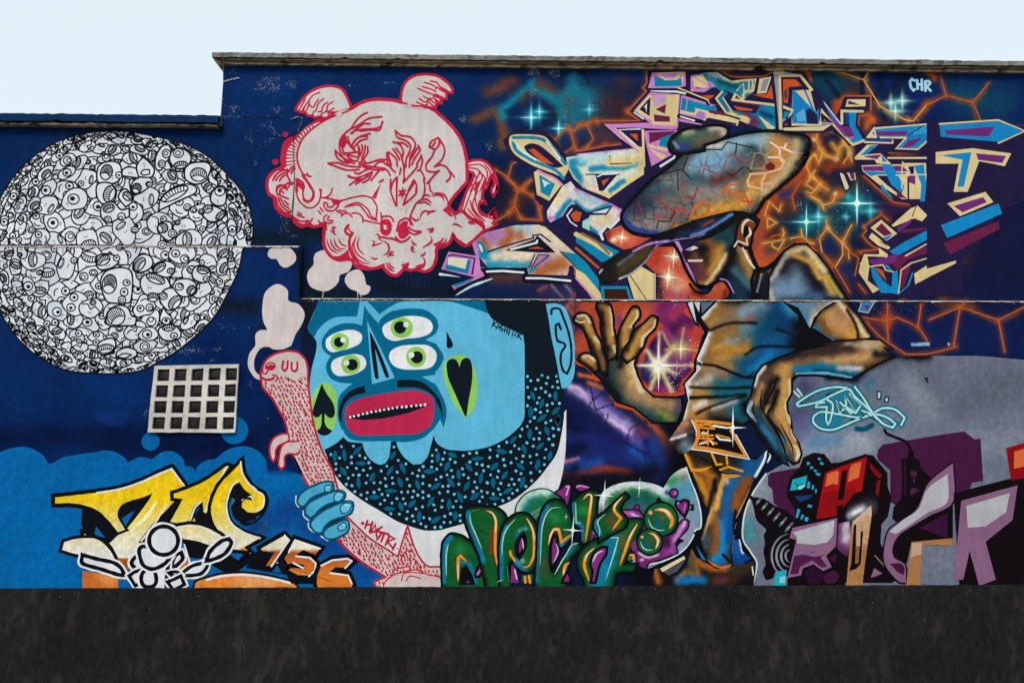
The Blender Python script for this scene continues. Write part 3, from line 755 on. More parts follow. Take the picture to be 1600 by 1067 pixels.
big('F', '390,330 420,270 450,245 510,300 540,350 515,410 410,410', ('d', '455,310', 80), ('l', '425,380 450,350 500,350 500,385 450,395 425,380'))
big('F', '240,580 260,530 300,510 350,560 350,620 300,660', ('m', '315,570', 8, 6, 40, 5))
big('F', '580,800 620,780 680,790 690,850 720,900 660,940 600,900 565,850', ('m', '610,835', 7.5, 8, 70, 5), ('r', '690,880', 6.5, 3.2))
big('F', '940,730 1000,650 1060,660 1100,680 1140,700 1090,770 1000,780', ('m', '985,675', 8, 6, -15, 5), ('m', '1090,730', 9, 4.5, -45, 5))
big('F', '1010,610 1020,540 1060,490 1120,490 1140,540 1130,630 1070,650', ('r', '1085,530', 8, 4.5), ('d', '1070,615', 80))
big('G', '85,330 90,260 130,210 220,185 300,200 325,260 320,390 300,450 200,455 130,440', ('m', '150,310', 11, 15, 8, 9), ('r', '280,300', 5.5, 2.7), ('r', '262,370', 6, 3), ('r', '245,430', 6, 3))
big('G', '125,600 130,540 170,490 230,470 290,490 320,550 355,560 340,620 260,625 170,630', ('m', '200,555', 14, 14, -30, 8), ('d', '305,572', 15))
big('G', '385,280 420,240 480,225 560,240 610,310 600,350 540,380 430,390 390,340', ('m', '500,270', 15, 7, 22, 8), ('d', '455,338', 10), ('m', '480,410', 8.5, 7, 0, 6))
big('G', '530,420 560,360 620,340 690,370 700,430 660,490 600,510 560,480', ('m', '645,450', 12, 8, -50, 7), ('r', '560,400', 6, 3))
big('G', '625,330 660,280 740,270 800,300 810,370 760,400 690,400', ('r', '680,330', 6.5, 3.2), ('m', '770,355', 8, 6, -50, 6))
big('G', '50,160 60,100 120,80 200,100 220,150 160,190 80,200', ('m', '105,130', 11, 7, -30, 7), ('d', '140,170', -15), ('r', '205,115', 5, 2.4))
big('G', '330,200 340,130 400,85 460,100 480,160 430,210 370,220', ('m', '380,160', 12, 7, -55, 7))
big('G', '480,210 500,160 570,135 640,160 640,220 590,260 520,240', ('m', '530,185', 11, 6, -35, 7), ('r', '615,210', 5.5, 2.6))
big('G', '775,230 800,180 860,170 910,200 910,260 870,300 800,280', ('m', '860,205', 9.5, 6, 10, 7), ('r', '885,270', 5, 2.4))
big('G', '530,580 560,480 580,520 620,560 620,600 580,620', ('r', '580,590', 6.5, 3.6))
big('G', '545,720 520,660 570,620 640,620 690,670 680,720 600,740', ('m', '600,640', 10, 5, -5, 6), ('r', '640,700', 5.5, 2.6))
big('G', '60,780 90,740 170,720 200,760 170,830 90,850', ('m', '120,800', 13, 7, -8, 7))
big('G', '200,870 210,820 280,790 350,810 360,850 300,880', ('l', '210,860 260,835 320,845 270,870 210,860'))
part('disc_edge'); Ln(INK, 2.4, DISC, 1, 1)
done(); EPS = 2.5e-5

# ------------------------------------------------------------------ pink winged skull
fig('winged_skull', 'pale pink winged skull with red line work melting into clouds, high on the navy wall', 'mural', (610, 430), 2e-3)
part('tail')
T1 = 'C 690,828 760,803 840,815 905,880 940,970 945,1060 E 945,70 912,145 895,95 C 920,1000 905,920 880,960 850,1040 E 830,80 820,150 850,208 800,190 785,245 820,300 870,300 920,245 885,312 935,275 905,330 940,310 905,368 940,378 835,425 750,370 700,330 630,265 660,180 700,80 C 710,1030 740,960 748,915 720,900 690,880'
OF(PALE, RED, 4, T1)
Ln(RED, 2.4, 'C 700,850 800,840 860,900 850,970 800,1060 / 700,868 780,880 820,940 790,1000 760,1060 / 740,900 770,960 720,1060 / 790,900 840,950 810,1040 / 840,840 890,910 870,960 / 800,905 770,960 / E 730,0 690,100 650,250 / 760,20 710,150 670,260 / 780,100 740,200 760,270 840,350 / 720,180 740,260 830,370 / 800,30 760,130 770,220 / 860,20 820,100 810,180 / 700,250 760,320 840,390 / 780,240 820,300 900,330 / 720,60 800,20 / 750,90 780,30')
Ln(RED, 5, 'C 905,890 940,980 945,1060 E 945,60 915,130 / 830,100 815,160 / 790,230 800,275 850,300', t=1)
part('head')
SK = 'B 795,375 870,330 960,302 C 0,298 100,310 235,350 380,368 480,440 580,540 650,650 685,790 692,900 690,980 E 650,70 540,212 590,290 650,265 690,300 830,400 835,425 690,552 620,520 575,460 550,520 500,560 440,580 435,660 400,740 340,770 270,750 220,760 170,745 110,800 50,790 0,740 D 1060,720 990,742 900,745 830,720 790,670 700,675 640,655 590,600 565,530 570,430 580,378 480,395 430,380 380,395 320,355 300,312 220,290 165,230 150,150 110,125 92,60 B 92,1000 110,940 160,890 225,868 218,770 250,650 340,610 430,530 540,465 665,430 740,405'
F(PALE, SK); Ln(RED, 5.2, SK, 1, 1)
F(PALE, 'B 640,425 730,395 790,385 820,440 720,520 620,480'); F(PALE, 'C 160,325 200,335 250,350 230,400 160,380')
F(RED, 'B 225,868 218,770 250,652 340,608 430,530 540,463 560,480 450,560 380,640 345,740 350,830 300,850'); Ln(PALE, 3, 'B 480,512 525,494')
for s_ in ('455,522 472,548', '430,537 448,567', '407,552 430,590', '387,572 410,612', '367,597 395,632', '347,622 380,657', '322,642 365,682', '302,662 357,697', '287,690 352,716', '272,712 347,736', '264,742 344,756', '260,772 344,776', '258,802 342,796', '258,832 345,820', '260,860 340,840'):
    Ln(PALE, 2.9, 'B '+s_, 0, t=0)
Ln(RED, 3, 'B 665,430 560,480 450,560 380,640 345,740 350,830 390,920')
Ln(RED, 4.5, 'B 390,930 440,1000 475,1060 D 480,110 470,165 430,190 400,170')
Ln(RED, 2.9, 'D 340,0 335,100 360,180 420,235 480,235 525,190 540,120 530,85 / 400,170 390,120 400,60 375,15 345,0 340,30 370,70 395,75 / 350,10 390,60 / 545,85 540,130 / 635,80 625,120 590,150 550,155 / 545,155 620,165 700,180 800,155 900,140 970,160 / 565,215 570,195 590,200 600,235 640,230 650,200 / 565,220 590,260 640,265 680,235 690,205 / B 390,920 460,940 / 425,912 440,942')
F(RED, 'D 620,165 700,178 735,176 680,215 648,212'); F(RED, 'D 965,150 1010,80 1066,5 1035,60 1000,165')
Ln(RED, 2.7, 'D 740,235 800,205 860,200 930,250 960,310 1000,330 / 760,230 850,215 900,260 950,325 1010,345 / 970,160 1000,210 1010,240 1000,340 / 1040,280 1050,350 / 520,265 540,290 / 535,240 560,270 / 565,340 570,310 590,300 / 595,330 610,310 / 600,345 640,345 / 575,350 600,370 640,360 / 625,430 660,460 / 640,420 640,400 665,405 / 650,440 650,420 / 710,310 730,290 770,285 800,315 / 690,260 750,270 / 670,265 720,290 / 800,285 850,285 890,320 890,360 / 890,340 970,360 1060,375 / 745,410 770,385 / 770,410 790,440 805,445')
Ln(RED, 4.5, 'D 770,385 745,420 752,450 790,470 / 805,450 780,500 782,580 815,655 870,715 930,735')
Ln(RED, 2.8, 'D 840,470 815,550 840,620 890,660 945,695 / 865,480 845,540 860,590 905,630 / 820,500 800,570 830,650 900,700 960,700 / 870,550 885,590 / 590,490 600,540 630,590 690,620 / 620,490 630,540 670,590 720,600 / 650,490 665,545 700,580 750,580 / 690,490 710,540 760,560 / 720,490 760,515 / 590,385 585,420 600,425 / 960,380 1010,390 / 965,410 1050,410 / 975,435 1035,432 / 990,460 1020,460 1030,500 1060,520 / 960,510 990,520 970,555 1060,530 / 955,645 980,665 1020,660 / 970,710 1010,705', t=1)
F(RED, 'D 600,632 690,640 765,585 778,530 772,600 790,668 700,674 640,655')
Ln(RED, 2.9, 'D 180,130 170,90 200,60 240,50 / 200,130 200,90 240,65 / 260,90 250,50 270,30 305,30 / 270,70 280,45 300,45 / 165,150 185,220 240,280 290,280 / 185,150 205,210 260,265 295,265 / 205,160 230,210 275,245 / 235,180 270,215 / 320,320 345,360 400,380 430,350 / 330,330 370,350 420,350 / 350,280 380,295 / 345,300 400,320 / 470,330 445,365 470,385 / 430,340 445,365 / 520,345 530,365 575,360 / 215,100 230,115 / 190,130 270,165 / B 140,970 170,920 220,890 265,885 / 165,970 195,930 250,905 / 195,975 220,940 260,925 / 260,880 262,930 285,980 / 170,1060 180,1020 220,1010 240,1040 / 240,1020 260,995 310,990 / 275,900 290,870 320,850 / 295,915 305,885 325,870 / 335,965 345,1060 / 335,960 375,975 400,1010 390,1060 / 355,990 380,1040')
done()
part('wing')
OF(PALE, RED, 4.2, 'B 330,385 360,330 420,260 500,210 580,188 660,190 720,215 760,280 785,340 793,372 700,402 650,410 600,445 570,455 530,440 490,450 470,435 430,430 410,405 380,405')
F(PALE, 'B 660,415 700,395 780,375 770,400 700,440 640,440'); Ln(RED, 3, 'B 795,375 760,395 720,412 / 665,430 600,445 560,458')
Ln(RED, 2.5, 'B 530,240 480,260 445,300 445,340 470,365 / 410,295 385,340 362,382 / 440,310 410,350 395,395 / 520,295 490,340 480,362 / 565,290 520,330 500,390 480,400 470,440 / 600,320 560,350 545,400 520,400 / 640,320 600,345 590,385 580,400 545,420 540,445 / 650,370 620,390 590,400 / 640,400 600,410 610,430 / 660,405 620,408 / 380,405 400,365 / 410,405 425,380 440,340')
part('wing')
OF(PALE, RED, 4.2, 'C 150,322 145,250 170,170 220,120 290,92 380,90 460,110 530,160 568,210 570,242 520,236 522,292 470,290 480,328 440,333 430,368 360,362 240,352')
F(PALE, 'C 155,300 230,345 330,345 330,380 160,350'); Ln(RED, 3, 'C 150,322 190,335 / 235,352 330,356 400,372')
F(RED, 'C 440,188 520,225 555,240 525,250 455,215'); F(RED, 'C 430,248 500,280 520,295 450,290 400,268'); F(RED, 'C 420,300 470,315 478,332 430,325')
Ln(RED, 2.5, 'C 385,145 440,155 460,185 510,215 550,238 / 335,155 400,175 440,200 430,215 / 320,190 400,215 430,235 / 280,205 360,240 420,260 410,285 450,310 / 330,270 360,290 400,290 / 295,290 340,320 380,300 420,330 / 270,320 330,345 360,345 360,310 425,362')
part('horned_beast')
Ln(RED, 2.9, 'B 930,405 880,430 830,480 790,540 740,580 700,640 700,720 740,800 820,830 / 1050,440 940,455 870,500 800,540 / 950,500 900,500 840,540 790,580 / 1055,480 1040,520 990,540 900,545 820,560 800,580 / 1050,490 1030,550 950,550 870,560 / 950,580 880,600 820,640 800,680 / 930,605 860,610 810,660 / 930,625 870,640 820,690 / 740,600 760,650 790,690 830,730 / 765,605 780,660 820,710 / 730,735 780,760 850,780 / 740,745 800,740 850,735 / 850,680 860,740 850,800 / 880,675 890,700 870,760 / 910,680 905,730 880,790 / 930,690 930,740 890,800 860,830 / 660,720 670,770 710,810 770,830 / 665,725 710,770 760,800 840,810 / 600,828 680,825 760,850 870,860 / 605,832 680,860 760,885 860,880 / 860,820 900,860 980,880 1067,885 / 860,840 920,850 1067,870 / 900,830 960,820 1020,800 1067,795 / 980,860 1020,820 1067,815 / 820,905 860,915 900,890 960,870 / 765,930 830,950 900,930 970,900 / 770,940 850,960 890,960 940,930 / 780,1010 830,975 890,965 / 890,990 940,960 970,900 / 960,970 1000,920 1030,885 / 830,1000 880,970 / 720,600 715,680 735,760 / 900,800 915,830 / 880,815 900,840 / 1025,985 1060,965')
F(RED, 'B 740,570 760,640 735,700 700,690 705,640'); F(RED, 'B 850,700 870,690 865,770 850,800'); F(RED, 'B 735,735 800,790 830,810 770,790')
Ln(RED, 2.9, 'C 0,800 40,800 60,870 90,900 / 0,825 40,850 / 0,870 30,890 50,930 / 25,740 30,830 90,900 / 40,735 100,790 110,850 / 95,560 110,610 180,640 220,680 210,740 185,790 180,860 / 95,555 140,595 220,610 260,660 255,700 220,770 210,860 / 75,650 130,670 160,730 150,790 170,860 / 80,655 160,660 200,690 / 75,710 110,760 130,800 / 100,705 140,760 170,880 / 285,680 300,720 260,780 230,840 / 290,690 260,730 220,800 / 310,760 320,810 300,880 280,890 / 310,770 270,840 / 280,850 250,890 170,980 165,880 / 130,920 140,870 / 300,880 330,930 340,960 / 105,945 70,990 55,1060 / 110,945 105,1060 / 250,970 270,1010 265,1060 / 245,970 200,1060 / 30,740 60,840 / 250,730 240,770 / E 55,0 55,100 100,220 / 105,0 105,220 / 270,60 265,120 160,215 / 260,20 200,110 160,210 / 330,0 340,80 320,160 270,200 230,280 215,330 240,380 / 165,0 160,30')
F(RED, 'E 155,58 163,90 187,82 172,110 187,132 161,135 150,167 139,137 113,141 132,115 116,90 145,94', 0)
Ln(RED, 2.4, 'E 25,185 35,205 / 50,160 70,190 / 45,200 60,230 / 75,190 95,230 / 120,230 115,260 / 55,260 65,275 / 80,265 85,290 / 130,170 135,190 / 150,240 140,260 / 190,250 170,275 / 150,285 145,300 / 210,220 180,250 / 110,290 108,320 / 85,310 90,330 / 165,215 235,180 / 175,290 195,275 / 30,140 45,165 / 100,340 102,370 / 120,330 130,310 / 75,370 75,400 / 85,430 80,460', 0, t=1)
F(RED, 'E -30,345 0,335 40,335 65,380 55,440 30,468 0,465 -30,440'); F(PALE, 'E -5,380 30,390 10,400 35,415 0,420', 0); F(RED, 'E 115,440 130,380 165,350 200,350 195,400 215,440 170,490 130,490')
Ln(RED, 2.8, 'E -20,312 50,310 80,350 / 105,430 130,350 190,325 215,350 220,380 / 95,480 140,520 190,505 215,480 / -30,480 80,500 140,525 / 205,400 250,430 310,435 / 200,430 250,460 310,440 / 60,490 100,505')
Ln(RED, 2.8, 'C 380,690 390,650 450,615 470,640 440,700 410,710 380,690 / 450,615 490,670 505,730 480,800 420,855 / 425,710 400,770 350,840 360,890 420,900 460,890 / 420,855 470,840 520,860 550,910 550,950 520,980 / 555,900 585,940 / 400,690 430,650')
F(RED, 'C 470,885 400,960 375,1005 345,995 380,960 430,900'); F(RED, 'C 450,618 472,645 455,690 440,700 450,660')
part('cloud_lines')
Ln(RED, 2.9, 'E 380,40 385,90 410,115 / 390,130 440,115 500,130 530,180 530,210 / 400,145 450,130 490,150 500,180 / 310,150 350,130 390,145 / 290,180 350,165 400,200 / 280,205 340,190 390,220 / 220,310 240,330 260,345 300,330 / 300,330 310,290 340,265 380,270 430,255 / 355,300 380,275 430,265 / 295,240 315,265 / 260,280 290,330 / 235,300 265,340 / 490,260 520,235 580,290 600,340 / 590,290 640,270 680,285 695,330 / 600,300 650,290 / 565,380 600,375 650,400 / 570,362 610,360 / 690,330 740,330 790,350 830,400 830,420 / 695,360 740,370 760,375 / 700,350 750,355 770,370 / 580,480 640,520 690,550 / 405,540 460,560 520,540 / 410,545 470,520 500,485 / 420,555 500,530 525,490 / 385,470 400,510 370,540 320,570 / 360,410 385,420 410,400 / 370,440 400,435 415,405 / 355,430 380,400 / 230,500 240,530 275,550 / 230,550 230,590 260,610 / 245,545 240,570 255,590 / 300,640 340,620 345,600 / 320,645 340,680 325,730 280,745 / 260,725 300,720 320,700 / 265,740 310,730 330,700 / 140,690 180,690 / 140,715 180,710 210,690 / 150,730 190,725 210,700 / 25,650 40,630 85,630 / 35,635 60,605 85,605 / -10,510 35,545 40,590 20,620 -10,630 / 10,690 40,740 90,770 / 30,690 60,730 90,740', t=1)
F(RED, 'E 490,262 520,238 575,305 560,310 540,300 510,270')
o = done(); o['kind'] = 'stuff'; part('paint_spot'); El('#b01f4a', (446, 210.5), 4.6); part('paint_spot'); El('#b01f4a', (430, 253.5), 5); done()

# ------------------------------------------------------------------ smoke
fig('puff_trail', 'pale pink smoke puffs curling up from the furry animal mouth to the skull', 'mural', (410, 592), 1.2e-3)
SM = '#d2c6c4'
part('puff'); F(SM, 'D 100,610 120,580 180,568 210,575 250,565 290,580 330,630 330,680 290,720 240,738 200,715 170,665 130,665 100,640')
part('puff'); F(SM, 'D 480,660 500,615 580,590 620,630 690,668 780,675 800,710 770,770 700,800 690,850 650,900 580,935 500,920 450,890 425,820 440,760 480,710')
part('puff'); F(SM, 'D 740,850 760,790 810,760 860,755 900,800 920,880 950,890 950,930 920,960 870,965 840,935 780,910'); Ln(SM, .9, 'D 845,935 848,985 / 875,960 875,985')
part('puff'); F(SM, 'p 410,478 415,456 433,444 449,453 451,470 466,475 476,490 471,508 462,522 455,540 K 390,5 330,30 250,30 210,10 150,20 110,70 90,140 100,210 152,262 147,287 100,270 50,200 38,140 55,60 100,0 p 399,523 406,516 418,516 411,500')
Ln('#a8c04a', 1.4, 'D 560,940 555,985'); done()

# ------------------------------------------------------------------ blue bearded face
SKY = '#5db7db'; TEAL = '#00668d'; BLK = '#0d1822'; GRN = '#8ecb5a'; WHT = '#e6e7ea'; LIP = '#bf2850'
fig('bearded_face', 'huge blue bearded face with four green eyes and red lips under the ledge', 'mural', (690, 830), 3e-3)
part('collar')
F('#d9dade', 'p 505,700 515,745 528,785 540,808 560,832 585,855 610,872 640,886 690,892 700,880 790,868 815,826 852,792 872,764 883,712 885,640 840,690 700,800 560,760')
part('skin')
F(SKY, 'p 498,470.2 488,494 481,511 484,520 494,533 494,548 487,576 484,600 486,634 492,662 505,705 560,745 640,765 700,750 760,725 812,690 824,640 824,530 M 735,340 485,210 410,52 p 640,470.3', 2)
F(TEAL, 'L 145,57 100,180 60,270 75,320 110,360 150,290 210,230 300,190 470,185 492,60', 2)
F(TEAL, 'L 552,60 600,105 655,165 720,120 800,75 870,57', 2)
F(TEAL, 'M 20,52 120,62 200,80 330,120 440,160 470,190 412,52', 2)
F(TEAL, 'L 510,260 530,90 560,140 645,240 680,190 760,140 900,118 1040,130 1130,200 1150,270 1120,330 1040,380 1130,410 M 20,430 60,490 72,530 40,600 0,650 L 1120,670 1010,685 1090,730 M 0,745 50,830 90,930 95,1000 N 1108,50 1085,150 1055,80 1000,160 900,240 760,270 640,262 400,262 300,240 240,170 205,80 200,0 L 305,930 320,850 370,790 430,742 330,735 250,700 215,640 215,570 250,515 200,480 175,430 180,370 240,290 340,245 440,240', 2)
F(SKY, 'N 250,160 262,215 300,255 400,275 400,290 330,280 270,250 245,215'); done()
def eye(white, ic, irx, iry, pc, pr_, hc, hr):
    part('eye'); F(WHT, 'L '+white); o = done()
    for nm, col, c, rx, ry in (('iris', GRN, ic, irx, iry), ('pupil', BLK, pc, pr_, pr_), ('glint', WHT, hc, hr, hr)):
        part(nm, o); El(col, PT('L '+c)[0], rx/5.336, ry/5.336, n=28); done()
eye('208,415 215,370 270,330 360,300 440,297 500,325 512,365 490,410 420,445 330,470 260,480 220,455', '326,396', 78, 74, '318,398', 42, '352,380', 22)
eye('252,595 270,550 330,520 440,497 510,510 545,560 535,610 480,650 400,675 310,678 265,645', '417,583', 80, 82, '428,585', 48, '380,570', 24)
eye('680,300 690,260 750,220 850,185 960,180 1060,205 1100,260 1080,320 1000,355 880,370 780,388 710,360', '842,277', 94, 86, '828,275', 52, '878,252', 23)
eye('735,520 760,465 830,430 940,420 1060,425 1125,480 1128,550 1080,610 980,625 850,622 770,590', '962,520', 84, 86, '968,524', 51, '922,505', 24)
part('nose'); F(SKY, 'L 552,220 785,695 595,748', 0); F(BLK, 'L 573,302 590,330 660,480 738,685 722,698 705,685 620,455 650,695 640,709 618,695 590,500')
part('moustache'); F(BLK, 'L 530,760 541,820 450,842 380,892 347,965 340,1067 N 232,60 238,108 L 322,1050 316,970 350,870 420,800', 2)
part('moustache'); F(BLK, 'L 802,714 900,710 1000,725 1090,790 1150,870 M 0,800 40,880 60,960 62,1040 40,960 0,880 L 1120,860 1040,800 950,775 805,777', 2)
part('mouth'); F(LIP, 'L 370,1035 375,960 420,900 540,855 700,825 850,805 960,800 1060,830 1105,880 1113,960 N 1005,20 980,120 900,185 800,205 600,210 400,215 320,190 275,130 262,70')
F(BLK, 'L 372,1034 440,1003 700,948 900,922 1092,915 900,987 700,1032 540,1046', 0); mo = done(); zt = ST.z
for s_ in '412,1023 443,1015 481,1007 518,996 553,989 588,980 626,974 660,967 695,960 732,954 765,948 803,942 843,938 879,935 922,930 963,926 1000,923 1035,919'.split():
    ST.z = zt; part('tooth', mo); El(WHT, PT('L '+s_)[0], 2.15+random.uniform(-.3, .25), n=12); done()
part('spade'); F(GRN, 'K 565,470 590,390 635,325 685,308 750,350 778,420 775,620 745,705 690,720 612,710 580,600'); F(BLK, 'K 655,315 690,390 750,480 765,560 745,600 710,597 680,565 680,640 700,680 745,710 700,745 650,745 612,712 648,672 655,565 625,597 590,590 577,550 600,470')
part('heart'); F(GRN, 'M 65,640 75,570 130,520 210,502 270,520 310,580 345,690 352,820 330,930 280,1015 240,1010 160,920 90,750'); F(BLK, 'M 95,610 100,560 140,535 180,550 203,605 220,550 260,527 295,550 310,620 305,740 280,880 262,1015 247,1012 180,860 110,700')
part('teardrop'); F(BLK, 'M 93,308 112,340 140,390 147,430 120,450 95,435 97,380')
part('beard')
BEARD = 'M 412,52 915,52 925,130 970,360 1010,560 1055,790 1072,950 O 1020,60 1000,200 960,360 880,480 800,580 680,690 560,770 400,830 P 640,325 620,450 300,480 O 200,945 0,1000 N 1060,1002 940,1006 840,982 700,930 550,840 430,770 330,700 230,610 150,490 90,330 140,308 200,270 250,226 290,265 405,276 430,350 480,420 550,457 600,445 630,390 645,265 690,265 700,310 750,390 830,457 900,450 950,390 980,290 1000,215 1030,280 1100,325 1174,340 O 80,335 220,340 400,305 540,235 640,150 685,80 695,0 M 745,960 746,450 735,340 485,210 440,150'
F(BLK, BEARD, 2); bd = done(); bp_ = smooth(PT(BEARD), True, 42)
LV = [(k, 'N') for k in ((178, 385, 95), (257, 380, 85), (363, 342, -45), (395, 447, 3), (248, 512, 55), (490, 560, -62), (375, 610, 83), (637, 510, -55), (662, 380, -60), (742, 485, 65), (722, 605, 70), (868, 623, 72), (965, 514, 0), (1037, 395, -88), (1113, 472, -65), (1020, 638, -35), (645, 676, 3), (507, 728, -3), (820, 782, -42), (728, 805, 68), (630, 825, 3), (977, 767, -60), (1130, 790, -85), (880, 888, -85), (1020, 917, -32), (1145, 605, 55), (1160, 378, 20))]
LV += [(k, 'O') for k in ((742, 20, -88), (837, 68, -38), (735, 200, -85), (878, 175, 68), (597, 250, -50), (688, 328, 70), (822, 302, -45), (970, 95, -88), (903, 385, -75), (500, 347, 12), (800, 458, -75), (658, 472, 38), (440, 472, -45), (300, 407, -5), (228, 480, 48), (142, 540, 85), (328, 570, -82), (527, 545, -55), (430, 607, 88), (675, 605, -75), (210, 635, -60), (552, 675, -30), (155, 728, 68), (277, 720, -35), (440, 737, 3), (115, 885, -88))]
LV += [(k, 'M') for k in ((815, 845, 70), (1003, 845, 88), (1005, 970, -45), (888, 910, -72), (1025, 1040, -85))]
lc = []; zz = ST.z
for (x, y, a), tl in LV:
    c = PT('%s %g,%g' % (tl, x, y))[0]; hl = random.uniform(8.2, 10.5); hw = random.uniform(3.2, 4.1); ar = R_(a)
    t = np.linspace(-1, 1, 9); up_ = np.stack([t*hl, hw*(1-t*t)], 1); dn = np.stack([t[::-1]*hl, -hw*(1-t[::-1]**2)], 1)[1:-1]
    q = np.vstack([up_, dn])@np.array([[math.cos(ar), math.sin(ar)], [-math.sin(ar), math.cos(ar)]])+c
    ST.z = zz; part('leaf_mark', bd); F('#005f80', q, 0); done()
    for k in (-.6, 0, .6): lc.append(c+k*hl*np.array([math.cos(ar), math.sin(ar)]))
lc = np.array(lc); dots_ = []
rb = np.random.default_rng(21)
cand = np.stack([rb.uniform(500, 886, 9000), rb.uniform(585, 830, 9000)], 1)
cand = cand[inside(cand, bp_)]; cand = cand[dist_poly(cand, bp_, True) > 4.2]
for q in cand:
    if np.hypot(*(lc-q).T).min() < 6.6: continue
    if dots_ and min(np.hypot(*(q-k)) for k in dots_) < 8.4: continue
    dots_.append(q)
for i, q in enumerate(dots_[:300]):
    ST.z = zz+EPS; part('dot_mark', bd); El('#6cc2e4', q, rb.uniform(1.9, 2.7), rb.uniform(1.9, 2.6), rb.uniform(0, 90), 10); done()
part('ear'); F(SKY, 'M 922,80 1000,75 1070,100 1110,170 1150,320 1165,480 1160,660 1130,740 1090,780 1055,782 1030,660 1000,500 970,360 945,200')
Ln(BLK, 3.8, 'M 970,165 970,130 1000,115 1040,125 1070,200 1110,310 1135,450 1130,580 1100,660 1070,640 1048,570 1050,490 1085,430 1070,405 1020,385 1005,300 1010,250 1030,245 1048,290')
part('signature')
Ln(BLK, 1.9, 'M 492,218 474,270 / 520,228 484,250 507,272 / 508,288 530,240 540,292 / 514,272 541,274 / 566,262 550,258 545,275 565,290 548,306 / 585,270 575,315 / 606,278 598,325 / 580,292 602,302 / 622,288 612,335 / 640,348 652,298 662,352 680,310 / 700,318 682,362 / 730,325 692,343 718,376', 0); done()

# ------------------------------------------------------------------ furry pink animal
fig('furry_animal', 'pale pink furry animal with red outline rising beside the blue face', 'mural', (600, 908), 5e-3)
FUR = '#cfbfbc'; FR = '#b81f3c'
part('body')
FB = 'K 150,285 145,240 160,180 190,120 250,75 330,50 410,45 470,65 520,120 540,200 540,300 560,480 580,620 610,740 660,880 730,1010 760,1067 J 750,150 790,290 700,330 570,290 480,140 420,20 K 490,1067 450,990 410,905 378,790 365,690 340,610 300,540 250,450 200,390 165,350'
OF(FUR, FR, 3.4, FB)
body = done(); fbp = smooth(PT(FB), True)
part('fur_marks', body)
rf = np.random.default_rng(4)
def fur(poly, ylo, dx, dy, axis, mn=2.6):
    x0, y0 = poly.min(0); x1, y1 = poly.max(0); r = 0
    step()
    y = y0
    while y < y1:
        x = x0+(dx/2 if r % 2 else 0)
        while x < x1:
            q = np.array([x, y])+rf.normal(0, .95, 2)
            if q[1] > ylo(q[0]) and inside(q[None], poly)[0] and dist_poly(q[None], poly, True)[0] > mn:
                a = axis(q)+rf.normal(0, .16); l = rf.uniform(3.0, 4.5); wd = rf.uniform(1.5, 2.1); ca, sa = math.cos(a), math.sin(a)
                t = np.array([(-l, 0), (-.2*l, -wd*.55), (.6*l, -wd), (l, 0), (.6*l, wd), (-.2*l, wd*.55)])@np.array([[ca, sa], [-sa, ca]])+q
                ST.soup.append((t, np.array([(0, 1, 5), (1, 2, 5), (2, 4, 5), (2, 3, 4)]), hx(FR), ST.z))
            x += dx
        y += dy; r += 1
ax = PT('K 300,150 330,350 430,560 490,720 560,900 640,1067 J 680,200')
def axis_dir(q):
    i = int(np.argmin(np.hypot(*(ax[:-1]-q).T))); d = ax[i+1]-ax[i]; return math.atan2(d[1], d[0])+(q[0]-ax[i][0])*-.006
fur(fbp, lambda x: 540+(265+(0 if x > 430 else 40))/5.335, 6.0, 6.0, axis_dir)
o = done(); o['kind'] = 'stuff'
part('nose'); F(FR, 'K 178,190 190,150 230,135 265,150 270,185 240,207 200,200'); Ln(FUR, 1.6, 'K 200,165 225,150 250,158'); Ln(FR, 2.4, 'K 162,190 165,230 190,237 210,200')
part('mouth'); Ln(FR, 4, 'K 155,265 190,285 240,280 258,265'); Ln(FR, 2.6, 'K 245,245 280,250 287,275 268,297')
for s_ in ('335,130 325,190 345,210 365,190 372,130', '403,142 405,200 430,215 450,195 450,140'):
    part('eye'); Ln(FR, 3.4, 'K '+s_)
part('paw'); OF(FUR, FR, 3, 'K 375,732 300,742 240,790 220,870 235,945 252,965 270,930 270,880 300,830 380,790'); Ln(FR, 1.7, 'K 350,750 300,765 / 330,780 285,800 / 270,790 250,830 / 245,840 240,890 / 265,830 255,870 / 240,925 242,950 / 258,925 256,950', 0, t=1)
part('paw'); OF(FUR, FR, 3, 'K 460,800 370,800 320,840 300,920 295,1000 320,1025 345,1000 345,930 375,900 440,905 470,880'); F(FUR, 'K 430,805 480,800 470,870 430,895'); Ln(FR, 1.7, 'K 430,810 370,820 / 440,830 380,840 / 350,835 325,880 / 370,860 335,900 / 330,900 325,950 / 310,970 312,1000 / 325,970 325,1005', 0, t=1)
part('foreleg')
FA = 'J 870,520 950,600 1060,700 1200,790 1290,850 1305,795 1370,590 p 644,845 654,868 668,884 690,887 694,912 690,950 640,975 600,940 J 1090,1060 1190,1020 1000,900 880,800 780,680'
OF(FUR, FR, 3, FA); fl = done(); fap = smooth(PT(FA), True)
part('fur_marks', fl); fur(fap, lambda x: 0, 5.8, 6.0, lambda q: 1.15 if q[0] < 625 else 1.3); o = done(); o['kind'] = 'stuff'
part('fur_edge'); 
q = PTS('J 790,690 880,800 1000,900 1190,1020')[0]
for i in range(len(q)-1):
    for k in range(7):
        c = q[i]+(q[i+1]-q[i])*(k+.5)/7; F(FR, np.array([c+[-2.2, -1.2], c+[2, -.2], c+[-.6, rf.uniform(3, 6)]]), 0)
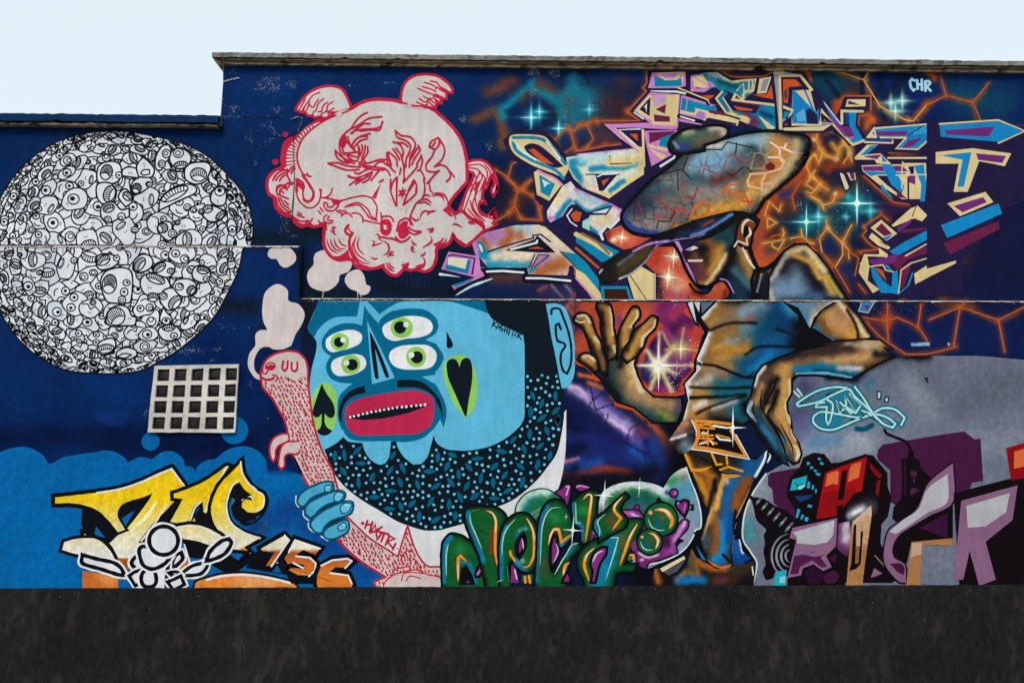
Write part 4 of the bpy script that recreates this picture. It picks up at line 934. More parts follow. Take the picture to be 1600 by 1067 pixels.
part('toes'); OF(FUR, FR, 2.2, 'p 600,912 615,898 632,893 650,890 668,897 690,905 690,940 600,940'); Ln(FR, 2, 'J 1330,920 1320,850 1350,810 1390,800 1430,830 / 1240,1000 1260,960 1330,940 1400,930 / 1320,1050 1340,990 1400,980 1500,990 / 1360,1050 1390,1010 1480,1030 / 1345,850 1350,880 / 1370,840 1372,880 / 1395,850 1390,890 / 1450,900 1480,960'); done()
part('tag')
Ln('#c01530', 3.1, 'J 1035,550 1015,612 / 1018,585 1068,580 / 1078,560 1052,642 / 1060,652 1100,580 1112,682 / 1065,642 1116,640 / 1158,600 1120,622 1150,660 1115,707 / 1130,640 1212,662 / 1178,652 1150,722 / 1216,682 1185,752 / 1208,668 1262,700 1200,722 1252,782 / 1270,740 1245,790', 0); El('#c01530', PT('J 995,570')[0], 2.6); El('#c01530', PT('J 1286,782')[0], 1.2); done()
# ------------------------------------------------------------------ blue hand
fig('blue_hand', 'light blue cartoon hand gripping the furry animal above the number lettering', 'mural', (515, 845), 6.5e-3)
HB = '#4bacd2'; HD = '#0a4f6c'
part('glow'); Ln('#c6dbe6', 2.2, 'J 440,345 440,400 462,437 / 500,470 503,510 545,548 / 543,570 548,612 595,648 / 650,680 705,716')
for shp, nail, kn in (
  ('450,390 470,340 530,285 620,245 700,222 745,235 755,280 730,310 650,325 560,370 510,430 470,425', '675,285 690,257 742,257 722,308 680,308', '475,350 470,395 / 495,340 490,390 / 515,335 505,385 / 605,285 612,330 / 625,275 630,330'),
  ('515,450 550,400 620,360 700,325 800,297 845,315 850,350 825,385 760,395 660,440 600,500 560,530 525,500', '755,350 790,310 845,332 805,387 765,387', '530,470 545,500 / 548,458 565,500 / 565,450 580,490 / 700,370 705,395 / 715,360 725,395'),
  ('560,570 600,520 680,460 780,415 860,387 910,395 918,440 895,490 830,520 740,550 680,600 655,650 600,645 570,610', '808,440 850,402 913,412 872,482 820,487', '715,490 740,530 / 735,480 760,530 / 755,470 775,520 / 585,590 610,625 / 600,575 630,615'),
  ('670,650 700,610 770,575 850,540 880,560 880,620 850,660 780,695 720,705 680,690', '788,602 840,562 862,590 847,627 800,632', '700,640 705,675 / 720,635 722,670 / 735,630 740,660')):
    part('finger'); OF(HB, HD, 3.4, 'J '+shp); Ln(HD, 2, 'J '+kn, 0, t=1)
    o = done(); part('nail', o); OF('#68bfe0', HD, 2, 'J '+nail); n_ = PT('J '+nail); Ln('#b8e2f0', 1.2, np.array([n_[0]*.3+n_[1]*.7+[1, 1.5], n_[1]*.5+n_[2]*.5+[0, 1.8]]), 0); done()

# ------------------------------------------------------------------ blue cloud under the yellow lettering
fig('bubble_backdrop', 'bright blue bubble cloud behind the yellow lettering below the window', 'mural', (250, 985), 1.2e-3)
CB = '#0163a6'
part('cloud')
Air('p -90,700 -60,690 -30,699 -14,716 8,703 40,698 66,710 78,724 100,714 H 50,832 130,818 220,835 290,880 318,920 400,880 470,878 520,890 590,840 670,822 740,850 785,900 792,950 850,955 885,1000 900,950 980,900 1050,888 1120,830 1200,795 1300,785 1387,812 K 60,845 140,890 190,960 207,1040 J 212,140 330,130 430,150 500,190 560,270 700,600 790,690 1000,900 1180,1020 p 615,986 -90,986', CB,
    [('#0a3f86', 46, .8, 'J 260,520 480,470 560,600 700,760 900,930 1000,980', .85), ('#06305f', 16, .8, 'J 20,560 140,600 / I 860,700', .5), ('#0a3c80', 20, .8, 'J 60,640 120,600', .7), ('#012a66', 10, .6, 'J 215,80 215,135 420,140', .5), ('#0b5a9a', 20, .8, 'J 650,900 850,960 I 880,960'), ('#4a4a5a', 6, .8, 'J 150,640 190,560', .5), ('#1a6aa0', 10, .9, 'J 60,720 140,740', .6)], 3.2)
part('bubble'); El(CB, PT('H 508,745')[0], 14.2, n=30); part('bubble'); El(CB, PT('H 1208,652')[0], 21.5, n=34); done()
# ------------------------------------------------------------------ yellow lettering
fig('yellow_lettering', 'big yellow fading to cream graffiti lettering with black outlines, lower left', 'graffiti', (250, 985), 4e-3)
YG = [(715, '#ecc60c'), (780, '#efc91a'), (812, '#e8d267'), (835, '#e8dfb4'), (868, '#e6e2dc'), (900, '#d98a4a'), (940, '#cf6a24')]
K1 = '#0b0e15'; W1 = '#e4e6ea'
def letter(name, s, white=None, grad=YG, extra=(), wl=2.6, ow=5):
    part(name); Ln(K1, ow+3, s, 2, 1); Air(s, '#ecc60c', extra, 3, 2, grad); Ln(K1, ow, s, 2, 1)
    if white: Ln(W1, wl, white, 1)
part('drop_shadow'); F(K1, 'I 780,720 900,730 1010,770 985,850 830,852', 1); part('drop_shadow'); F(K1, 'I 1020,920 1150,820 1250,890 1387,810 1330,900 1200,995 1130,985', 0); part('drop_shadow'); F(K1, 'I 650,440 700,470 640,580 560,590 600,500', 0)
part('drop_shadow'); F(K1, 'J -50,540 60,565 130,520 190,440 195,380 200,330 215,380 190,470 110,560 10,590', 1)
letter('letter_shape', 'I -300,345 -100,322 60,303 250,272 430,212 560,152 688,95 815,272 700,325 718,395 640,480 540,578 425,728 500,800 470,880 220,872 60,845 -60,760 -60,640 60,690 160,725 230,660 150,560 50,470 -120,420 -300,420', 'I 60,318 250,287 430,228 560,168 684,118 790,262 / 640,415 540,578 430,720')
F(K1, 'I -60,440 50,470 150,555 222,652 155,720 60,690 -60,610'); F('#0b62a4', 'I 55,600 130,690 70,680 40,660', 0); F(K1, 'I 232,500 262,425 345,382 430,360 524,322 500,370 420,480 305,625 262,570'); F('#0b62a4', 'I 266,530 380,462 298,596', 0); Ln(K1, 4, 'I 232,660 315,628 290,600', 0); Ln('#f4efc8', 6, 'I 560,390 470,520 380,600', 1, 0, 1)
Ln(K1, 4.5, 'I 60,690 150,740 200,810 232,880'); Ln(W1, 2.4, 'I 60,712 130,755 190,830 205,880')
letter('letter_shape', 'I 690,318 820,272 960,208 1145,80 1178,92 1092,230 1010,380 975,492 940,492 932,400 880,440 840,556 760,582 655,568 760,378 692,370', 'I 1140,105 1050,270 1000,380 968,480 / 930,392 880,440 838,550', ow=4.2)
F(K1, 'I 845,552 935,415 948,492 1000,500 1030,600 1095,668 1000,640 900,570'); F('#d8c040', 'I 855,552 875,525 882,556', 0)
letter('letter_shape', 'I 1002,440 1040,312 1100,215 1180,135 1275,35 1287,140 1340,235 J 50,235 110,283 172,320 192,372 168,450 110,492 40,490 I 1310,490 1258,440 1262,390 1300,360 1365,372 1330,335 1290,305 1245,245 1200,262 1160,340 1142,440 1180,560 1290,640 J 172,690 25,772 80,822 I 1250,892 1330,812 1180,798 1110,702 1085,670 1020,560', 'I 1260,62 1272,150 1325,240 1387,290 J 90,292 160,332 175,372 160,440 115,470 / I 1240,215 1190,262 1158,340 1140,440 1178,565 1290,650 J 140,695 / I 1270,378 1300,350 1345,350 1365,375', ow=4.2, extra=[('#c06a30', 14, .3, 'I 1190,830 1300,815'), ('#c06a30', 12, .3, 'I 1240,860')])
F(K1, 'I 1180,330 1230,250 1290,310 1345,340 1260,385 1250,440 1300,492 1387,480 1387,540 1260,560 1190,500'); F('#2a6a90', 'I 1185,355 1215,380 1180,430', 0)
letter('letter_shape', 'I 720,590 840,572 960,592 1100,665 1180,760 1150,800 1020,772 900,732 780,712 740,660', 'I 730,605 840,592 960,615 1100,690', ow=4)
letter('letter_shape', 'I -220,720 -100,690 40,690 120,730 190,810 225,880 60,860 -100,840 -240,800', ow=3.6)
part('letter_foot'); Air('I 240,862 345,862 330,950 300,965 230,1000 60,985 -60,970 -60,1400 240,1400', '#c96a2a', [('#8a4a1c', 12, .8, 'I 290,890 280,950'), ('#e08a48', 20, .8, 'I 100,1020 160,1040')], 3.5, 0); part('letter_foot'); Air('I 740,950 800,760 850,920 780,960', '#c5682c', [('#e8d8c0', 8, .8, 'I 790,780 800,830')], 3, 0); Ln(W1, 2.6, 'I 790,750 840,915', 0)
part('oval_base'); s_ = 'I 880,1080 980,1030 1100,1000 1250,988 J 50,992 160,1005 280,1030 420,1075 480,1180 470,1380 I 880,1380'
Ln(K1, 7, s_, 1, 1); Air(s_, '#de8236', [('#e8a060', 30, .9, 'J 40,1060 200,1090'), ('#c05a1c', 40, .9, 'J 0,1300 200,1300')], 3.5); Ln(W1, 3.4, 'I 980,1042 1100,1012 1250,1000 J 50,1004 160,1017 280,1040 400,1072'); done()
# ------------------------------------------------------------------ white line creature
fig('bubble_creature', 'white bubble creature in thick black lines over the yellow lettering', 'graffiti', (250, 985), 6.5e-3)
def blobB(name, s, w=4.8): part(name); Ln('#e6e8ec', w*2.5, s, 1, 1); OF('#dfe1e6', K1, w*1.25, s)
blobB('arm', 'I -60,835 60,868 200,900 262,945 290,1005 240,1000 100,955 -60,905', 5)
blobB('arm', 'I 775,985 860,925 985,895 975,940 930,990 860,1005 780,1008', 4.6)
blobB('antenna', 'I 975,885 1005,805 1100,720 1160,702 1182,738 1120,830 1000,882', 5)
blobB('ear', 'I 350,905 385,850 432,850 440,930 395,962', 5); blobB('ear', 'I 680,935 715,840 765,815 775,870 700,942', 5)
blobB('body', 'I 560,950 660,880 640,1060 640,1380 420,1380 430,1080', 5)
blobB('cheek', 'I 330,1010 380,975 440,960 440,1060 380,1090', 4.4); blobB('belly', 'I 430,1030 450,975 500,958 545,985 555,1060 520,1100 450,1090', 5)
blobB('foot', 'I 660,985 720,975 760,1000 700,1010', 4.4); blobB('foot', 'I 650,1060 700,1040 760,1010 790,1080 700,1130', 4.4)
blobB('jaw', 'I 412,800 440,765 500,775 560,830 650,852 668,858 630,905 560,945 500,950 440,910', 5)
blobB('head', disc(PT('I 617,716')[0], 22.6, 22.2, 0, 26), 5.2); done()
# ------------------------------------------------------------------ digits
fig('number_lettering', 'cream and brown graffiti number 156 under the blue hand', 'graffiti', (480, 930), 5.5e-3)
DG = [(835, '#ebe3c0'), (858, '#e6dcc0'), (861, '#a8572c'), (885, '#c86a2a'), (900, '#d67c2c'), (930, '#cf6a24')]
def digit(s, wl):
    part('digit'); Ln(K1, 11, s, 0, 1); Air(s, '#c86a2a', [], 3, 0, DG); Ln(K1, 2.4, s, 0, 1); Ln(W1, 2.6, wl, 0)
part('shadow'); F(K1, 'J 20,940 130,780 170,760 260,820 330,860 400,930 420,1000 560,1010 650,980 760,1000 620,1075 400,1075 360,1000 150,965', 0); F('#0b5a9a', 'J 240,975 285,920 320,985', 0)
digit('J 140,780 345,665 388,712 240,932 180,930 252,818 152,806', 'J 345,672 382,712 235,930')
digit('J 372,812 432,702 652,776 602,842 500,800 440,842 560,852 612,905 602,970 550,1015 450,1008 368,962 400,935 480,945 505,922 420,905 370,920 336,862', 'J 432,712 640,782 / 432,712 380,812 / 440,846 555,858 605,905 598,965 548,1012 / 415,900 500,945')
digit('J 608,1075 612,1005 642,930 740,870 870,857 922,886 850,948 772,942 725,978 880,1000 915,1080 900,1200 640,1200', 'J 650,925 740,880 868,866 905,886 850,945 / 725,985 875,1006 905,1075'); done()
part('wire'); Ln('#23262c', .9, 'J 285,902 420,950 600,1010 720,1052'); El('#c8c0b8', PT('J 283,900')[0], 1.3); done()

DP = '#221a40'; CR = '#dac58e'; PK = '#cc80c6'; TL = '#0a84aa'; WH = '#d9e8ea'; OR = '#cc5326'; PL = '#681f46'
def piece(col, s, w=0, lc=DP, sm=0):
    if w: Ln(lc, w, s, sm, 1)
    F(col, s, sm)
fig('pink_cream_lettering', 'angular pink, cream and turquoise wildstyle lettering sweeping up behind the cap', 'graffiti', (760, 465), 1.6e-3)
# dark backing
part('backing')
Ln(DP, 15, 'X 615,650 700,585 900,600 980,680 1090,820 1060,950 820,850 680,770', 0, 1)
F(DP, 'Y 240,490 660,345 930,365 1000,390 1130,480 1280,640 1290,1000 1170,860 1120,860 750,850 740,790 400,800 300,590', 0)
F(DP, 'X 815,890 1280,740 c 0,30 470,-15 660,-20 720,60 600,190 440,320 370,400 345,460 330,520 230,600 200,650 320,730 180,850 150,900 160,940 330,900 440,820 600,900 600,1060 0,1060 0,640 Y 1060,400 930,250 830,170', 0)
F(DP, 'Z 690,130 1080,120 1110,125 a 100,110 260,190 520,195 660,170 680,130 800,115 970,150 1130,380 1340,640 1350,520 1400,500 1400,820 1250,720 1170,740 720,740 640,735 260,660 Z 1380,760 1000,720 920,800 910,900 990,960 800,1067 560,920 420,890 0,945 0,915 450,850 260,650 500,650 720,620 530,535 700,330 690,300', 0)
done()
part('letter_loop')
piece(CR, 'X 615,650 630,600 700,587 900,602 980,682 1090,822 1110,872 1070,955 1000,920 820,850 690,775 640,725', 2.4, DP, 1)
Ln(TL, 5, 'X 650,615 880,625 990,720 1085,835 / 650,655 680,725 800,800 1000,885 1070,955'); Ln('#cfe0dc', 3.4, 'X 660,640 720,720 840,800 / 930,650 1040,790'); F(DP, 'X 738,690 790,663 870,680 960,750 1072,855 1000,866 880,812 770,742'); F(OR, 'X 778,718 822,705 900,770 992,840 890,822', 0)
part('letter_bar'); piece(CR, 'X 822,905 858,880 1000,950 1062,1000 Y 1060,40 950,182 848,130', 2, DP); F(TL, 'X 865,922 980,990 Y 1000,40 950,150 880,110', 0); F('#cfe0dc', 'X 890,960 960,1000 Y 940,40 910,70', 0); Ln(PK, 3, 'X 850,890 1000,955 1060,1010')
part('letter_block')
Air('X 1090,780 1200,762 c 0,48 200,28 468,2 472,190 350,270 230,357 160,327 40,282 X 1240,1042 1150,950 1112,880', '#d5d9c6', [(TL, 11, .5, 'X 1140,812 1220,812 / 1150,850 1240,1040'), (TL, 9, .6, 'c 100,150 300,140 460,112 / 60,110 0,95'), ('#b8d4d8', 22, .8, 'c 60,70 200,60'), (CR, 14, .5, 'c 240,105 400,100 / 450,20 455,180 340,260 230,340 120,300'), ('#e4c8b8', 14, .7, 'c 60,260 130,290'), (PK, 4, .4, 'c 0,48 200,28 468,4'), (TL, 8, .5, 'c 240,300 330,240')], 2.4, 0)
F(DP, 'c 135,195 290,190 190,305 160,305', 0); F(OR, 'c 178,235 232,215 190,272', 0); Ln(DP, 2, 'c 235,60 240,118 390,110 / 70,190 300,190', 0); Ln(CR, 4, 'c 245,65 245,105 390,100 400,85 465,85', 0); Ln(WH, 2, 'c 150,205 185,190 290,185', 0)
part('letter_limb')
Air('Y 930,270 1060,60 1130,18 c 0,285 120,340 250,395 332,440 305,490 240,557 210,546 165,612 50,557 40,520 80,470 0,400 Y 1130,210 1060,310 960,362 935,330', '#d9d2ce', [(PK, 8, .5, 'c 0,290 120,343 250,398 325,440 300,480'), (PK, 8, .6, 'Y 950,330 1090,300 1200,250'), (TL, 9, .5, 'Y 1120,180 1010,315 / c 0,385 80,450 230,412'), (TL, 7, .4, 'c 70,490 75,540 140,598'), ('#e8cfa0', 12, .7, 'c 160,520 230,490 / Y 1010,190 1060,100'), ('#9fc8d8', 10, .7, 'c 20,330 150,390')], 2.4, 0)
Ln(DP, 3, 'c 80,465 150,440 250,410 210,465 80,465 / 0,400 80,465', 0); F('#cfe2e4', 'c 110,455 230,425 205,460', 0); F(DP, 'Y 1068,300 1110,228 1180,223 1235,270 1285,278 1285,345 1235,385 1180,402 1088,342', 0); F(OR, 'Y 1128,300 1170,265 1222,280 1202,352 1160,352', 0); Ln(WH, 2, 'Y 1140,250 1098,302 1128,358 1180,392', 0); F('#a8d8d0', 'Y 1230,350 1285,320 1285,430 1225,400', 0)
Ln(WH, 4, 'c 300,500 240,560 215,545 170,600 185,640', 0)
part('letter_arch')
Air('Y 300,515 430,442 660,385 860,380 920,400 1170,622 1282,862 1282,925 1150,790 1112,768 1100,802 780,792 758,748 350,745 340,640', '#cdbcb8', [('#b07cb8', 30, .7, 'Y 340,530 470,480 560,450'), ('#aa5a2a', 14, .7, 'Y 620,430 620,490 560,540 / 690,430 710,480 / 400,530 440,590'), ('#9fc0c4', 16, .8, 'Y 680,400 780,390'), (TL, 14, .5, 'Y 400,620 440,640 520,620 / 450,712 770,702'), ('#e2d2b4', 18, .7, 'Y 500,640 760,640 / 880,410 1080,600 1160,720'), ('#b0602c', 26, .7, 'Y 860,760 960,730 1060,700'), ('#a880b8', 14, .8, 'Y 860,700 920,660'), (PK, 6, .4, 'Y 310,520 350,640 355,740 / 1100,800 1140,770 1200,850'), (TL, 6, .3, 'Y 790,770 830,740'), ('#b0602c', 12, .6, 'Y 1150,760 1250,880')], 2.4, 0)
F(TL, 'Y 1040,600 1170,622 1284,725 1284,840 1160,720', 0); F(TL, 'Y 340,515 390,520 450,620 420,650 380,620', 0); F('#e0dcc0', 'Y 358,540 380,545 400,600 385,610', 0)
F('#141028', 'Y 578,595 830,500 850,468 1005,612 860,612', 0); Ln(WH, 3, 'Y 632,586 845,530 850,512', 0); F(OR, 'Y 768,580 850,562 905,582', 0); Ln(DP, 2.6, 'Y 440,605 640,540 820,490 815,470 880,460 960,522', 0); Ln(DP, 1.8, 'Y 830,625 780,740 / 860,632 800,742 / 950,635 860,632 / 950,635 830,730', 0); F(DP, 'Y 365,645 440,740 375,735', 0); Ln(DP, 2, 'Y 1040,600 1290,850', 0)
part('underline'); Ln('#120f22', 9, 'Y 360,765 500,760 745,762 752,840 1130,850', 0); Ln(DP, 8, 'Y 1135,740 1140,850 1290,1010', 0); Ln(WH, 3.2, 'Y 430,770 560,765 735,778 / 760,825 900,826 1125,847', 0)
part('end_box'); F(PK, 'Y 110,605 350,640 380,760 412,790 350,822 50,750', 0); Ln(DP, 2.6, 'Y 112,640 140,630 330,660 308,790', 0); F(TL, 'Y 82,730 105,690 240,740 275,668 300,680 272,790 90,752', 0); F('#e4dcc2', 'Y 110,650 270,665 250,748 105,712', 0)
Ln('#120f22', 11, 'Y 120,940 420,810', 0); F(PK, 'Y 138,888 330,820 400,788 412,805 180,905 160,922', 0); F(TL, 'Y 148,880 320,828 300,850 165,902', 0); Ln(WH, 4, 'Y 40,792 120,802 205,816', t=2); Ln('#b8dce4', 4, 'Y 170,968 300,893 400,855 480,828', t=1)
part('letter_tail')
F(TL, 'c 0,590 60,610 300,725 240,770 180,800 0,660', 0); Ln(CR, 7, 'c 0,605 110,660 240,745', 0); Ln('#8a6a3a', 4, 'c 40,600 150,660 230,740', 0); Ln(DP, 7, 'c 0,680 100,760 170,830', 0); Ln('#b8552a', 4, 'c 0,702 90,780 165,845', 0); F(TL, 'c 0,740 60,790 160,920 160,1000 80,920 0,830', 0); F(CR, 'c 0,845 60,880 170,1010 180,1060 120,1060 0,905', 0); Ln(PK, 3, 'c 0,910 90,1010 140,1060', 0)
F(TL, 'c 170,965 360,965 395,1060 180,1060', 0); F('#3a1a14', 'c 195,985 350,985 370,1060 200,1060', 0); F(CR, 'c 355,892 455,830 540,880 540,1060 405,1060', 0); Ln('#4a3a1a', 1.6, 'c 375,890 490,1060', 0); F(OR, 'c 260,925 310,910 290,935', 0); Ln('#d8d0a0', 1.6, 'c 548,880 548,1060', 0)
part('letter_box'); piece(PK, 'Z 708,302 745,150 1075,140 1075,282 990,302', 3); F(TL, 'Z 770,182 870,222 1040,210 1035,282 770,287', 0); F(CR, 'Z 780,152 1067,145 1045,252 1035,250 1035,170 990,222 870,226', 0); F(PK, 'Z 800,165 1010,160 960,205 880,205', 0)
Ln('#120f22', 7, 'Z 730,338 1000,330 1310,455', 0); Ln(WH, 3, 'Z 740,335 980,335 1070,355', 0); Ln(CR, 2.4, 'Z 1000,300 1290,415 1310,465', 0)
part('letter_band'); F(PK, 'Z 1000,372 1060,375 1381,475 a 0,480 40,520 0,605 Z 1230,665 1000,625', 0); F(TL, 'Z 1040,392 1092,412 1172,440 1165,545 1025,517', 0); F(TL, 'Z 1100,415 1381,492 1381,545 1180,500', 0); F(PL, 'Z 1300,520 1381,545 a 60,540 0,560 Z 1300,560', 0); F(CR, 'Z 1020,517 1160,547 1188,500 1305,530 1270,622 1240,610 1260,548 1200,540 1170,570 1020,545', 0); F('#9a7ac0', 'Z 1195,525 1280,545 1255,610 1170,575', 0); Ln(PK, 1.4, 'Z 1092,412 1078,520', 0)
part('letter_arrow'); piece(PK, 'Z 728,342 1020,365 1000,690 280,658 720,640 570,522', 3); F(CR, 'Z 740,378 1010,365 985,672 735,655 745,620 575,525 720,365', 0); F('#c8a0c0', 'Z 740,380 890,375 880,440 770,490', 0); F(DP, 'Z 620,510 732,388 722,577', 0); F(WH, 'Z 662,495 698,450 690,545 680,490', 0); F(PL, 'Z 778,510 885,458 872,552', 0); F(PL, 'Z 762,560 922,580 922,632 770,630', 0); Ln(WH, 2, 'Z 570,540 660,602', 0)
piece(CR, 'Z 275,655 380,668 640,690 655,900 640,940 430,790', 0); F(PK, 'Z 275,652 720,660 990,680 990,710 600,690 380,690 620,930 600,920', 0); F(DP, 'Z 385,690 650,690 655,880 600,872', 0); F(OR, 'Z 525,750 602,750 606,822', 0); Ln(WH, 1.8, 'Z 630,702 420,710 600,870', 0)
part('letter_wedge'); piece(PK, 'Z 660,722 992,712 980,762 905,895 948,950 740,1067 690,860', 2.4); F(PL, 'Z 715,735 980,722 900,785 822,805 720,845', 0); F(TL, 'Z 822,795 985,735 912,885 815,868', 0); F(CR, 'Z 700,848 905,898 890,922 720,882', 0); F(CR, 'Z 720,892 892,966 842,1006', 0); Ln(CR, 4, 'Z 655,712 668,1067', 0); Ln(WH, 3.4, 'Z 975,945 960,985 830,1067', 0)
part('letter_curve')
Air('Z 1125,182 a 0,148 130,145 270,232 400,215 515,208 492,330 382,422 360,390 200,318 180,340 100,290 0,342 Z 1125,335', '#15788f', [(PK, 16, .6, 'Z 1140,200 1140,320 a 0,330'), (CR, 5, .3, 'a 130,150 250,232 400,218 515,212 490,328 400,340 385,415'), ('#c8b8c0', 10, .7, 'a 60,150 140,170'), (PK, 5, .5, 'a 20,240 100,290'), ('#0a4a66', 8, .7, 'a 150,230 300,280')], 2.2, 0)
F(CR, 'Z 1150,192 1242,165 1312,292 1160,312', 0); Ln(PK, 1.6, 'Z 1150,190 1310,285', 0); F('#8a5a80', 'Z 1170,285 1260,305 1165,310', 0); F(CR, 'a 310,330 390,250 400,330', 0); F(TL, 'a 330,320 385,265 385,360', 0); Ln(CR, 2.4, 'a 440,240 440,320 / 480,230 470,320', 0)
Air('a 118,402 210,330 280,420 540,462 692,472 702,700 640,727 400,642 230,562', '#146f8a', [(PL, 16, .6, 'a 280,400 420,440 560,470 / 400,600 500,640'), (CR, 10, .4, 'a 250,560 420,625'), (TL, 30, .6, 'a 620,540 680,620'), ('#0a3a60', 8, .8, 'a 570,540 660,580')], 2.2, 0)
F(DP, 'a 190,392 262,340 285,435 545,478 505,552 285,522', 0); F(OR, 'a 288,475 480,510 470,526 330,517', 0); F(CR, 'a 265,425 300,345 395,420 690,455 692,478 540,460', 0); F(PL, 'a 300,400 320,370 360,415', 0); Ln(CR, 3, 'a 120,402 180,335 / 118,402 230,560', 0); Ln(CR, 2, 'a 185,395 270,530', 0)
F(CR, 'a 0,535 140,560 350,600 330,672 0,590', 0); Ln(DP, 3, 'a 45,600 310,655 / 180,550 350,605', 0); F(PL, 'a 40,515 170,530 230,565 100,560', 0); F(PK, 'a 0,540 20,545 20,600 0,605', 0); F(CR, 'a 532,570 700,690 640,722', 0); piece(CR, 'a 520,357 545,208 660,190 612,350', 2.4); F('#8c8a98', 'a 552,332 577,222 642,206 602,332', 0); F(OR, 'a 480,365 620,362 660,270 680,410 540,385', 0)
Ln('#120f22', 7, 'Z 1010,575 1230,630', 0); Ln(WH, 2.4, 'Z 1025,580 1160,620', 0); F(OR, 'Z 1235,375 1360,370 1310,412', 0); F('#181038', 'a 0,420 30,420 60,470 30,470', 0)
part('letter_d')
piece('#8c93a6', 'a 680,150 780,140 950,170 1050,310 1130,430 1390,755 1390,790 1275,645 1160,722 780,722 738,715 700,300', 0); F('#2a5fa0', 'a 1060,330 1130,430 1300,640 1390,740 1390,790 1275,645 1130,560 1080,400', 0); F('#7a3a80', 'a 1180,510 1300,640 1390,730 1390,770 1300,680', 0)
F(DP, 'a 750,190 940,184 1062,320 870,322 860,492 770,472', 0); F(OR, 'a 775,215 900,218 962,282 830,292 822,452 780,442', 0); F('#4a3a2a', 'a 785,330 815,300 815,400 790,420', 0); Ln(CR, 4.4, 'a 690,150 780,147 / 738,180 945,178 1055,318 / 742,190 750,712 ', 0); F(DP, 'a 765,470 890,500 860,560 770,640 770,700 1180,650 1250,640 1130,660 880,660 870,330 1130,330 1260,640 770,600', 0)
F('#0f7fbe', 'a 870,330 1000,320 1092,545 1130,500 1122,655 870,642', 0); F('#55a8d0', 'a 900,560 980,500 1000,620 920,630', 0); F(CR, 'a 898,332 975,318 1052,492', 0); F(CR, 'a 998,322 1042,318 1098,548', 0); F(DP, 'a 1000,520 1040,500 1110,562 1120,660 1010,652', 0); F(CR, 'a 775,470 880,510 860,560 820,600 855,530 775,500', 0); F(TL, 'a 780,530 855,540 780,610', 0); F(CR, 'a 860,560 868,650 1130,655 1150,500 1270,640 1140,535 1155,668 860,670', 0); F(CR, 'a 780,690 1160,680 1262,650 1170,717 780,717', 0); F(OR, 'a 790,665 805,645 820,665', 0); F(OR, 'a 1172,625 1180,605 1205,625', 0); done()
# ------------------------------------------------------------------ blue purple lettering, right
fig('blue_purple_lettering', 'angular blue, purple and cream wildstyle lettering at the right above the ledge', 'graffiti', (1420, 466), 2.4e-3)
BL = '#1384c2'; PU = '#6d2a76'
part('backing')
F(DP, 'b 170,430 210,330 420,330 420,440 330,460 320,560 390,660 450,560 910,540 1000,540 1180,560 1180,800 900,800 570,790 620,830 900,810 1000,810 1000,1200 e 700,190 640,200 500,150 310,0 b 300,890 290,830 360,740 250,740 100,570 130,500', 0)
F(DP, 'e 150,0 195,0 300,0 270,60 230,115 195,70', 0); F(DP, 'e 360,320 430,255 540,360 490,300 640,175 720,240 900,240 900,700 560,720 380,710 300,590 310,470 430,460 350,370', 0); done()
part('letter_limb'); F('#3c5fa8', 'b -10,325 120,482 190,572 150,560 0,440', 0); F(PU, 'b 140,545 190,575 262,572 302,660 255,700 180,640', 0); F('#a080a0', 'b 240,665 300,655 255,695', 0); F(BL, 'b 190,452 312,450 302,570 372,692 280,722 252,692 302,662 252,562 248,462', 0); F('#17408a', 'b 215,460 248,462 250,560 215,555', 0); Ln(CR, 4, 'b 362,450 188,447 190,552 / 0,430 120,560 280,728 375,692', 0); Ln('#c0d0e0', 2, 'b 0,325 120,480 180,555', 0)
part('letter_box'); F(CR, 'b 218,412 235,350 387,350 385,407', 0); F('#3a2a70', 'b 238,392 246,360 345,398', 0)
part('letter_bar'); F(BL, 'b 465,592 700,572 910,558 1010,552 1010,632 720,668 480,662', 0); F(PU, 'b 470,615 745,612 720,652 480,652', 0); F('#2a9ad4', 'b 780,640 870,570 1010,560 1010,625', 0); F(CR, 'b 388,672 460,573 482,672', 0); F(BL, 'b 440,640 455,610 465,650', 0); Ln(CR, 2.4, 'b 470,590 910,556 1010,550', 0); F('#17408a', 'b 370,692 480,672 620,690 616,712 380,704', 0); Ln(CR, 2.6, 'b 510,668 720,670 / 380,706 612,714 612,692', 0); Ln(DP, 1.6, 'b 740,650 870,568', 0)
part('letter_foot'); F(BL, 'b 720,672 910,645 1000,640 930,690 820,766 640,762', 0); F(PU, 'b 740,692 860,668 780,742 690,756', 0); Ln(CR, 2.6, 'b 725,670 640,760 820,766 910,690 1000,650', 0)
part('letter_step'); F(CR, 'b 295,832 400,728 492,728 360,812 512,800 604,892 480,884 460,852 300,852', 0); F(BL, 'b 345,812 430,735 490,730 385,816', 0); F(PU, 'b 372,822 520,808 482,850 380,830', 0); F(BL, 'b 520,810 570,870 525,868', 0); Ln(CR, 3, 'b 575,838 910,838 1010,832', 0)
part('letter_stack'); F(CR, 'b 352,900 690,890 690,862 710,880 890,880 892,1000 880,1180 690,1180 500,1060 365,950', 0); F(PU, 'b 360,908 690,902 740,950 370,946', 0); F(DP, 'b 480,985 580,985 690,1067 690,1160 560,1060', 0); F(BL, 'b 520,890 602,890 710,1075 690,1130 600,1060', 0); F(BL, 'b 370,948 480,950 720,960 720,975 480,978 430,990', 0); F(BL, 'b 790,902 872,892 892,1060 880,1200 840,1200 850,1060', 0); F('#221a58', 'b 740,910 790,905 790,960 770,990', 0); F(PU, 'b 745,985 800,985 800,1060 745,1040', 0); F(DP, 'b 735,990 750,1000 750,1180 735,1180', 0); Ln(CR, 2, 'b 690,905 690,1090 / 640,980 910,975', 0); F(BL, 'e 430,60 500,150 480,140 430,95', 0); F(PL, 'e 520,100 580,150 520,140', 0)
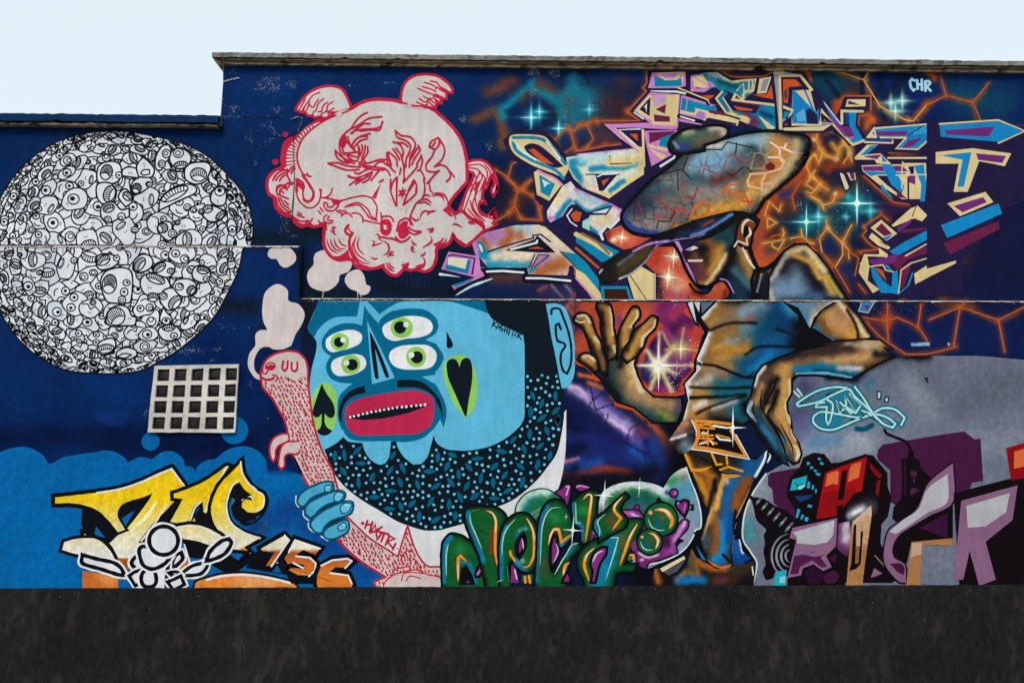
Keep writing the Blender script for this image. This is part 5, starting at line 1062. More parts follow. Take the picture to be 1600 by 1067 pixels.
part('letter_chip'); F(CR, 'e 195,0 215,10 245,85 230,100 200,30', 0); Ln('#c8d8e0', 1.2, 'e 195,5 225,95', 0); part('letter_chip'); F(CR, 'e 232,0 280,0 285,40 255,45', 0); F(PU, 'e 245,0 275,0 278,38 260,40', 0)
part('letter_peak'); F(CR, 'e 490,302 600,205 640,190 695,245 665,280 622,262 500,312', 0); Ln(DP, 1.6, 'e 630,195 610,250', 0); F(PU, 'e 520,318 600,268 610,262 600,290 530,345', 0)
part('letter_diamond'); F(CR, 'e 368,317 430,270 522,350 462,392', 0); F(PL, 'e 395,325 432,290 492,350 450,366', 0); F(BL, 'e 440,375 500,350 465,390', 0); F(CR, 'e 358,372 377,345 482,430 470,442 410,418', 0); F(PL, 'e 415,390 450,400 470,425', 0)
part('letter_stripes'); F(BL, 'e 478,452 560,400 700,328 900,260 900,310 700,382 520,480', 0); F(PL, 'e 540,330 690,315 700,325 560,350', 0); F(PL, 'e 470,505 600,455 700,425 900,370 900,400 700,462 580,500 525,560', 0); F(PU, 'e 350,502 440,490 530,460 512,510 450,535 380,530', 0); Ln(CR, 2.4, 'e 570,478 700,405 860,350', 0)
part('letter_base'); F(CR, 'e 312,520 332,468 440,470 465,485 350,480 362,540 352,620 420,670 382,692 300,572', 0); F(CR, 'e 415,430 470,470 462,490 420,470', 0); F(BL, 'e 370,540 470,530 520,600 512,692 430,692 380,600', 0); F(DP, 'e 385,540 440,535 495,570 490,660 440,620', 0); F(OR, 'e 390,545 440,560 462,625', 0); F(BL, 'e 500,570 525,560 530,690 580,650 608,570 615,580 590,650 530,700 505,695', 0); F(PL, 'e 530,550 605,520 560,662 540,660', 0); F(CR, 'e 620,580 700,528 860,470 860,520 700,602 625,642', 0); Ln(CR, 2, 'e 360,540 440,530 455,560 500,570 / 530,690 545,560 600,520 700,490 / 310,520 330,560', 0)
part('letter_run'); F(DP, 'p 1448,190 1640,200 1640,300 1560,330 1520,400 1448,420', 0); F(BL, 'p 1468,196 1560,190 1600,205 1560,222 1470,214', 0); F(PU, 'p 1475,204 1555,198 1545,214 1480,211', 0); Ln(CR, 2.6, 'p 1468,194 1560,188 1602,205 1560,224', 0)
part('letter_run'); F(CR, 'p 1462,238 1520,232 1580,240 1570,260 1530,252 1512,300 1490,300 1498,256 1462,256', 0); F(BL, 'p 1470,243 1518,238 1506,292 1496,292 1504,250', 0); F(PU, 'p 1525,240 1572,244 1566,255 1528,250', 0)
part('letter_run'); F(CR, 'p 1480,318 1540,300 1552,316 1500,338', 0); F(PU, 'p 1490,322 1536,308 1542,316 1504,332', 0); F(BL, 'p 1470,352 1560,318 1566,334 1480,372', 0); F(PL, 'p 1474,380 1560,346 1562,358 1484,398', 0)
part('letter_scrap'); F(DP, 'e 285,735 420,735 400,790 370,830 320,820', 0); F('#2a7fae', 'e 310,745 390,742 360,805 305,795', 0); F(PU, 'e 325,765 370,760 350,790', 0); Ln('#a8b8b0', 1.6, 'e 320,740 300,795 355,805 390,745', 0); done()
fig('blue_tag_text', 'small pale blue painted letters CHR in the top right corner', 'graffiti', (1445, 143), 3e-3)
for s_ in ('793,192 772,180 757,200 765,250 785,276 800,265', '815,190 822,262 / 855,185 856,270 / 818,225 855,226', '885,200 885,278 / 885,202 912,198 926,214 908,234 888,236 928,278'):
    part('letter'); Ln('#a4d4e8', 4, 'b '+s_)
done()

KB = '#0b0d13'
fig('painted_galaxy', 'red and purple painted galaxy patch between the open hand and the shirt', 'mural', (1020, 622), 2.2e-3)
part('nebula')
Air('V 200,62 1125,62 1200,250 1275,300 1215,520 1205,640 1112,740 1118,830 1000,862 800,832 740,720 560,912 440,760 330,600 215,560 205,430', '#3a1a52',
 [('#b0482a', 34, .6, 'V 210,420 300,400 420,430 440,330 400,150 300,130 / 560,160 565,330 560,430 / 720,240 700,320 / 560,130 900,130'), ('#c85838', 20, .6, 'V 590,200 650,170 / 760,170 860,150'), ('#8a3a5a', 16, .8, 'V 570,200 590,260'),
  ('#301046', 40, .8, 'V 840,420 820,560 860,700 960,780'), ('#741f66', 40, .8, 'V 970,120 1010,260 1100,140 / 1040,640 1150,420'), ('#20123a', 30, .8, 'V 1050,330 1060,280 / 920,720 1040,760 / 800,640'), ('#a03050', 18, .8, 'V 1110,300 1180,330 / 1020,180 1100,100'), ('#8a2a6a', 16, .8, 'V 950,300 1010,370 / 860,760 1000,800'),
  ('#c0422c', 9, .5, 'V 1135,140 1262,300 1205,520 1192,640 1102,740 1100,828 820,832 788,770 760,640 760,520 820,370 920,260'), ('#c0422c', 14, .8, 'V 1230,280 1180,440'), ('#1a1c50', 12, .8, 'V 770,600 790,700'),
  ('#d8c890', 7, .8, 'V 900,590 1010,800 / 900,590 800,470 / 900,590 1050,660 / 900,590 830,790 / 900,590 1030,440'), ('#e8d8c8', 26, .95, 'V 900,590', .95), ('#e0d098', 5, .8, 'V 740,590 1200,590 / 905,320 900,700', .8), ('#d8d080', 26, .95, 'V 1085,455', .85), ('#c8a870', 4, .8, 'V 1085,455 1110,280 / 1085,455 1220,465 / 1085,455 960,460 / 1010,460 930,310', .8), ('#ffffff', 17, .9, 'V 900,590')], 1.9, 0)
part('nebula'); Air('c 200,590 320,540 420,590 532,622 400,700 330,712 220,652', '#c44a34', [('#d86a50', 16, .8, 'c 300,600 380,640'), ('#f0d8a0', 10, .9, 'c 320,625 / 265,640'), ('#8a2a28', 8, .8, 'c 220,600 215,640')], 2, 0)
part('nebula'); Air('c 470,800 560,690 640,670 700,700 740,820 820,960 895,1010 895,1062 560,1062 580,900', '#c84e36', [('#b03a30', 26, .8, 'c 520,790 570,740'), ('#e07a50', 20, .9, 'c 640,900 760,960'), ('#141018', 26, .7, 'c 830,1060 895,1040'), ('#c89a80', 20, .95, 'c 680,760 / 640,905 700,980', .8), ('#3a2438', 12, .8, 'c 560,900 585,1060'), ('#f8e8b8', 12, .9, 'c 680,762 / 640,902'), ('#a84a60', 14, .8, 'c 640,1020 760,1050')], 2, 0)
for x, y, r, rt_ in ((1029, 571, 38, 0), (1064, 545.5, 17, 0), (972, 371, 14, 8), (960, 374, 7, 8), (1053, 401, 19, 5), (1044, 433, 20, 5)):
    part('star'); star(x, y, r, '#fbf6e0', rt_, .075, 1.1)
part('star'); star(1029, 571, 20, '#f4eccc', 38, .07)
part('star_dust')
for cx, cy, s, n in ((1058, 580, 16, 40), (1085, 535, 8, 16), (1055, 478, 4, 12), (1050, 600, 14, 20), (1045, 450, 12, 14), (1068, 440, 8, 10)):
    for _ in range(n):
        q = r5.normal(0, s*.6, 2); El('#e8e4f0', (cx+q[0], cy+q[1]), r5.uniform(.25, .8), n=6)
done()
# ------------------------------------------------------------------ walking man with the cap
fig('man_with_cap', 'sprayed figure of a man in a big patchwork cap, open hand, belt buckle and trousers', 'mural', (1120, 960), 4e-3)
part('trousers')
TR = 'R 290,640 370,598 640,640 890,690 960,700 1060,610 1045,720 950,890 S 1000,40 940,180 860,360 812,450 800,560 770,760 782,860 760,912 680,932 600,907 530,842 490,722 468,645 520,480 556,365 480,250 440,120 395,0'
Ln(KB, 7, TR, 0, 1)
Air(TR, '#573a20', [('#1a1614', 30, .8, 'R 380,620 470,680 560,760 / 780,700 840,730'), ('#2a2624', 16, .8, 'R 420,620 540,640'), ('#12558f', 30, .8, 'R 900,740 880,820 960,760 1010,680'), ('#cf851f', 8, .75, 'R 310,660 360,800 430,900 470,1000 S 470,60 520,200 545,310'), ('#b06a20', 16, .8, 'R 480,800 540,860 S 560,60 580,200'),
  ('#b0752f', 10, .8, 'R 650,870 610,1060 S 650,120 610,300 560,470'), ('#0d0d10', 7, .75, 'R 560,680 600,800 630,870 590,1060 S 610,60 570,250 545,360'), ('#125c9e', 20, .75, 'S 800,60 720,250 720,400 720,550 690,700 660,860'), ('#1488c8', 11, .7, 'S 650,480 680,600 665,740 600,840'), ('#0a4a90', 10, .7, 'S 760,300 770,480 740,650'),
  ('#8f4c1e', 18, .8, 'S 930,80 850,200 820,320'), ('#96521f', 10, .8, 'S 625,480 630,620 605,760'), ('#c89c6a', 4, .5, 'S 582,335 490,640 / 972,140 822,440'), ('#d8a04a', 8, .6, 'S 700,10 620,330'), ('#3a4a58', 16, .8, 'S 520,700 520,620'), ('#d8b090', 8, .8, 'R 690,850 680,900'), ('#0d0d10', 5, .4, 'S 815,370 800,480 800,600 / 690,790 770,880 775,905'), ('#c86a20', 5, .5, 'S 470,800 560,880 680,925 770,895'), ('#dfe8ea', 4, .4, 'R 1050,620 1040,690 950,850 / 910,510 1010,610')], 1.8, 0, ed=('#0b0a0c', 5, 0.85))
Ln('#e3981f', 3.4, 'R 545,640 590,745 640,740 / 680,645 690,740 / 300,650 360,800 / 620,795 700,765 830,805', 0); F('#d8921f', 'R 640,862 720,828 825,850 720,868'); F('#e3981f', 'R 360,780 450,780 550,758 480,800 400,810'); Ln(KB, 2.4, 'R 400,650 480,700 560,740 / 560,760 650,820 800,830', 1, 0, 1); Ln('#d8ecec', 2.6, 'R 1075,640 1090,660 1060,730 / 1048,625 1030,700 960,850', 1, 0, 1)
Ln('#cfae84', 3, 'S 820,480 800,545 / 800,600 775,770', 1, 0, 1)
part('shoe'); SH = 'S 20,930 70,925 140,985 240,990 330,900 380,735 430,820 520,868 620,932 760,920 790,900 900,880 1000,850 1010,930 990,1060 p 1180,985 1020,985 1012,930'
Air(SH, '#121013', [('#a85c1e', 10, .7, 'S 380,750 420,860 440,1000 330,970 240,1040 / 430,840 560,920 700,940 770,900 / 20,940 60,1060'), ('#5a4a38', 18, .8, 'S 370,830 380,920'), ('#0f70b0', 14, .7, 'S 260,1045 500,1040'), ('#0c4f94', 26, .8, 'S 850,760 900,830 830,870'), ('#3a2414', 20, .8, 'S 840,930 960,900 / 600,1050 760,1030'), ('#5a2a3a', 10, .8, 'S 640,1040 700,1040'), ('#a85c1e', 8, .8, 'p 1030,940 1080,960 1150,950')], 2, 0)
F('#d8caa4', 'S 68,930 305,805 322,830 98,962', 0); F('#4a4a50', 'S 110,960 320,842 240,960 150,995', 0); F('#0f7fc0', 'S 430,705 520,850 480,830 440,740', 0); Ln('#dfe4e0', 2, 'S 975,910 985,990', 0)
Air('S 800,650 855,640 880,760 960,830 870,890 790,890 780,800', '#0d54a0', [('#0a3a78', 16, .8, 'S 900,860 800,860'), ('#dfe8ea', 4, .5, 'S 855,650 885,770')], 2, 0)
part('shirt')
SHT = 'W 190,190 300,62 400,62 500,75 600,62 870,62 1000,180 1100,290 1000,400 960,470 720,580 650,650 620,760 570,900 600,1030 R 890,330 800,385 720,372 380,332 280,332 330,150 320,0 W 88,872 58,748 150,640 150,560 250,320'
Ln(KB, 8, SHT, 0, 1)
Air(SHT, '#75583a', [('#96692f', 26, .8, 'W 330,130 240,190 / 300,360 480,300 / 280,470 560,430 / 330,560 520,520'), ('#c08a3e', 9, .8, 'W 300,450 420,420 560,430 / 330,540 520,510 / 330,200 280,240'), ('#8a6a4a', 20, .8, 'W 420,180 350,240'), ('#8496a4', 24, .8, 'W 540,140 700,110'), ('#8a97a0', 16, .8, 'W 560,300 640,270 / 420,400 600,380'), ('#0d5068', 46, .8, 'W 780,230 700,330 620,500 560,600'), ('#0d4f86', 36, .8, 'W 900,120 920,330 760,500 640,620 / 960,400 760,440'), ('#0a3a66', 30, .8, 'W 820,260 960,260 / 840,160 880,110'), ('#1379b4', 12, .7, 'W 880,70 1000,190 1090,285 / 600,640 760,500'), ('#4a7a98', 20, .8, 'W 960,110 1010,150'),
  ('#b07a32', 20, .7, 'W 400,470 560,440 / 240,610 420,640 / 130,810 350,820 / 120,960 250,900'), ('#9a7a60', 22, .8, 'W 280,640 420,680'), ('#0d4a70', 26, .8, 'W 480,720 600,710 560,800 500,900'), ('#b07a3c', 22, .7, 'R 340,60 500,70 / 340,290 480,270 / 620,130 400,160'), ('#0f5f74', 28, .8, 'R 600,40 860,60 / 680,130 860,120 / 700,260 850,300'), ('#5a4a3a', 20, .8, 'R 560,300 640,260'),
  ('#dcd8d4', 9, .7, 'W 255,330 165,540 / 165,600 70,750 85,850 / 200,195 300,80 / R 320,160 280,320 / 320,0 340,60'), ('#d0c4bc', 9, .8, 'R 390,215 480,170 / 560,215 760,150'), ('#b0a8a0', 12, .8, 'W 260,700 160,740'),
  ('#0b0c12', 4.2, .7, 'W 265,300 380,250 560,235 650,238 / 160,582 300,592 450,650 560,692 650,690 / 560,500 640,450 760,430 1000,440 / 100,772 400,782 600,770 / 100,862 380,852 560,830 / 820,290 980,345 / R 400,272 620,180 860,110 / 340,130 600,110'), ('#0b0c12', 24, .7, 'W 1000,260 1060,330 980,400'), ('#0d0f16', 16, .8, 'R 800,380 700,350 560,345 / R 860,200 880,260')], 1.8, 0, ed=('#0b0b10', 6, 0.85))
Ln('#b83a3a', 2, 'W 590,160 620,190 560,220 / 545,215 570,215', 0); F(KB, 'W 1000,180 1105,290 1300,405 1300,440 960,472 1005,402', 0); Ln('#e2e6e8', 1.8, 'W 185,190 245,300 / 255,320 160,540 200,572 / 160,590 180,620 62,745 85,870', 0)
Ln('#cfe6ee', 2.2, 'R 742,200 745,330', 0, 0, 3); Ln(KB, 3.2, 'W 640,640 560,690 450,650 300,592 160,580', 1, 0, 1)
part('collar_spikes'); F(KB, 'W 60,62 320,62 190,190 260,300 240,320 130,230', 0); F('#c8d0d4', 'W 75,64 120,64 150,240 130,200', 0); F('#c8d0d4', 'W 130,64 180,64 172,150', 0); F('#5a6a8a', 'W 190,64 290,64 195,160', 0); F('#b84430', 'W 165,230 215,320 200,340', 0)
part('hips'); HP = 'R 150,520 280,332 380,335 410,430 405,500 370,595 300,640 240,640'
Air(HP, '#241c1c', [('#b07a5a', 20, .8, 'R 290,360 240,430 180,500'), ('#8a7a88', 8, .8, 'R 160,510 380,450'), ('#0d0d12', 20, .7, 'R 220,540 380,500'), ('#6a7a84', 22, .9, 'R 300,560 350,600'), ('#d8d0d8', 4, .6, 'R 160,510 300,470'), ('#e0e4e0', 8, .9, 'R 365,610')], 2, 0)
part('belt_buckle'); F(KB, 'R 372,332 560,345 730,362 718,432 800,560 895,692 640,642 500,612 368,597 412,500 402,420', 0); Ln('#e8eaea', 2, 'R 360,335 405,430 405,510 365,602 500,618 640,648 895,694 770,470', 0); Ln('#dd8a28', 5, 'R 385,340 560,352 715,370 / 390,350 422,430 415,500 390,580 500,595 640,622 860,668 725,430', 0); Ln('#f2efe6', 3, 'R 560,385 690,405 / 590,480 620,510 720,522', 0)
Ln('#dd8a28', 3, 'R 420,375 460,380 500,372 540,385 / 430,402 570,412 / 430,440 430,500 560,505 / 470,440 470,500 / 510,430 510,560 / 440,470 560,475 / 440,545 510,520 590,550 / 590,470 710,500 / 450,370 440,400 / 530,370 550,405', 0); Ln('#e8eaea', 2, 'R 450,450 500,455 / 430,555 500,540 / 530,520 560,560', 0); star(1145, 668, 22, '#eef4f4', 0, .1, 1.4)
part('arm')
BI = 'W 1108,275 1180,150 1280,90 e 60,800 130,757 180,740 235,748 300,830 372,942 300,967 150,967 W 1290,390 1160,300'
Ln(KB, 6, BI, 0, 1); Air(BI, '#9c6c3c', [('#cf9440', 16, .7, 'e 110,830 230,910 290,945'), ('#b88a60', 22, .8, 'e 140,820 200,870'), ('#dcc49a', 9, .7, 'e 190,750 290,860 345,945'), ('#1c1814', 5, .6, 'e 235,790 290,890 300,960'), ('#176a96', 8, .7, 'W 1140,280 1280,385 / e 50,890 140,962'), ('#6a4a2a', 14, .8, 'e 80,850 120,930')], 2, 0, ed=('#0d0b0c', 5, 0.85))
Air('W 1000,110 880,62 1290,62 1220,130 1130,190 1098,285', '#5d7b95', [('#1a72a8', 10, .7, 'W 1000,170 1090,270'), ('#b8b0a0', 10, .7, 'W 1280,70 1150,160 1110,250'), ('#8a8a84', 8, .8, 'W 1200,80 1120,150')], 2, 0)
Ln(KB, 3.4, 'W 1100,290 1180,150 1290,75', 1)
part('forearm')
FA2 = 'W 700,600 850,532 1000,482 1290,415 e 60,985 200,972 330,962 420,965 490,1010 U 950,10 1045,88 900,150 780,222 702,272 560,257 400,237 250,237 192,270 190,390 150,470 155,540 187,640 190,730 250,820 272,900 250,962 210,977 140,930 R 1250,742 1180,702 1090,592 1000,482 900,302 868,250 880,180 920,60 W 580,960 620,800 655,665'
Ln(KB, 7, FA2, 0, 1)
Air(FA2, '#5c4028', [('#8a5a30', 34, .8, 'U 260,110 600,80 900,50'), ('#c09860', 16, .8, 'U 480,130 760,100 920,50 / e 330,980 420,975'), ('#b8a890', 8, .8, 'e 230,985 400,1000'), ('#1c181c', 12, .8, 'U 0,130 300,60 560,20 / 900,70 1020,85'), ('#3a2a2a', 14, .8, 'U 300,60 700,30'), ('#0f6f98', 13, .7, 'U 210,195 500,180 720,215'), ('#0d3a60', 8, .7, 'U 400,215 700,245'), ('#62b8d6', 3.6, .6, 'U 240,236 450,228 600,248 690,264'), ('#c0b8b0', 8, .8, 'U 600,180 780,195'), ('#cf8a3c', 14, .8, 'U 160,180'),
  ('#c49452', 17, .7, 'W 870,640 900,800 870,1000 / U 110,220 150,320 130,480 100,560 150,680 200,800 240,900'), ('#4a3a30', 26, .8, 'W 740,680 700,800 660,900'), ('#e0c898', 5, .6, 'U 180,290 185,400 148,500 158,560 185,640 / 230,840 262,900 240,950 / 130,850 150,900'), ('#14100e', 9, .7, 'W 720,880 760,760 820,700 / 720,900 690,1030 / R 1000,60 1010,200 / 1150,60 1130,160 1060,280'), ('#a07848', 10, .8, 'W 700,760 650,900 / 720,1000 740,940'), ('#133f58', 24, .8, 'R 950,320 1040,440 1120,560 1190,680'), ('#2a6a94', 8, .8, 'R 1020,400 1100,520 / U 10,740 60,840 / 120,770 140,800'), ('#9ab8c4', 6, .7, 'R 880,250 940,340 / W 580,960 610,900'), ('#d8d0c0', 5, .7, 'W 720,600 660,680 640,760'), ('#111318', 8, .7, 'R 920,340 1010,480 1090,590 1180,690')], 1.8, 0, ed=('#0b0a0c', 6, 0.9))
Ln('#e6dcc8', 2, 'U 225,940 250,905 235,860 / 150,900 140,860 / W 575,985 650,1060', 1, 0, 1)
Ln(KB, 3.4, 'W 820,690 800,770 740,880 700,990 / R 1010,30 1000,190 1050,300 1130,420 1200,560 1240,700 / 1150,70 1130,170 1065,270 1100,350 1190,450 1240,560', 1, 0, 1)
Ln(KB, 2.6, 'U 20,600 90,740 140,860 160,930 / 100,640 150,740 200,840 215,930 / 10,700 60,820 / W 640,880 620,960 660,1050 / 830,800 840,880 / U 70,360 40,480 50,560', 1, 0, 1)
Ln('#d8b880', 2.6, 'U 175,300 186,380 176,420 / 160,445 142,480 150,530 / 160,560 180,610 186,660 / 190,690 200,740 240,800', 1, 0, 1)
part('open_hand')
PALM = 'V 380,600 470,500 540,520 640,480 725,480 690,580 722,680 772,782 860,862 1085,868 1095,960 1050,1060 860,1062 700,935 560,885 430,705 370,645'
Ln('#c04a22', 9, 'V 232,540 225,560 300,590 370,650 372,690 440,710 520,800 560,880 560,910 700,950 870,1062', 1); Ln(KB, 7, PALM, 0, 1)
Air(PALM, '#6f5232', [('#152f38', 44, .8, 'V 500,650 560,760 650,840 / 540,560 500,600'), ('#0f3f48', 26, .8, 'V 680,890 860,980 1020,1040'), ('#8a6a48', 34, .8, 'V 640,540 650,680 700,800'), ('#b08a60', 26, .8, 'V 700,700 740,800 850,880 1000,920'), ('#c8a060', 14, .7, 'V 680,500 650,600 690,720'), ('#dcc8a0', 9, .7, 'V 700,480 680,570 710,680 760,800'), ('#0c1216', 12, .7, 'V 600,520 590,600 / 440,680 560,870'), ('#7a7a3a', 12, .8, 'V 920,980 1010,1040'), ('#5a4a6a', 12, .8, 'V 1070,880 1060,960')], 1.9, 0, ed=('#0b0c10', 6, 0.85))
def finger(s, dark, lite, hi):
    part('finger'); Ln(KB, 7.5, 'V '+s, 1, 1)
    Air('V '+s, '#7c5a36', [('#14120f', 9, .8, 'V '+dark), ('#b8843e', 11, .8, 'V '+lite), ('#e2cca2', 4.6, .7, 'V '+hi)], 1.7, ed=('#0c0a0a', 3.2, 0.85))
finger('200,200 240,165 300,170 340,220 370,320 410,390 430,460 470,560 465,660 390,620 350,480 310,350 270,270 215,240', '280,280 340,400 380,520 400,620', '300,220 350,340 400,430', '230,180 290,172 330,230 / 370,360 400,400')
Ln('#e8dcc8', 1.6, 'V 210,215 250,235 285,225', 1)
finger('390,110 400,70 440,65 490,90 515,180 520,280 545,400 545,520 480,540 460,420 430,300 425,200', '430,150 440,300 480,460', '480,130 500,250 510,380', '500,110 515,240 525,330 / 530,430 540,480')
finger('580,310 640,190 690,110 730,120 740,180 680,260 690,300 670,400 620,480 560,530 570,400', '590,320 580,450', '690,150 620,290 610,420', '725,140 720,190 665,270 / 670,350 630,440')
finger('600,500 660,400 700,310 780,250 850,185 885,200 870,270 800,350 770,430 720,500 640,560', '640,450 700,340', '850,210 780,290 720,400 660,520', '875,220 860,280 780,350 760,430')
finger('235,540 260,505 320,500 375,540 400,620 370,650 320,600 260,560', '260,550 330,590', '290,530 350,560', '275,515 320,510 370,545')
part('neck')
NK = 'd 245,850 295,740 330,650 400,660 450,840 520,850 545,900 540,1058 240,1058 262,990 190,925 120,960'
Air(NK, '#0f1520', [('#b07c40', 24, .8, 'd 340,720 385,800 425,880'), ('#0a0c12', 12, .8, 'd 300,740 250,850 200,920'), ('#3a6270', 13, .8, 'd 300,850 400,960'), ('#12354a', 20, .8, 'd 300,960 340,1040'), ('#d8c8a8', 4, .6, 'd 360,700 400,790 440,840'), ('#0b0d14', 12, .7, 'd 460,860 440,1050')], 2, 0)
for k in range(9):
    t = k/8; c = PT('d %g,%g' % (482-30*t, 882+120*t))[0]; Ln('#b8c4c8', 1, np.array([c, c+[2.6, .6]]), 0)
Ln(KB, 7, 'd 400,690 440,800 480,850 560,820 650,730 720,682'); Ln(KB, 5, 'd 450,850 420,930 440,1050')
part('scarf'); Air('d -10,950 30,1000 110,1012 160,950 220,938 262,1000 235,1052 -10,1058', '#b84a2a', [('#c8603a', 8, .8, 'd 150,990 210,970'), ('#6a2018', 8, .8, 'd 240,1000 230,1050 / 20,1010 80,1030')], 2); Ln(KB, 4, 'd -10,950 30,1000 110,1012 160,950 220,930 275,1000 250,1052'); Ln('#a878c8', 2.2, 'd 195,915 250,930 295,1010')
part('shoulder')
SO = 'd 540,1058 548,905 600,800 650,730 720,682 800,682 889,760 e 0,432 60,472 130,562 200,682 238,731 -20,731'
Ln(KB, 7, SO, 0, 1)
Air(SO, '#536578', [('#6d8ca8', 34, .8, 'd 600,1000 760,970'), ('#15141a', 24, .8, 'd 640,830 700,780 780,800 840,900 889,1000 e 60,690'), ('#d4ba86', 11, .7, 'd 670,740 780,702 850,760 889,815 e 30,480 100,560'), ('#cf9640', 9, .7, 'd 720,750 830,800 889,900 e 100,600 150,690'), ('#a8a098', 8, .8, 'd 560,920 620,820 660,760 / 555,1000 560,1050'), ('#b8a43c', 6, .7, 'e 120,590 200,710'), ('#3a5a80', 14, .8, 'e 10,700 80,720')], 1.9, 0, ed=('#0b0b10', 6, 0.9))
part('face')
FC = 'c 560,690 690,650 889,600 d 250,540 320,475 400,490 400,560 330,660 295,760 245,850 190,922 120,962 60,962 20,905 0,835 c 832,950 760,830 720,740 700,690'
Air(FC, '#2c1b15', [('#9c5a2a', 24, .8, 'd 60,650 160,660 150,720'), ('#c08838', 16, .8, 'd 210,720 150,840 80,930 / 240,640 190,800'), ('#7a3a2a', 14, .8, 'd 40,880 90,900'), ('#7a8a88', 8, .9, 'd 260,620 250,720'), ('#143c46', 22, .8, 'd 240,560 260,640 190,620'), ('#0d0d16', 18, .8, 'd 0,700 60,740 80,700 / 280,720 270,800 200,900'), ('#dcc088', 7, .7, 'd 240,750 180,860 110,945'), ('#1a1c40', 16, .8, 'c 760,690 830,660'), ('#6a4030', 14, .8, 'c 830,760 889,900'), ('#5a2a4a', 12, .8, 'd 20,820 30,880')], 1.9, 0, ed=('#0a0a10', 5, 0.8))
F('#b486c8', 'c 684,655 712,655 742,712 730,735 712,700', 2); F('#b486c8', 'c 748,795 775,805 800,860 835,945 815,925 775,850', 2); F('#e0d0c4', 'c 760,712 820,685 850,700 830,708 800,720', 0); F('#b070c4', 'c 765,712 800,700 800,718', 0); F('#ddd0c0', 'c 775,782 889,780 d 80,778 80,795 0,797 c 780,795', 0); Ln('#a868bc', 3, 'c 690,665 730,740 770,830 830,945 / d 0,850 35,950', 1, 0, 1); Ln(KB, 5, 'c 670,660 720,740 760,840 830,955 889,965 d 60,975 120,965 190,925', 1)
part('ear'); F('#7a3820', 'd 310,560 340,500 400,485 445,540 430,590 405,690 340,680 315,640'); Ln(KB, 4.4, 'd 300,690 320,560 350,500 400,485 470,505 460,540 430,590 410,690 370,700 330,670'); Ln('#ddcfae', 4, 'd 355,605 360,540 400,503 442,525 / 400,555 412,600 378,640', 1, 0, 1); F(KB, 'd 365,560 395,540 400,600 380,620 362,640'); Ln('#ddd0b8', 2.6, 'd 300,690 325,652 390,678 385,640'); Ln('#e0d8c4', 2.2, 'd 358,700 400,790 440,840')
part('cap')
CP = 'c 545,602 430,592 360,557 328,490 360,420 440,330 540,230 640,160 760,50 870,18 a 0,868 200,813 400,760 620,738 800,750 930,770 1010,800 1020,850 980,950 900,1050 d 800,60 740,150 620,260 500,360 430,455 300,445 100,485 0,512 c 800,522 680,562'
Ln(KB, 11, CP, 1, 1)
Air(CP, '#57646c', [('#3a3c46', 36, .8, 'c 650,230 760,140 800,100 / 600,180 700,120'), ('#8a8a8c', 24, .8, 'c 640,260 680,230 / 800,170 850,100'), ('#8fb4c6', 26, .8, 'a 120,900 350,835 620,800 / 0,990 150,1010 d 40,140 150,170'), ('#6ea4c4', 20, .8, 'd 60,110 140,150 200,80'), ('#c8ccc8', 8, .8, 'a 30,880 180,850'), ('#1d5662', 24, .8, 'c 520,340 700,310 870,240 d 0,240 40,230'), ('#28464e', 18, .8, 'a 470,900 560,980 / d 380,180 480,180'), ('#7a6a66', 30, .8, 'c 600,400 720,420 / 740,300 800,330'), ('#8a8480', 26, .8, 'c 420,510 600,540 / d 40,330 200,330'), ('#c87f38', 30, .8, 'a 720,850 800,920 720,1000 d 600,60 570,180 440,240'), ('#c2a478', 14, .8, 'a 900,830 900,980 d 720,70 620,210 500,310'), ('#d0963a', 22, .8, 'd 420,330 320,400 100,450'), ('#b8683a', 16, .8, 'd 260,300 330,330 / c 889,540 700,562'), ('#5a3a3a', 16, .8, 'd 150,230 280,210'), ('#2b3f92', 9, .6, 'c 340,430 338,510 400,572 560,602'), ('#30344a', 26, .8, 'c 420,430 480,380'), ('#93503a', 14, .8, 'd 540,135'), ('#c0c0b8', 12, .8, 'd 285,270'), ('#c8802e', 6, .6, 'c 700,560 889,490 d 0,495 200,455')], 1.6, ed=('#0c0d14', 6, 0.9), wb=(21, lambda q: np.where(q[:, :1] < 1085, hx('#1c2028'), np.where(q[:, :1] < 1165, hx('#8a3a30'), hx('#e2b888'))), 1.5, .7, 5))
Ln('#98302a', 1.8, 'c 740,232 735,278 / 740,235 792,250 / 600,295 580,380 670,440 / 600,295 630,310 / 842,280 822,362 752,345 / 410,470 440,390 462,480 / d 90,150 75,222 / 90,150 175,185 158,252 / 250,70 295,50 357,117 / 245,90 220,150 / 385,115 455,65 492,132 / 300,235 310,180 360,140 / 40,280 20,362 0,352 / c 530,470 650,500 690,420 760,440 / 460,520 490,548 / 700,480 790,470 / 660,520 690,525 / 500,330 570,345', 0)
Ln('#d23a28', 2.6, 'c 555,480 600,490 / 690,440 660,500 / 700,430 770,445 / d 360,375 440,380 / 385,345 410,420', 0)
Ln('#20222c', 2, 'c 600,190 700,160 740,160 800,222 / 705,180 710,300 / 780,55 740,160 / a 170,905 230,830 470,882 / 320,840 310,945 / c 560,565 572,512 650,518 690,450 / d 60,15 210,18 / 250,180 290,200 360,140 / 380,140 430,185', 0)
Ln('#e6d6c8', 3, 'a 650,830 742,892 742,980 630,980 / 760,882 870,932 / 805,850 790,882 / 742,980 780,1040', 0); Ln('#e8b48a', 3.4, 'd 490,290 400,272 390,240 412,188 520,182 / 520,182 490,240 490,300 / 520,182 622,150 650,100 610,60 / 500,255 555,252', 0); Ln('#d0642a', 3, 'd 5,480 20,422 80,380 132,402 110,450 60,482 / 210,322 250,272 312,260 / c 800,480 830,420 889,380', 1)
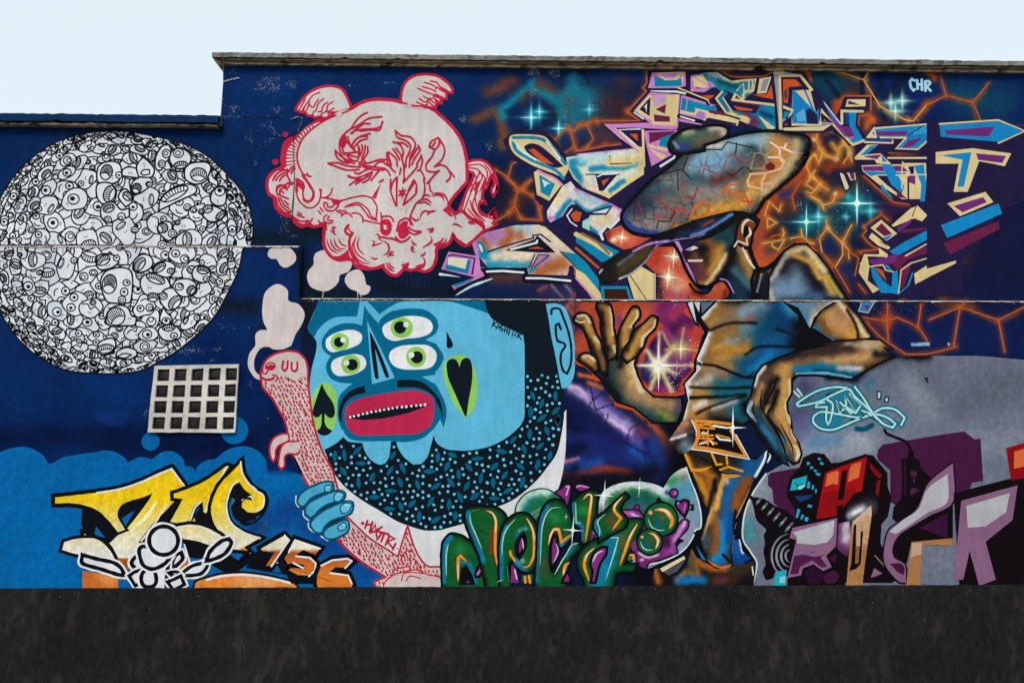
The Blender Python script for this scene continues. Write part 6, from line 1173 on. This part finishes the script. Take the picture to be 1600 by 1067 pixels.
F('#6a2420', 'd 512,125 550,105 585,125 575,160 530,160', 0)
part('cap_button'); BTN = 'Z 922,860 950,790 1010,750 1100,712 a 0,690 120,680 215,700 220,748 150,800 0,855 Z 1250,905 1100,925 950,925'
Ln(KB, 9, BTN, 1, 1); Air(BTN, '#4a4f50', [('#c8bca8', 12, .8, 'a 60,700 180,710 190,745'), ('#3a6a5a', 14, .8, 'Z 1060,790 1200,760 a 60,760'), ('#6a5a48', 14, .8, 'Z 1200,820 a 0,810 120,770'), ('#2a3a7a', 12, .8, 'Z 980,860 1080,890'), ('#15171c', 10, .8, 'Z 950,880 940,830'), ('#a89880', 8, .8, 'Z 1150,730 1060,750'), ('#7a96b0', 5, .8, 'Z 960,830 1000,880')], 1.8, ed=('#0a0b10', 4, 0.9))
part('cap_brim')
BR = 'c 165,832 300,742 450,672 560,622 700,552 889,482 d 0,512 150,472 300,442 420,460 472,500 462,542 400,500 330,492 280,542 200,592 100,642 0,652 c 889,602 800,632 680,652 560,692 480,802 380,882 280,932 180,942 150,900'
Air(BR, '#101117', [('#4a3c22', 24, .8, 'c 300,860 400,790 480,720'), ('#1c1a1a', 20, .8, 'c 200,900 260,870'), ('#5a6a80', 4, .8, 'c 290,820 400,740'), ('#1d2a44', 10, .8, 'c 720,610 889,560 d 60,530 200,500'), ('#5a88c8', 4.5, .6, 'd 0,612 100,580 200,520 280,470'), ('#8a3a28', 4, .7, 'd 80,550 150,510'), ('#8878c0', 3, .5, 'c 560,688 680,650 800,630 889,602'), ('#b8c8d8', 2.6, .5, 'c 180,850 165,870 / 560,692 480,800 380,880 300,915'), ('#c88af0', 3, .6, 'c 400,720 520,670 640,650')], 1.8, 1)
done()

# ------------------------------------------------------------------ green bubble lettering
GR = '#0d5628'; GT = '#0a7496'; GM = '#a6d6bc'; GO = '#ef8f26'; GP = '#7f2a74'
fig('green_lettering', 'glossy green bubble graffiti lettering with orange highlights below the beard', 'graffiti', (860, 985), 7e-3)
part('back_bubble')
Air('P 780,395 800,300 880,200 1000,150 1100,152 1200,210 1260,280 1240,520 900,520', '#9fc0b4', [('#0a6f92', 30, .7, 'P 880,400 940,280 1050,260'), ('#156a40', 30, .8, 'P 1000,320 1100,240 1180,260 / 980,450'), ('#b8d8c8', 12, .7, 'P 810,340 900,220 1010,175 1100,175'), ('#5a9a7a', 4, .7, 'P 900,420 1040,340 / 940,440 1060,380')], 2)
Ln('#1c2630', 2.2, 'P 780,395 800,300 880,200 1000,150 1100,152 1200,210 1260,280')
part('back_bubble')
BK = 'Q 300,420 330,330 360,235 450,172 560,140 700,130 830,150 930,190 1000,80 1080,20 1140,0 1180,120 1240,270 1277,440 1272,560 1215,590 1205,640 1140,740 1050,812 900,882 780,935 680,900 560,960 300,960'
Ln(KB, 7, BK, 1, 1)
Air(BK, '#7f8a9c', [('#16612c', 40, .7, 'Q 480,290 620,270 800,270 960,300 / 600,320 900,340'), ('#d5dcdc', 15, .7, 'Q 340,320 390,230 480,180 620,155 760,165 880,195 980,240'), ('#dfe4e4', 30, .8, 'Q 930,150 1020,80 1120,30'), ('#0f5a5a', 24, .8, 'Q 640,310 780,310'), ('#3a8a5a', 16, .8, 'Q 1000,150 1040,110'), ('#a06a50', 12, .8, 'Q 1110,90'), ('#4f9ab4', 26, .8, 'Q 1150,220 1170,160 / 1180,480 / 1080,250'), ('#8a92a8', 30, .8, 'Q 1100,600 1200,520 / 1090,780'), ('#1d3f8a', 6, .8, 'Q 960,230 1040,280 / 1060,450'), ('#4a5a78', 10, .8, 'Q 620,370 740,360')], 2)
Ln('#cfe6e8', 2, 'Q 1140,0 1180,120 1240,270 1277,440 1272,560 1225,580 1205,640 1140,740 1050,812 900,878 785,895')
F(KB, 'Q 860,300 890,270 920,310 970,330 880,345'); F(KB, 'Q 1170,340 1210,340 1215,400 1160,400 1190,370'); F(KB, 'Q 1050,690 1090,660 1125,680 1090,700 1050,740'); F(KB, 'Q 1200,600 1260,590 1230,640')
part('drip'); DRP = 'Q 540,400 600,400 680,395 740,450 770,520 900,640 960,640 1040,600 1080,520 1120,485 1160,500 1150,560 1080,640 1040,700 1055,790 900,850 790,880 765,935 690,895 680,800 620,760 560,560'
Ln(KB, 5, DRP, 1, 1); Air(DRP, '#6f2268', [('#b060b4', 8, .8, 'Q 560,420 620,430 690,450'), ('#d8b8e0', 4, .8, 'Q 640,430 700,460'), ('#c080c8', 7, .7, 'Q 1120,520 1050,640 1010,690 1010,760'), ('#e8d0ec', 3, .7, 'Q 1125,505 1110,550 / 700,790 780,830 880,810 / 720,860 740,850'), ('#3a1440', 16, .8, 'Q 930,670 960,720'), ('#8a3a86', 14, .8, 'Q 960,790 1030,770')], 2)
part('purple_drop'); OF(GP, KB, 3, 'O 940,690 1000,650 1040,615 1080,620 1080,680 1060,780 1040,810 1020,750'); Ln('#d8a8e0', 2.2, 'O 1040,640 1062,640 1040,710'); part('purple_drop'); OF(GP, KB, 3, 'Q 100,190 130,150 180,150 270,180 240,200 160,225'); Ln('#d0a0d8', 1.8, 'Q 125,180 150,170 230,185')
part('heart'); OF(GP, KB, 4, 'Q 1040,350 1050,310 1090,320 1110,300 1160,310 1162,370 1125,460 1080,410'); El('#d8a8d8', PT('Q 1065,330')[0], 1.5); Ln('#b870b8', 2, 'Q 1130,340 1120,400'); part('bead'); El(KB, PT('Q 1025,237')[0], 8); El(GP, PT('Q 1025,237')[0], 5.6); El('#b860b0', PT('Q 1038,238')[0], 2.6); part('bead'); El(KB, PT('Q 683,367')[0], 5.2); El(GP, PT('Q 683,367')[0], 3.2)
def gl(name, s, teal, mint, orange, extra=(), hole=None, sm=1):
    part(name); Ln(KB, 7.5, s, sm, 1)
    Air(s, GR, [(GT, 7, .45, teal), ('#5a481c', 9, .9, orange, .35)]+list(extra), 1.8, sm, None, ('#052416', 4, .8))
    for m_ in PTS(mint): Ln(GM, 2, m_, 1, 0, 1)
    for o_ in PTS(orange): Ln(GO, 4.6, o_, 1, 0, 1)
    for o_ in PTS(orange): Ln('#f0d8c4', 1.8, smooth(o_, False)[1:max(3, len(smooth(o_, False))//2)], 0, 0, 1)
    if hole: OF(KB, KB, 3, hole)
gl('letter', 'P 75,1067 68,800 85,670 140,602 200,595 290,632 400,722 480,860 510,1067 p 762,960 740,985 694,985', 'P 90,1060 90,800 105,690 150,620 / 250,870 310,860 380,980 400,1060', 'P 110,1000 108,800 130,680 / 250,860 320,870', 'P 225,1050 225,830 250,805 305,855', [('#1c7a3a', 20, .9, 'P 250,740')], 'P 242,1080 262,940 298,905 350,980 385,1080')
F(GP, 'P 300,1067 320,1045 345,1067'); OF(GP, KB, 4, 'P 392,990 400,960 430,900 460,905 460,960 430,1010 400,1010'); Ln('#cc8ed0', 2, 'P 410,985 440,950')
gl('letter', 'P 300,470 303,372 340,332 450,324 560,332 640,362 688,430 652,520 632,640 612,900 650,1060 p 790,970 770,985 765,940 P 490,1040 430,800 370,660', 'P 320,380 330,470 400,650 480,860', 'P 345,370 440,345 / 340,380 350,480 400,600 460,740', 'P 500,360 560,385 595,460 590,600 590,780 615,920', [('#6a3a20', 10, .9, 'P 560,560 555,760')])
gl('letter', 'P 636,1067 632,800 640,640 682,500 752,422 850,388 932,422 990,520 1002,680 978,880 930,955 850,950 790,900 740,850 720,900 740,1067 p 805,985 780,985', 'P 650,1040 648,800 655,650 700,520 / 800,880 880,940', 'P 655,800 662,650 700,540 790,440', 'P 895,430 950,530 970,640 965,800 920,900 860,915', [('#8fc0a0', 6, .8, 'P 830,560 880,540 / 820,870 860,850'), (GT, 6, .7, 'P 800,610 860,550 / 790,830 830,870')])
OF(GP, KB, 7, 'P 800,700 830,620 860,590 882,640 870,740 825,815 805,790'); Ln('#d8a8dc', 2.4, 'P 850,635 860,680 865,740', 1, 0, 1); Ln(GO, 3.6, 'P 735,760 745,800 780,850'); F(GP, 'P 750,890 790,930 820,1067 740,1067'); Ln('#e0b8e4', 2, 'P 780,940 800,1030')
F(GR, 'P 850,990 960,985 950,1067 855,1067'); Ln(GO, 3.4, 'P 880,1010 885,1067 / 920,1000 930,1067'); Ln('#f0e0d0', 5, 'P 610,1060 650,1040', 1, 0, 1); Ln(GM, 2, 'P 705,900 720,1060', 1, 0, 1)
gl('letter', 'P 985,1067 1000,800 1010,560 1032,420 1092,300 1180,257 1262,300 1320,390 1350,480 1350,600 1240,720 1210,690 1190,600 1160,580 1130,680 1130,880 1150,960 1180,980 1300,760 1381,690 Q 60,690 140,690 160,740 60,860 30,1067 p 885,985 835,985', 'P 1005,1050 1018,800 1028,560 1060,420 1110,320 / 1210,690 1250,710 1340,620 / Q 20,820 100,720', 'P 1030,900 1045,560 1080,420 1140,340 1230,330 / Q 30,800 80,720 140,700 / P 1170,990 1240,860 1320,730', 'P 1110,700 1130,610 1165,545 1210,545 1240,670 1300,620 1345,590 / Q 0,1000 20,910 60,880', [('#2a4a28', 16, .9, 'P 1080,850 1060,980'), ('#1c7a3a', 20, .9, 'P 1180,430')])
OF(GP, KB, 5, 'P 1130,880 1135,700 1165,600 1190,610 1200,700 1215,750 1180,850 1145,955'); Ln('#d8a8dc', 2.4, 'P 1185,680 1205,760 1160,870', 1, 0, 1); OF(GP, KB, 4, 'P 1290,960 1320,1000 1330,1067 1240,1067')
gl('letter', 'Q 82,335 130,275 230,222 312,218 302,420 272,560 245,700 172,702 160,560 110,530', 'Q 95,340 100,480 170,540 180,660', 'Q 115,320 120,510 170,520', 'Q 180,300 230,250 262,265 245,420 225,560 205,690', [('#1c8a3a', 14, .9, 'Q 190,400')])
gl('letter', 'Q 245,700 340,650 420,600 520,530 640,480 752,490 720,560 650,700 560,900 680,900 640,960 500,975 470,1067 p 950,985 905,985 Q 200,1067 150,960 130,860 180,760', 'Q 420,650 520,640 480,760 380,980', 'Q 400,650 510,650 470,800 390,1050', 'Q 290,745 220,810 195,900 215,980 240,1050 / 690,520 620,640 570,780 525,905', [(GT, 26, .6, 'Q 460,700 420,820 360,960 / 330,1050'), ('#16612c', 16, .8, 'Q 600,560 560,680'), ('#5a5030', 8, .9, 'Q 560,640 540,740')])
OF(GP, KB, 4.4, 'Q 250,900 280,800 340,745 405,735 400,800 340,900 300,1067 255,1067 270,960'); Ln('#d8b0dc', 3, 'Q 270,880 310,800 370,770', 1, 0, 1); F(GP, 'Q 265,590 290,580 310,600 255,680'); El('#d090d0', PT('Q 288,600')[0], 2); OF('#3a6a34', KB, 3, 'Q 590,830 620,790 650,790 650,850 600,880'); Ln(GO, 3, 'Q 620,810 650,810 650,850')
F(GP, 'Q 630,720 670,660 690,760 640,765'); F(GP, 'Q 735,550 770,515 790,545')
gl('letter', 'Q 300,480 380,420 480,330 545,270 575,245 600,270 545,330 530,400 590,490 560,560 480,600 330,690 330,640 290,560', 'Q 310,490 300,560 340,620', 'Q 390,430 320,500 340,580 330,640', 'Q 550,270 480,350 475,400 535,470 455,580', [('#5a4a28', 14, .9, 'Q 440,480 470,520')])
for c, r, o_ in (('905,480', 25, 'Q 845,395 900,390 960,410 1010,490 985,565'), ('802,690', 18.5, 'Q 795,610 840,620 880,680 855,755')):
    q = PT('Q '+c)[0]; part('bubble'); El(KB, q, r+3, n=30)
    Air(disc(q, r, r, 0, 30), '#145a34', [('#0a5a66', r*.7, .9, 'p %g,%g' % (q[0]-r*.2, q[1]+r*.3)), ('#6a5530', r*.5, .9, 'p %g,%g' % (q[0]+r*.1, q[1]-r*.1), .7)], 1.8, 0)
    Ln(GO, r*.28, o_, 1, 0, 1); Ln('#ecd9cc', r*.12, smooth(PT(o_), False)[2:12], 0, 0, 1); El('#e8a070', q+[-r*.65, -r*.42], r*.13); Ln(GM, 2, np.array([q+[-r*.8, -r*.05], q+[-r*.6, r*.45], q+[-r*.2, r*.68], q+[r*.25, r*.66]]), 1, 0, 1)
for x, y, r in ((895, 828, 17), (884.5, 807, 4), (944, 774, 17), (999, 762, 11)):
    part('sparkle'); El('#dfeaf0', (x, y), r*.2); star(x, y, r, '#eef6fa', 4, .1, 1.5)
done()

# ------------------------------------------------------------------ grey field, machine lettering, cyan tag
MB = '#120a10'; PM = '#43173c'; MV = '#875f80'; LG = '#b2b2ba'; TN = '#a67448'; CY = '#18a9bd'
fig('grey_backdrop', 'grey sprayed field behind the machine lettering at lower right', 'mural', (1330, 985), 1.4e-3)
part('field')
Air('U 740,290 860,170 1040,92 p 1450,556 1530,556 1690,570 1690,986 1182,986 S 980,1060 1022,880 960,762 880,640 890,450 930,300 1000,150 1110,0 p 1228,722 U 270,900 190,700 150,540 190,330 260,245 500,250', '#6b7284',
 [('#48486a', 34, .8, 'U 230,660 260,520 300,340'), ('#5a5a86', 30, .8, 'U 240,720 330,640'), ('#8c93a2', 46, .8, 'U 330,870 600,840 820,830 / S 1060,60 1000,250'), ('#9aa0ab', 14, .8, 'U 700,790 780,790 820,850'), ('#5f86a8', 22, .8, 'U 380,810 560,780'), ('#5d6373', 60, .8, 'U 1100,200 1300,300 / p 1480,640 1580,600'), ('#7d8494', 40, .8, 'p 1500,700 1580,690 / 1420,600 1450,640'), ('#3f6f8a', 16, .9, 'U 840,320'), ('#3f8a98', 18, .8, 'S 940,500 960,620'), ('#0b0d13', 12, .7, 'U 740,270 860,165 1060,85 1340,95'), ('#101018', 10, .8, 'U 500,265 700,285')], 3, 0)
Ln('#c8dcd8', 2.6, 'S 1110,0 1000,160 930,300 890,450 885,640 960,765 1022,880 985,1060')
fig('cyan_tag', 'pale turquoise neon style tag scrawl on the grey field', 'graffiti', (1330, 676), 3e-3)
TG = 'U 660,352 560,345 430,370 330,420 240,482 250,502 330,490 440,460 560,400 670,362 720,420 830,520 960,650 1040,682 1062,650 1000,602 900,572 780,602 640,662 540,700 440,690 380,640 382,590 440,552 540,562 700,592 780,600 / 722,342 790,430 900,600 960,650 / 480,442 540,490 520,620 500,657 485,620 490,510 400,512 410,485 470,472 / 570,462 600,560 650,500 640,420 720,540 690,562 600,470 / 680,402 770,500 730,562 640,500 / 780,542 850,562 812,592 / 892,552 960,520 1060,532 1140,600 1110,662 / 740,690 800,695 870,660'
part('halo'); 
for p_ in PTS(TG): Ln('#1c6f8a', 9, p_)
F('#1a7a98', 'U 330,480 420,420 560,370 680,380 830,520 850,580 700,590 560,560 480,540 400,520'); F('#1a7a98', 'U 400,620 460,560 640,590 600,660 480,680'); F('#0f3f58', 'U 480,400 600,370 640,372 560,410 490,430')
for p_ in PTS(TG): Ln('#0d4560', 6, p_)
part('scrawl')
for p_ in PTS(TG)[:7]: Ln('#a9dedb', 3.2, p_)
Ln('#0d3048', 1.6, 'U 570,470 600,545 640,555 / 640,430 720,540 / 690,410 765,500 / 780,545 800,590 / 820,560 850,600 920,630', 0)
part('quote_mark'); OF('#b8dcdc', '#123f58', 2.4, 'U 912,380 945,385 935,447 910,440', 0); part('quote_mark'); OF('#b8dcdc', '#123f58', 2.4, 'U 978,427 1007,432 1000,472 970,466', 0)
part('quote_mark'); Ln('#a8ccd0', 3.4, 'U 215,382 262,427', 0); part('quote_mark'); Ln('#a8ccd0', 3.4, 'U 245,362 282,412', 0); done()
fig('machine_lettering', 'red, mauve and tan block graffiti lettering with black machine tubes, lower right', 'graffiti', (1360, 985), 4e-3)
part('plum_shape'); F(PM, 'T 0,362 0,292 20,270 220,235 300,300 250,480 200,612 40,490 32,390', 0)
part('plum_shape'); F(PM, 'T 790,150 795,108 832,66 1160,10 1420,-30 1500,30 1540,20 1560,330 1480,340 1430,470 1000,565 920,502 886,480 886,250 800,180', 0); part('plum_chip'); F(PM, 'U 1297,268 1335,262 1335,320', 0)
part('coil')
F(MB, 'S 960,225 1080,240 1180,300 1390,450 1390,1067 1240,950 1200,960 1180,1020 1110,1040 1078,960 1105,880 1085,760 1100,680 1088,600 1112,545 1020,455 990,340')
ax0, ax1 = np.array([1183., 781.]), np.array([1236., 826.]); an = (ax1-ax0)/np.hypot(*(ax1-ax0)); nn = np.array([-an[1], an[0]])
for k_, t_ in enumerate(np.linspace(.04, .94, 6)):
    c_ = ax0+(ax1-ax0)*t_; h_ = 6.5+3.2*t_
    for u0, u1, col_ in ((-1, -.35, '#5b636e'), (-.25, .55, '#868e98'), (.65, 1, '#4a525c')):
        F(col_, np.array([c_+nn*h_*u0-an*1.7, c_+nn*h_*u1-an*2.1, c_+nn*h_*u1+an*1.9, c_+nn*h_*u0+an*1.5]), 2)
for r_, w_ in ((33, 3.2), (25, 3.6), (17, 3.6), (9.5, 3)):
    th = np.linspace(R_(105), R_(262), 16); q = np.array([1236, 868])+np.stack([np.cos(th)*r_*.92, np.sin(th)*r_*1.05], 1)
    Ln('#79818c', w_, q, 1, 0, 1); Ln('#a4abb4', 1.2, q[4:10]+[.6, 0], 1, 0, 1)
Ln(MB, 5, 'S 960,225 1000,280')
part('cyan_box'); F(CY, 'S 1190,1060 1212,960 1312,940 1300,1067 p 1225,940 1208,940', 0); F('#7fd0cc', 'S 1250,1010 1300,1000 1296,1067 1240,1067', 0)
part('black_core'); F(MB, 'T 228,232 255,160 330,125 408,135 460,200 520,195 705,135 762,145 866,272 868,375 895,450 870,585 822,645 815,780 900,950 960,1020 900,1067 700,1067 560,1067 p 1320,985 1230,985 T 140,1040 160,880 150,740 190,640 200,540 135,440 140,372 165,300', 0)
for s_ in ('285,190 305,195 300,215 280,212', '310,222 330,228 322,245 303,242', '335,245 355,252 350,268 330,262', '350,268 380,275 375,295 345,285', '362,160 385,165 382,180 360,175', '380,190 405,200 400,215 375,208', '290,330 305,340 300,385 280,380', '320,355 335,365 330,395 315,390', '345,385 355,390 350,420 340,415', '290,500 320,505 318,522 285,520', '215,530 235,540 215,600 200,595', '245,570 262,580 245,612 235,605', '270,590 295,595 285,625 265,618'): F('#2a9fc4', 'T '+s_)
F(CY, 'T 160,400 178,320 285,290 270,370 240,390', 0); F('#7fd8de', 'T 205,385 230,365 270,350 262,375 235,392', 0); Ln(MB, 1.4, 'T 195,345 215,360 265,350 / 215,360 208,395', 0); F('#0d3a6a', 'T 190,440 330,430 300,460 230,480', 0)
part('letter_red'); F('#a80f16', 'T 415,270 716,155 680,402 622,420 500,582 350,607', 0); F('#8a0c12', 'T 400,420 480,400 640,380 620,420 500,582 350,607', 0); F('#d9693a', 'T 430,278 500,255 515,265 505,357 470,350 413,372', 0); F('#d9693a', 'T 608,212 677,190 660,302 578,337 592,240', 0); F(MB, 'T 535,262 577,245 548,462 503,472', 0); F(MB, 'T 500,512 545,500 530,572 498,582', 0); F('#8a0c12', 'T 735,195 825,290 815,312 780,292 742,240', 0); F('#8a0c12', 'T 790,332 815,320 800,442 780,422', 0)
part('flash'); Air('T 560,600 590,480 690,405 770,420 800,520 770,600 745,700 600,760 590,640', MB, [('#4a4a54', 20, .9, 'T 610,570 740,510'), ('#b0b0bc', 11, .9, 'T 600,575 690,530'), ('#f4f4f8', 4.5, .9, 'T 618,565 676,540')], 2)
part('letter_tan'); Air('T 612,625 748,505 752,570 690,1022 p 1345,950 1315,975 T 570,1062 600,700', TN, [('#cdb4a0', 26, .9, 'T 640,600 740,540'), ('#8a5a34', 14, .8, 'T 650,800 640,900'), ('#c89a78', 16, .8, 'T 715,620 700,760')], 2.4, 0); F(MB, 'T 622,650 640,640 632,930 655,925 672,700 690,690 672,930 640,965 588,982 602,930', 0); F('#c2a084', 'T 645,640 672,625 668,800 640,800', 0)
part('letter_side'); Air('T 510,640 590,620 600,700 585,850 570,880 500,820', '#5a2a54', [('#c0b0c4', 14, .9, 'T 570,640 570,760')], 2.4, 0)
part('letter_mauve'); F(MV, 'T 155,742 178,670 502,598 492,802 420,872 462,952 400,982 330,932 252,962 240,1012 140,1032 205,757', 0); F(LG, 'T 180,702 482,614 472,722 430,772 340,792 212,782 205,732', 0); F('#4f1a48', 'T 190,872 250,862 340,880 420,862 380,880 430,952 390,957 320,905 232,952 220,1002 160,1007', 0); F('#4f1a48', 'T 300,848 345,838 330,850'); Ln('#4f1a48', 1.6, 'T 400,850 440,830', 1, 0, 1)
part('tube'); F('#3a1238', 'T 440,880 500,860 480,930'); part('tube'); F('#2a0d2a', 'T 260,990 340,950 400,1010 380,1067 300,1067'); part('tube'); F('#43173c', 'T 400,1010 480,980 520,1020 480,1067 420,1067'); part('wire'); Ln('#8a7050', 1.8, 'T 775,870 850,950 930,1015'); part('tube'); F(MV, 'T 745,1030 770,960 830,1000 780,1020', 0)
part('antenna_box'); F(MB, 'U 1112,940 1165,940 1170,880 1190,860 1215,880 1220,935 1262,955 1270,1010 p 1450,742 1460,750 1440,800 1400,815 T 900,600 910,520 965,460 970,330', 0); Ln(MB, 4.2, 'U 970,700 990,730 1080,770 1150,800 1190,870'); F('#4a1c46', 'T 1035,255 1080,260 1075,300 1035,300', 0); F('#4a1c46', 'T 1050,310 1065,310 1065,340 1050,345', 0); F('#2c1030', 'T 985,190 1000,190 1000,440 985,450', 0); F('#4a1c46', 'T 1030,390 1060,380 1100,400 1060,420 1035,440')
part('letter_swoop'); SW = 'T 1165,345 1340,200 1340,480 1165,585 960,712 905,800 912,882 992,940 1000,1067 940,1052 842,912 870,700 960,622 1080,532'
Ln(MB, 5, SW, 1, 1); F(MV, SW); F(LG, 'T 1155,390 1300,280 1300,480 1155,562 960,692 925,712 880,696 980,612 1090,532'); F(PM, 'T 882,930 960,925 990,960 985,1010 940,990')
F(MB, 'T 1160,600 1340,500 1340,760 1040,770 1005,930 915,870 905,800 965,715', 0); F('#3a1238', 'T 1100,670 1300,560 1300,740 1180,700', 0)
part('letter_shard'); F(MB, 'p 1490,770 1600,742 1640,760 1640,930 1500,930', 0); F(MV, 'p 1502,782 1590,758 1582,812 1540,846 1556,905 1530,915 1515,860 1505,905 1490,905', 0); F(LG, 'p 1510,790 1578,770 1572,800 1540,822 1512,824', 0)
part('letter_shard'); F('#8a0c12', 'p 1572,700 1640,680 1640,740 1580,750', 0); F('#d9693a', 'p 1585,705 1610,698 1606,728 1584,732', 0)
part('letter_block'); F(TN, 'T 1040,772 1160,760 1340,745 1340,800 1160,790 1120,800 1105,1060 p 1437,960 1400,960 T 1005,1060', 0); F('#c2a084', 'T 1042,780 1115,775 1110,865 1070,870 1035,888', 0)
done()

# ------------------------------------------------------------------ wear of the wall: broken ledge edge, chips
flush(); ST.fig = bld; ST.parent = None
rw = np.random.default_rng(17)
def chip(c, r, col, el=1.6):
    n = rw.integers(5, 8); a = np.sort(rw.uniform(0, 6.28, n)); k = rw.uniform(.5, 1, n)*r
    q = np.stack([np.cos(a)*k*el, np.sin(a)*k], 1)+c
    ST.soup.append((np.vstack([q, [c]]), np.array([(i, (i+1) % n, n) for i in range(n)]), hx(col), ST.z))
ST.z = 1.2e-2; part('ledge_chips')
for x0, x1 in ((-80, 469), (471, 1680)):
    xs = np.arange(x0, x1, 1.6); ly = ledge(xs); n = len(xs)
    v = np.vstack([np.stack([xs, ly+.3], 1), np.stack([xs, ly+1.5+rw.normal(0, .22, n)+.4*np.sin(xs*.09)], 1)])
    ST.soup.append((v, np.array([t_ for i in range(n-1) for t_ in ((i, i+1, n+i+1), (i, n+i+1, n+i))]), hx('#cdc3b6'), ST.z-EPS))
    x = x0
    while x < x1:
        ly = float(ledge(np.array(x)))
        L_ = rw.uniform(4, 16); bare = rw.random() < .5
        if bare:
            n = max(2, int(L_/1.5)); xs = np.linspace(x, min(x+L_, x1), n)
            top = np.full(n, ly+.35); bot = ly+rw.uniform(1.5, 2.7)+rw.normal(0, .35, n)
            v = np.vstack([np.stack([xs, top], 1), np.stack([xs, bot], 1)])
            T = [t_ for i in range(n-1) for t_ in ((i, i+1, n+i+1), (i, n+i+1, n+i))]
            ST.soup.append((v, np.array(T), hx(('#cfc6ba', '#b5a390', '#dcd6cc', '#9c8670')[rw.integers(4)]), ST.z+rw.random()*EPS*4))
        x += L_+rw.uniform(0, 2.5)
        if rw.random() < .8:
            ST.z += EPS*.02; chip(np.array([x, ly+rw.uniform(2.2, 4.6)]), rw.uniform(.3, 1.1), ('#d8d0c4', '#1a1512', '#0d0c0e', '#c0a88e')[rw.integers(4)])
        if rw.random() < .35: chip(np.array([x+1, ly+rw.uniform(2.5, 4)]), rw.uniform(.5, 1.2), '#120f10', 2.6)
o = done(); o['kind'] = 'stuff'
part('paint_chips'); ST.z = 1.25e-2
def cluster(x, y, sx, sy, n, col='#aeb4c2', r=(.16, .62)):
    for _ in range(int(n*1.5)): chip(np.array([x+rw.normal(0, sx), y+rw.normal(0, sy)]), rw.uniform(*r), col, rw.uniform(1, 2.2))
for a_ in ((422, 124, 8, 2.5, 40), (424, 128, 8, 3, 22), (408, 136, 6, 4, 45), (428, 138, 6, 4, 40), (456, 132, 4, 3, 40), (433, 172, 3, 3, 28), (420, 198, 8, 5, 24), (428, 206, 7, 6, 16), (414, 220, 6, 4, 12), (547, 134, 3, .8, 10), (607, 130, 4, 1, 12), (725, 188, 4, 3, 40), (763, 229, 3, 3, 24), (832, 112, 6, 4, 60), (866, 113, 5, 4, 40), (834, 142, 3, 6, 40), (819, 188, 2, 2, 14), (774, 134, 3, 3, 10), (390, 218, 4, 8, 20), (446, 350, 4, 8, 40), (458, 369, 5, 1, 10), (300, 548, 10, 2.5, 60), (285, 549, 3, 2, 16), (340, 545, 4, 2, 18), (333, 563, 3, .8, 10), (395, 512, 9, 3, 10), (352, 505, 7, 6, 14), (228, 650, 3, 6, 12), (392, 601, 2, 3, 12), (420, 655, 3, 3, 4), (360, 110, 6, 4, 10), (366, 170, 6, 3, 30), (359, 182, 8, 2, 26), (399, 256, 4, 6, 8), (480, 300, 1, 1, 2), (498, 840, 2, 2, 4), (560, 470, 20, 1, 30), (520, 472, 22, 1.4, 30), (1180, 473, 30, 1.5, 30), (1400, 480, 30, 4, 30)):
    cluster(*a_)
def scrape(s, w_, col='#c9bba8'):
    for p_ in PTS(s):
        p_ = smooth(p_, False)
        for i in range(len(p_)-1): 
            for t_ in (0, .5): chip(p_[i]+(p_[i+1]-p_[i])*t_+rw.normal(0, w_*.15, 2), rw.uniform(.4, .7)*w_, col, 1.8)
scrape('p 349,128 358,125 373,122', 2.4, '#c8bcae'); scrape('p 350,101 366,100', 1.2, '#8a93a0'); scrape('p 346,155 348,168', 2, '#b9b0a4'); scrape('p 344,181 352,180 / 362,183 384,182 / 396,183 404,181 / 440,182 446,182', 1.1, '#8a7458'); scrape('p 455,186 465,183 474,186', 2.6, '#9a8468'); scrape('p 472,190 468,198 465,206', 1.6, '#7a6a58')
scrape('p 418,182 422,181', 2.4, '#8a6238')
for x0_, x1_ in ((520, 536), (622, 645), (823, 838), (1285, 1300), (1415, 1440)):
    scrape('p %g,%g %g,%g' % (x0_, 101.5+(x0_-348)*.0085, x1_, 101.5+(x1_-348)*.0085), 2.6, '#b8a684')
o = done(); o['kind'] = 'stuff'
part('crack_and_step_shade'); ST.z = 1.3e-2
Ln('#0b0d14', 2.6, 'p 468.5,386 468.2,410 468.6,440 468.3,463', 0); Ln('#1a1410', .9, 'p 459,205 458.5,240 460,280 458,320 456,345', 0); Ln('#0a1530', .8, 'D 318,0 312,120 300,260 / p 380,182 440,183', 0); o = done(); o['kind'] = 'stuff'  # wide dark strip paints the shaded side of the ledge step; thin lines are cracks


part('paint_spatter'); ST.z = 6.4e-2          # specks of spray on the dark base below the mural
for _ in range(260):
    El(('#3a4a6a', '#6a6a70', '#7a5a30', '#2a5a70')[rw.integers(4)], (rw.uniform(-40, 1640), 918+abs(rw.normal(0, 22))), rw.uniform(.25, .9), n=6)
o = done(); o['kind'] = 'stuff'
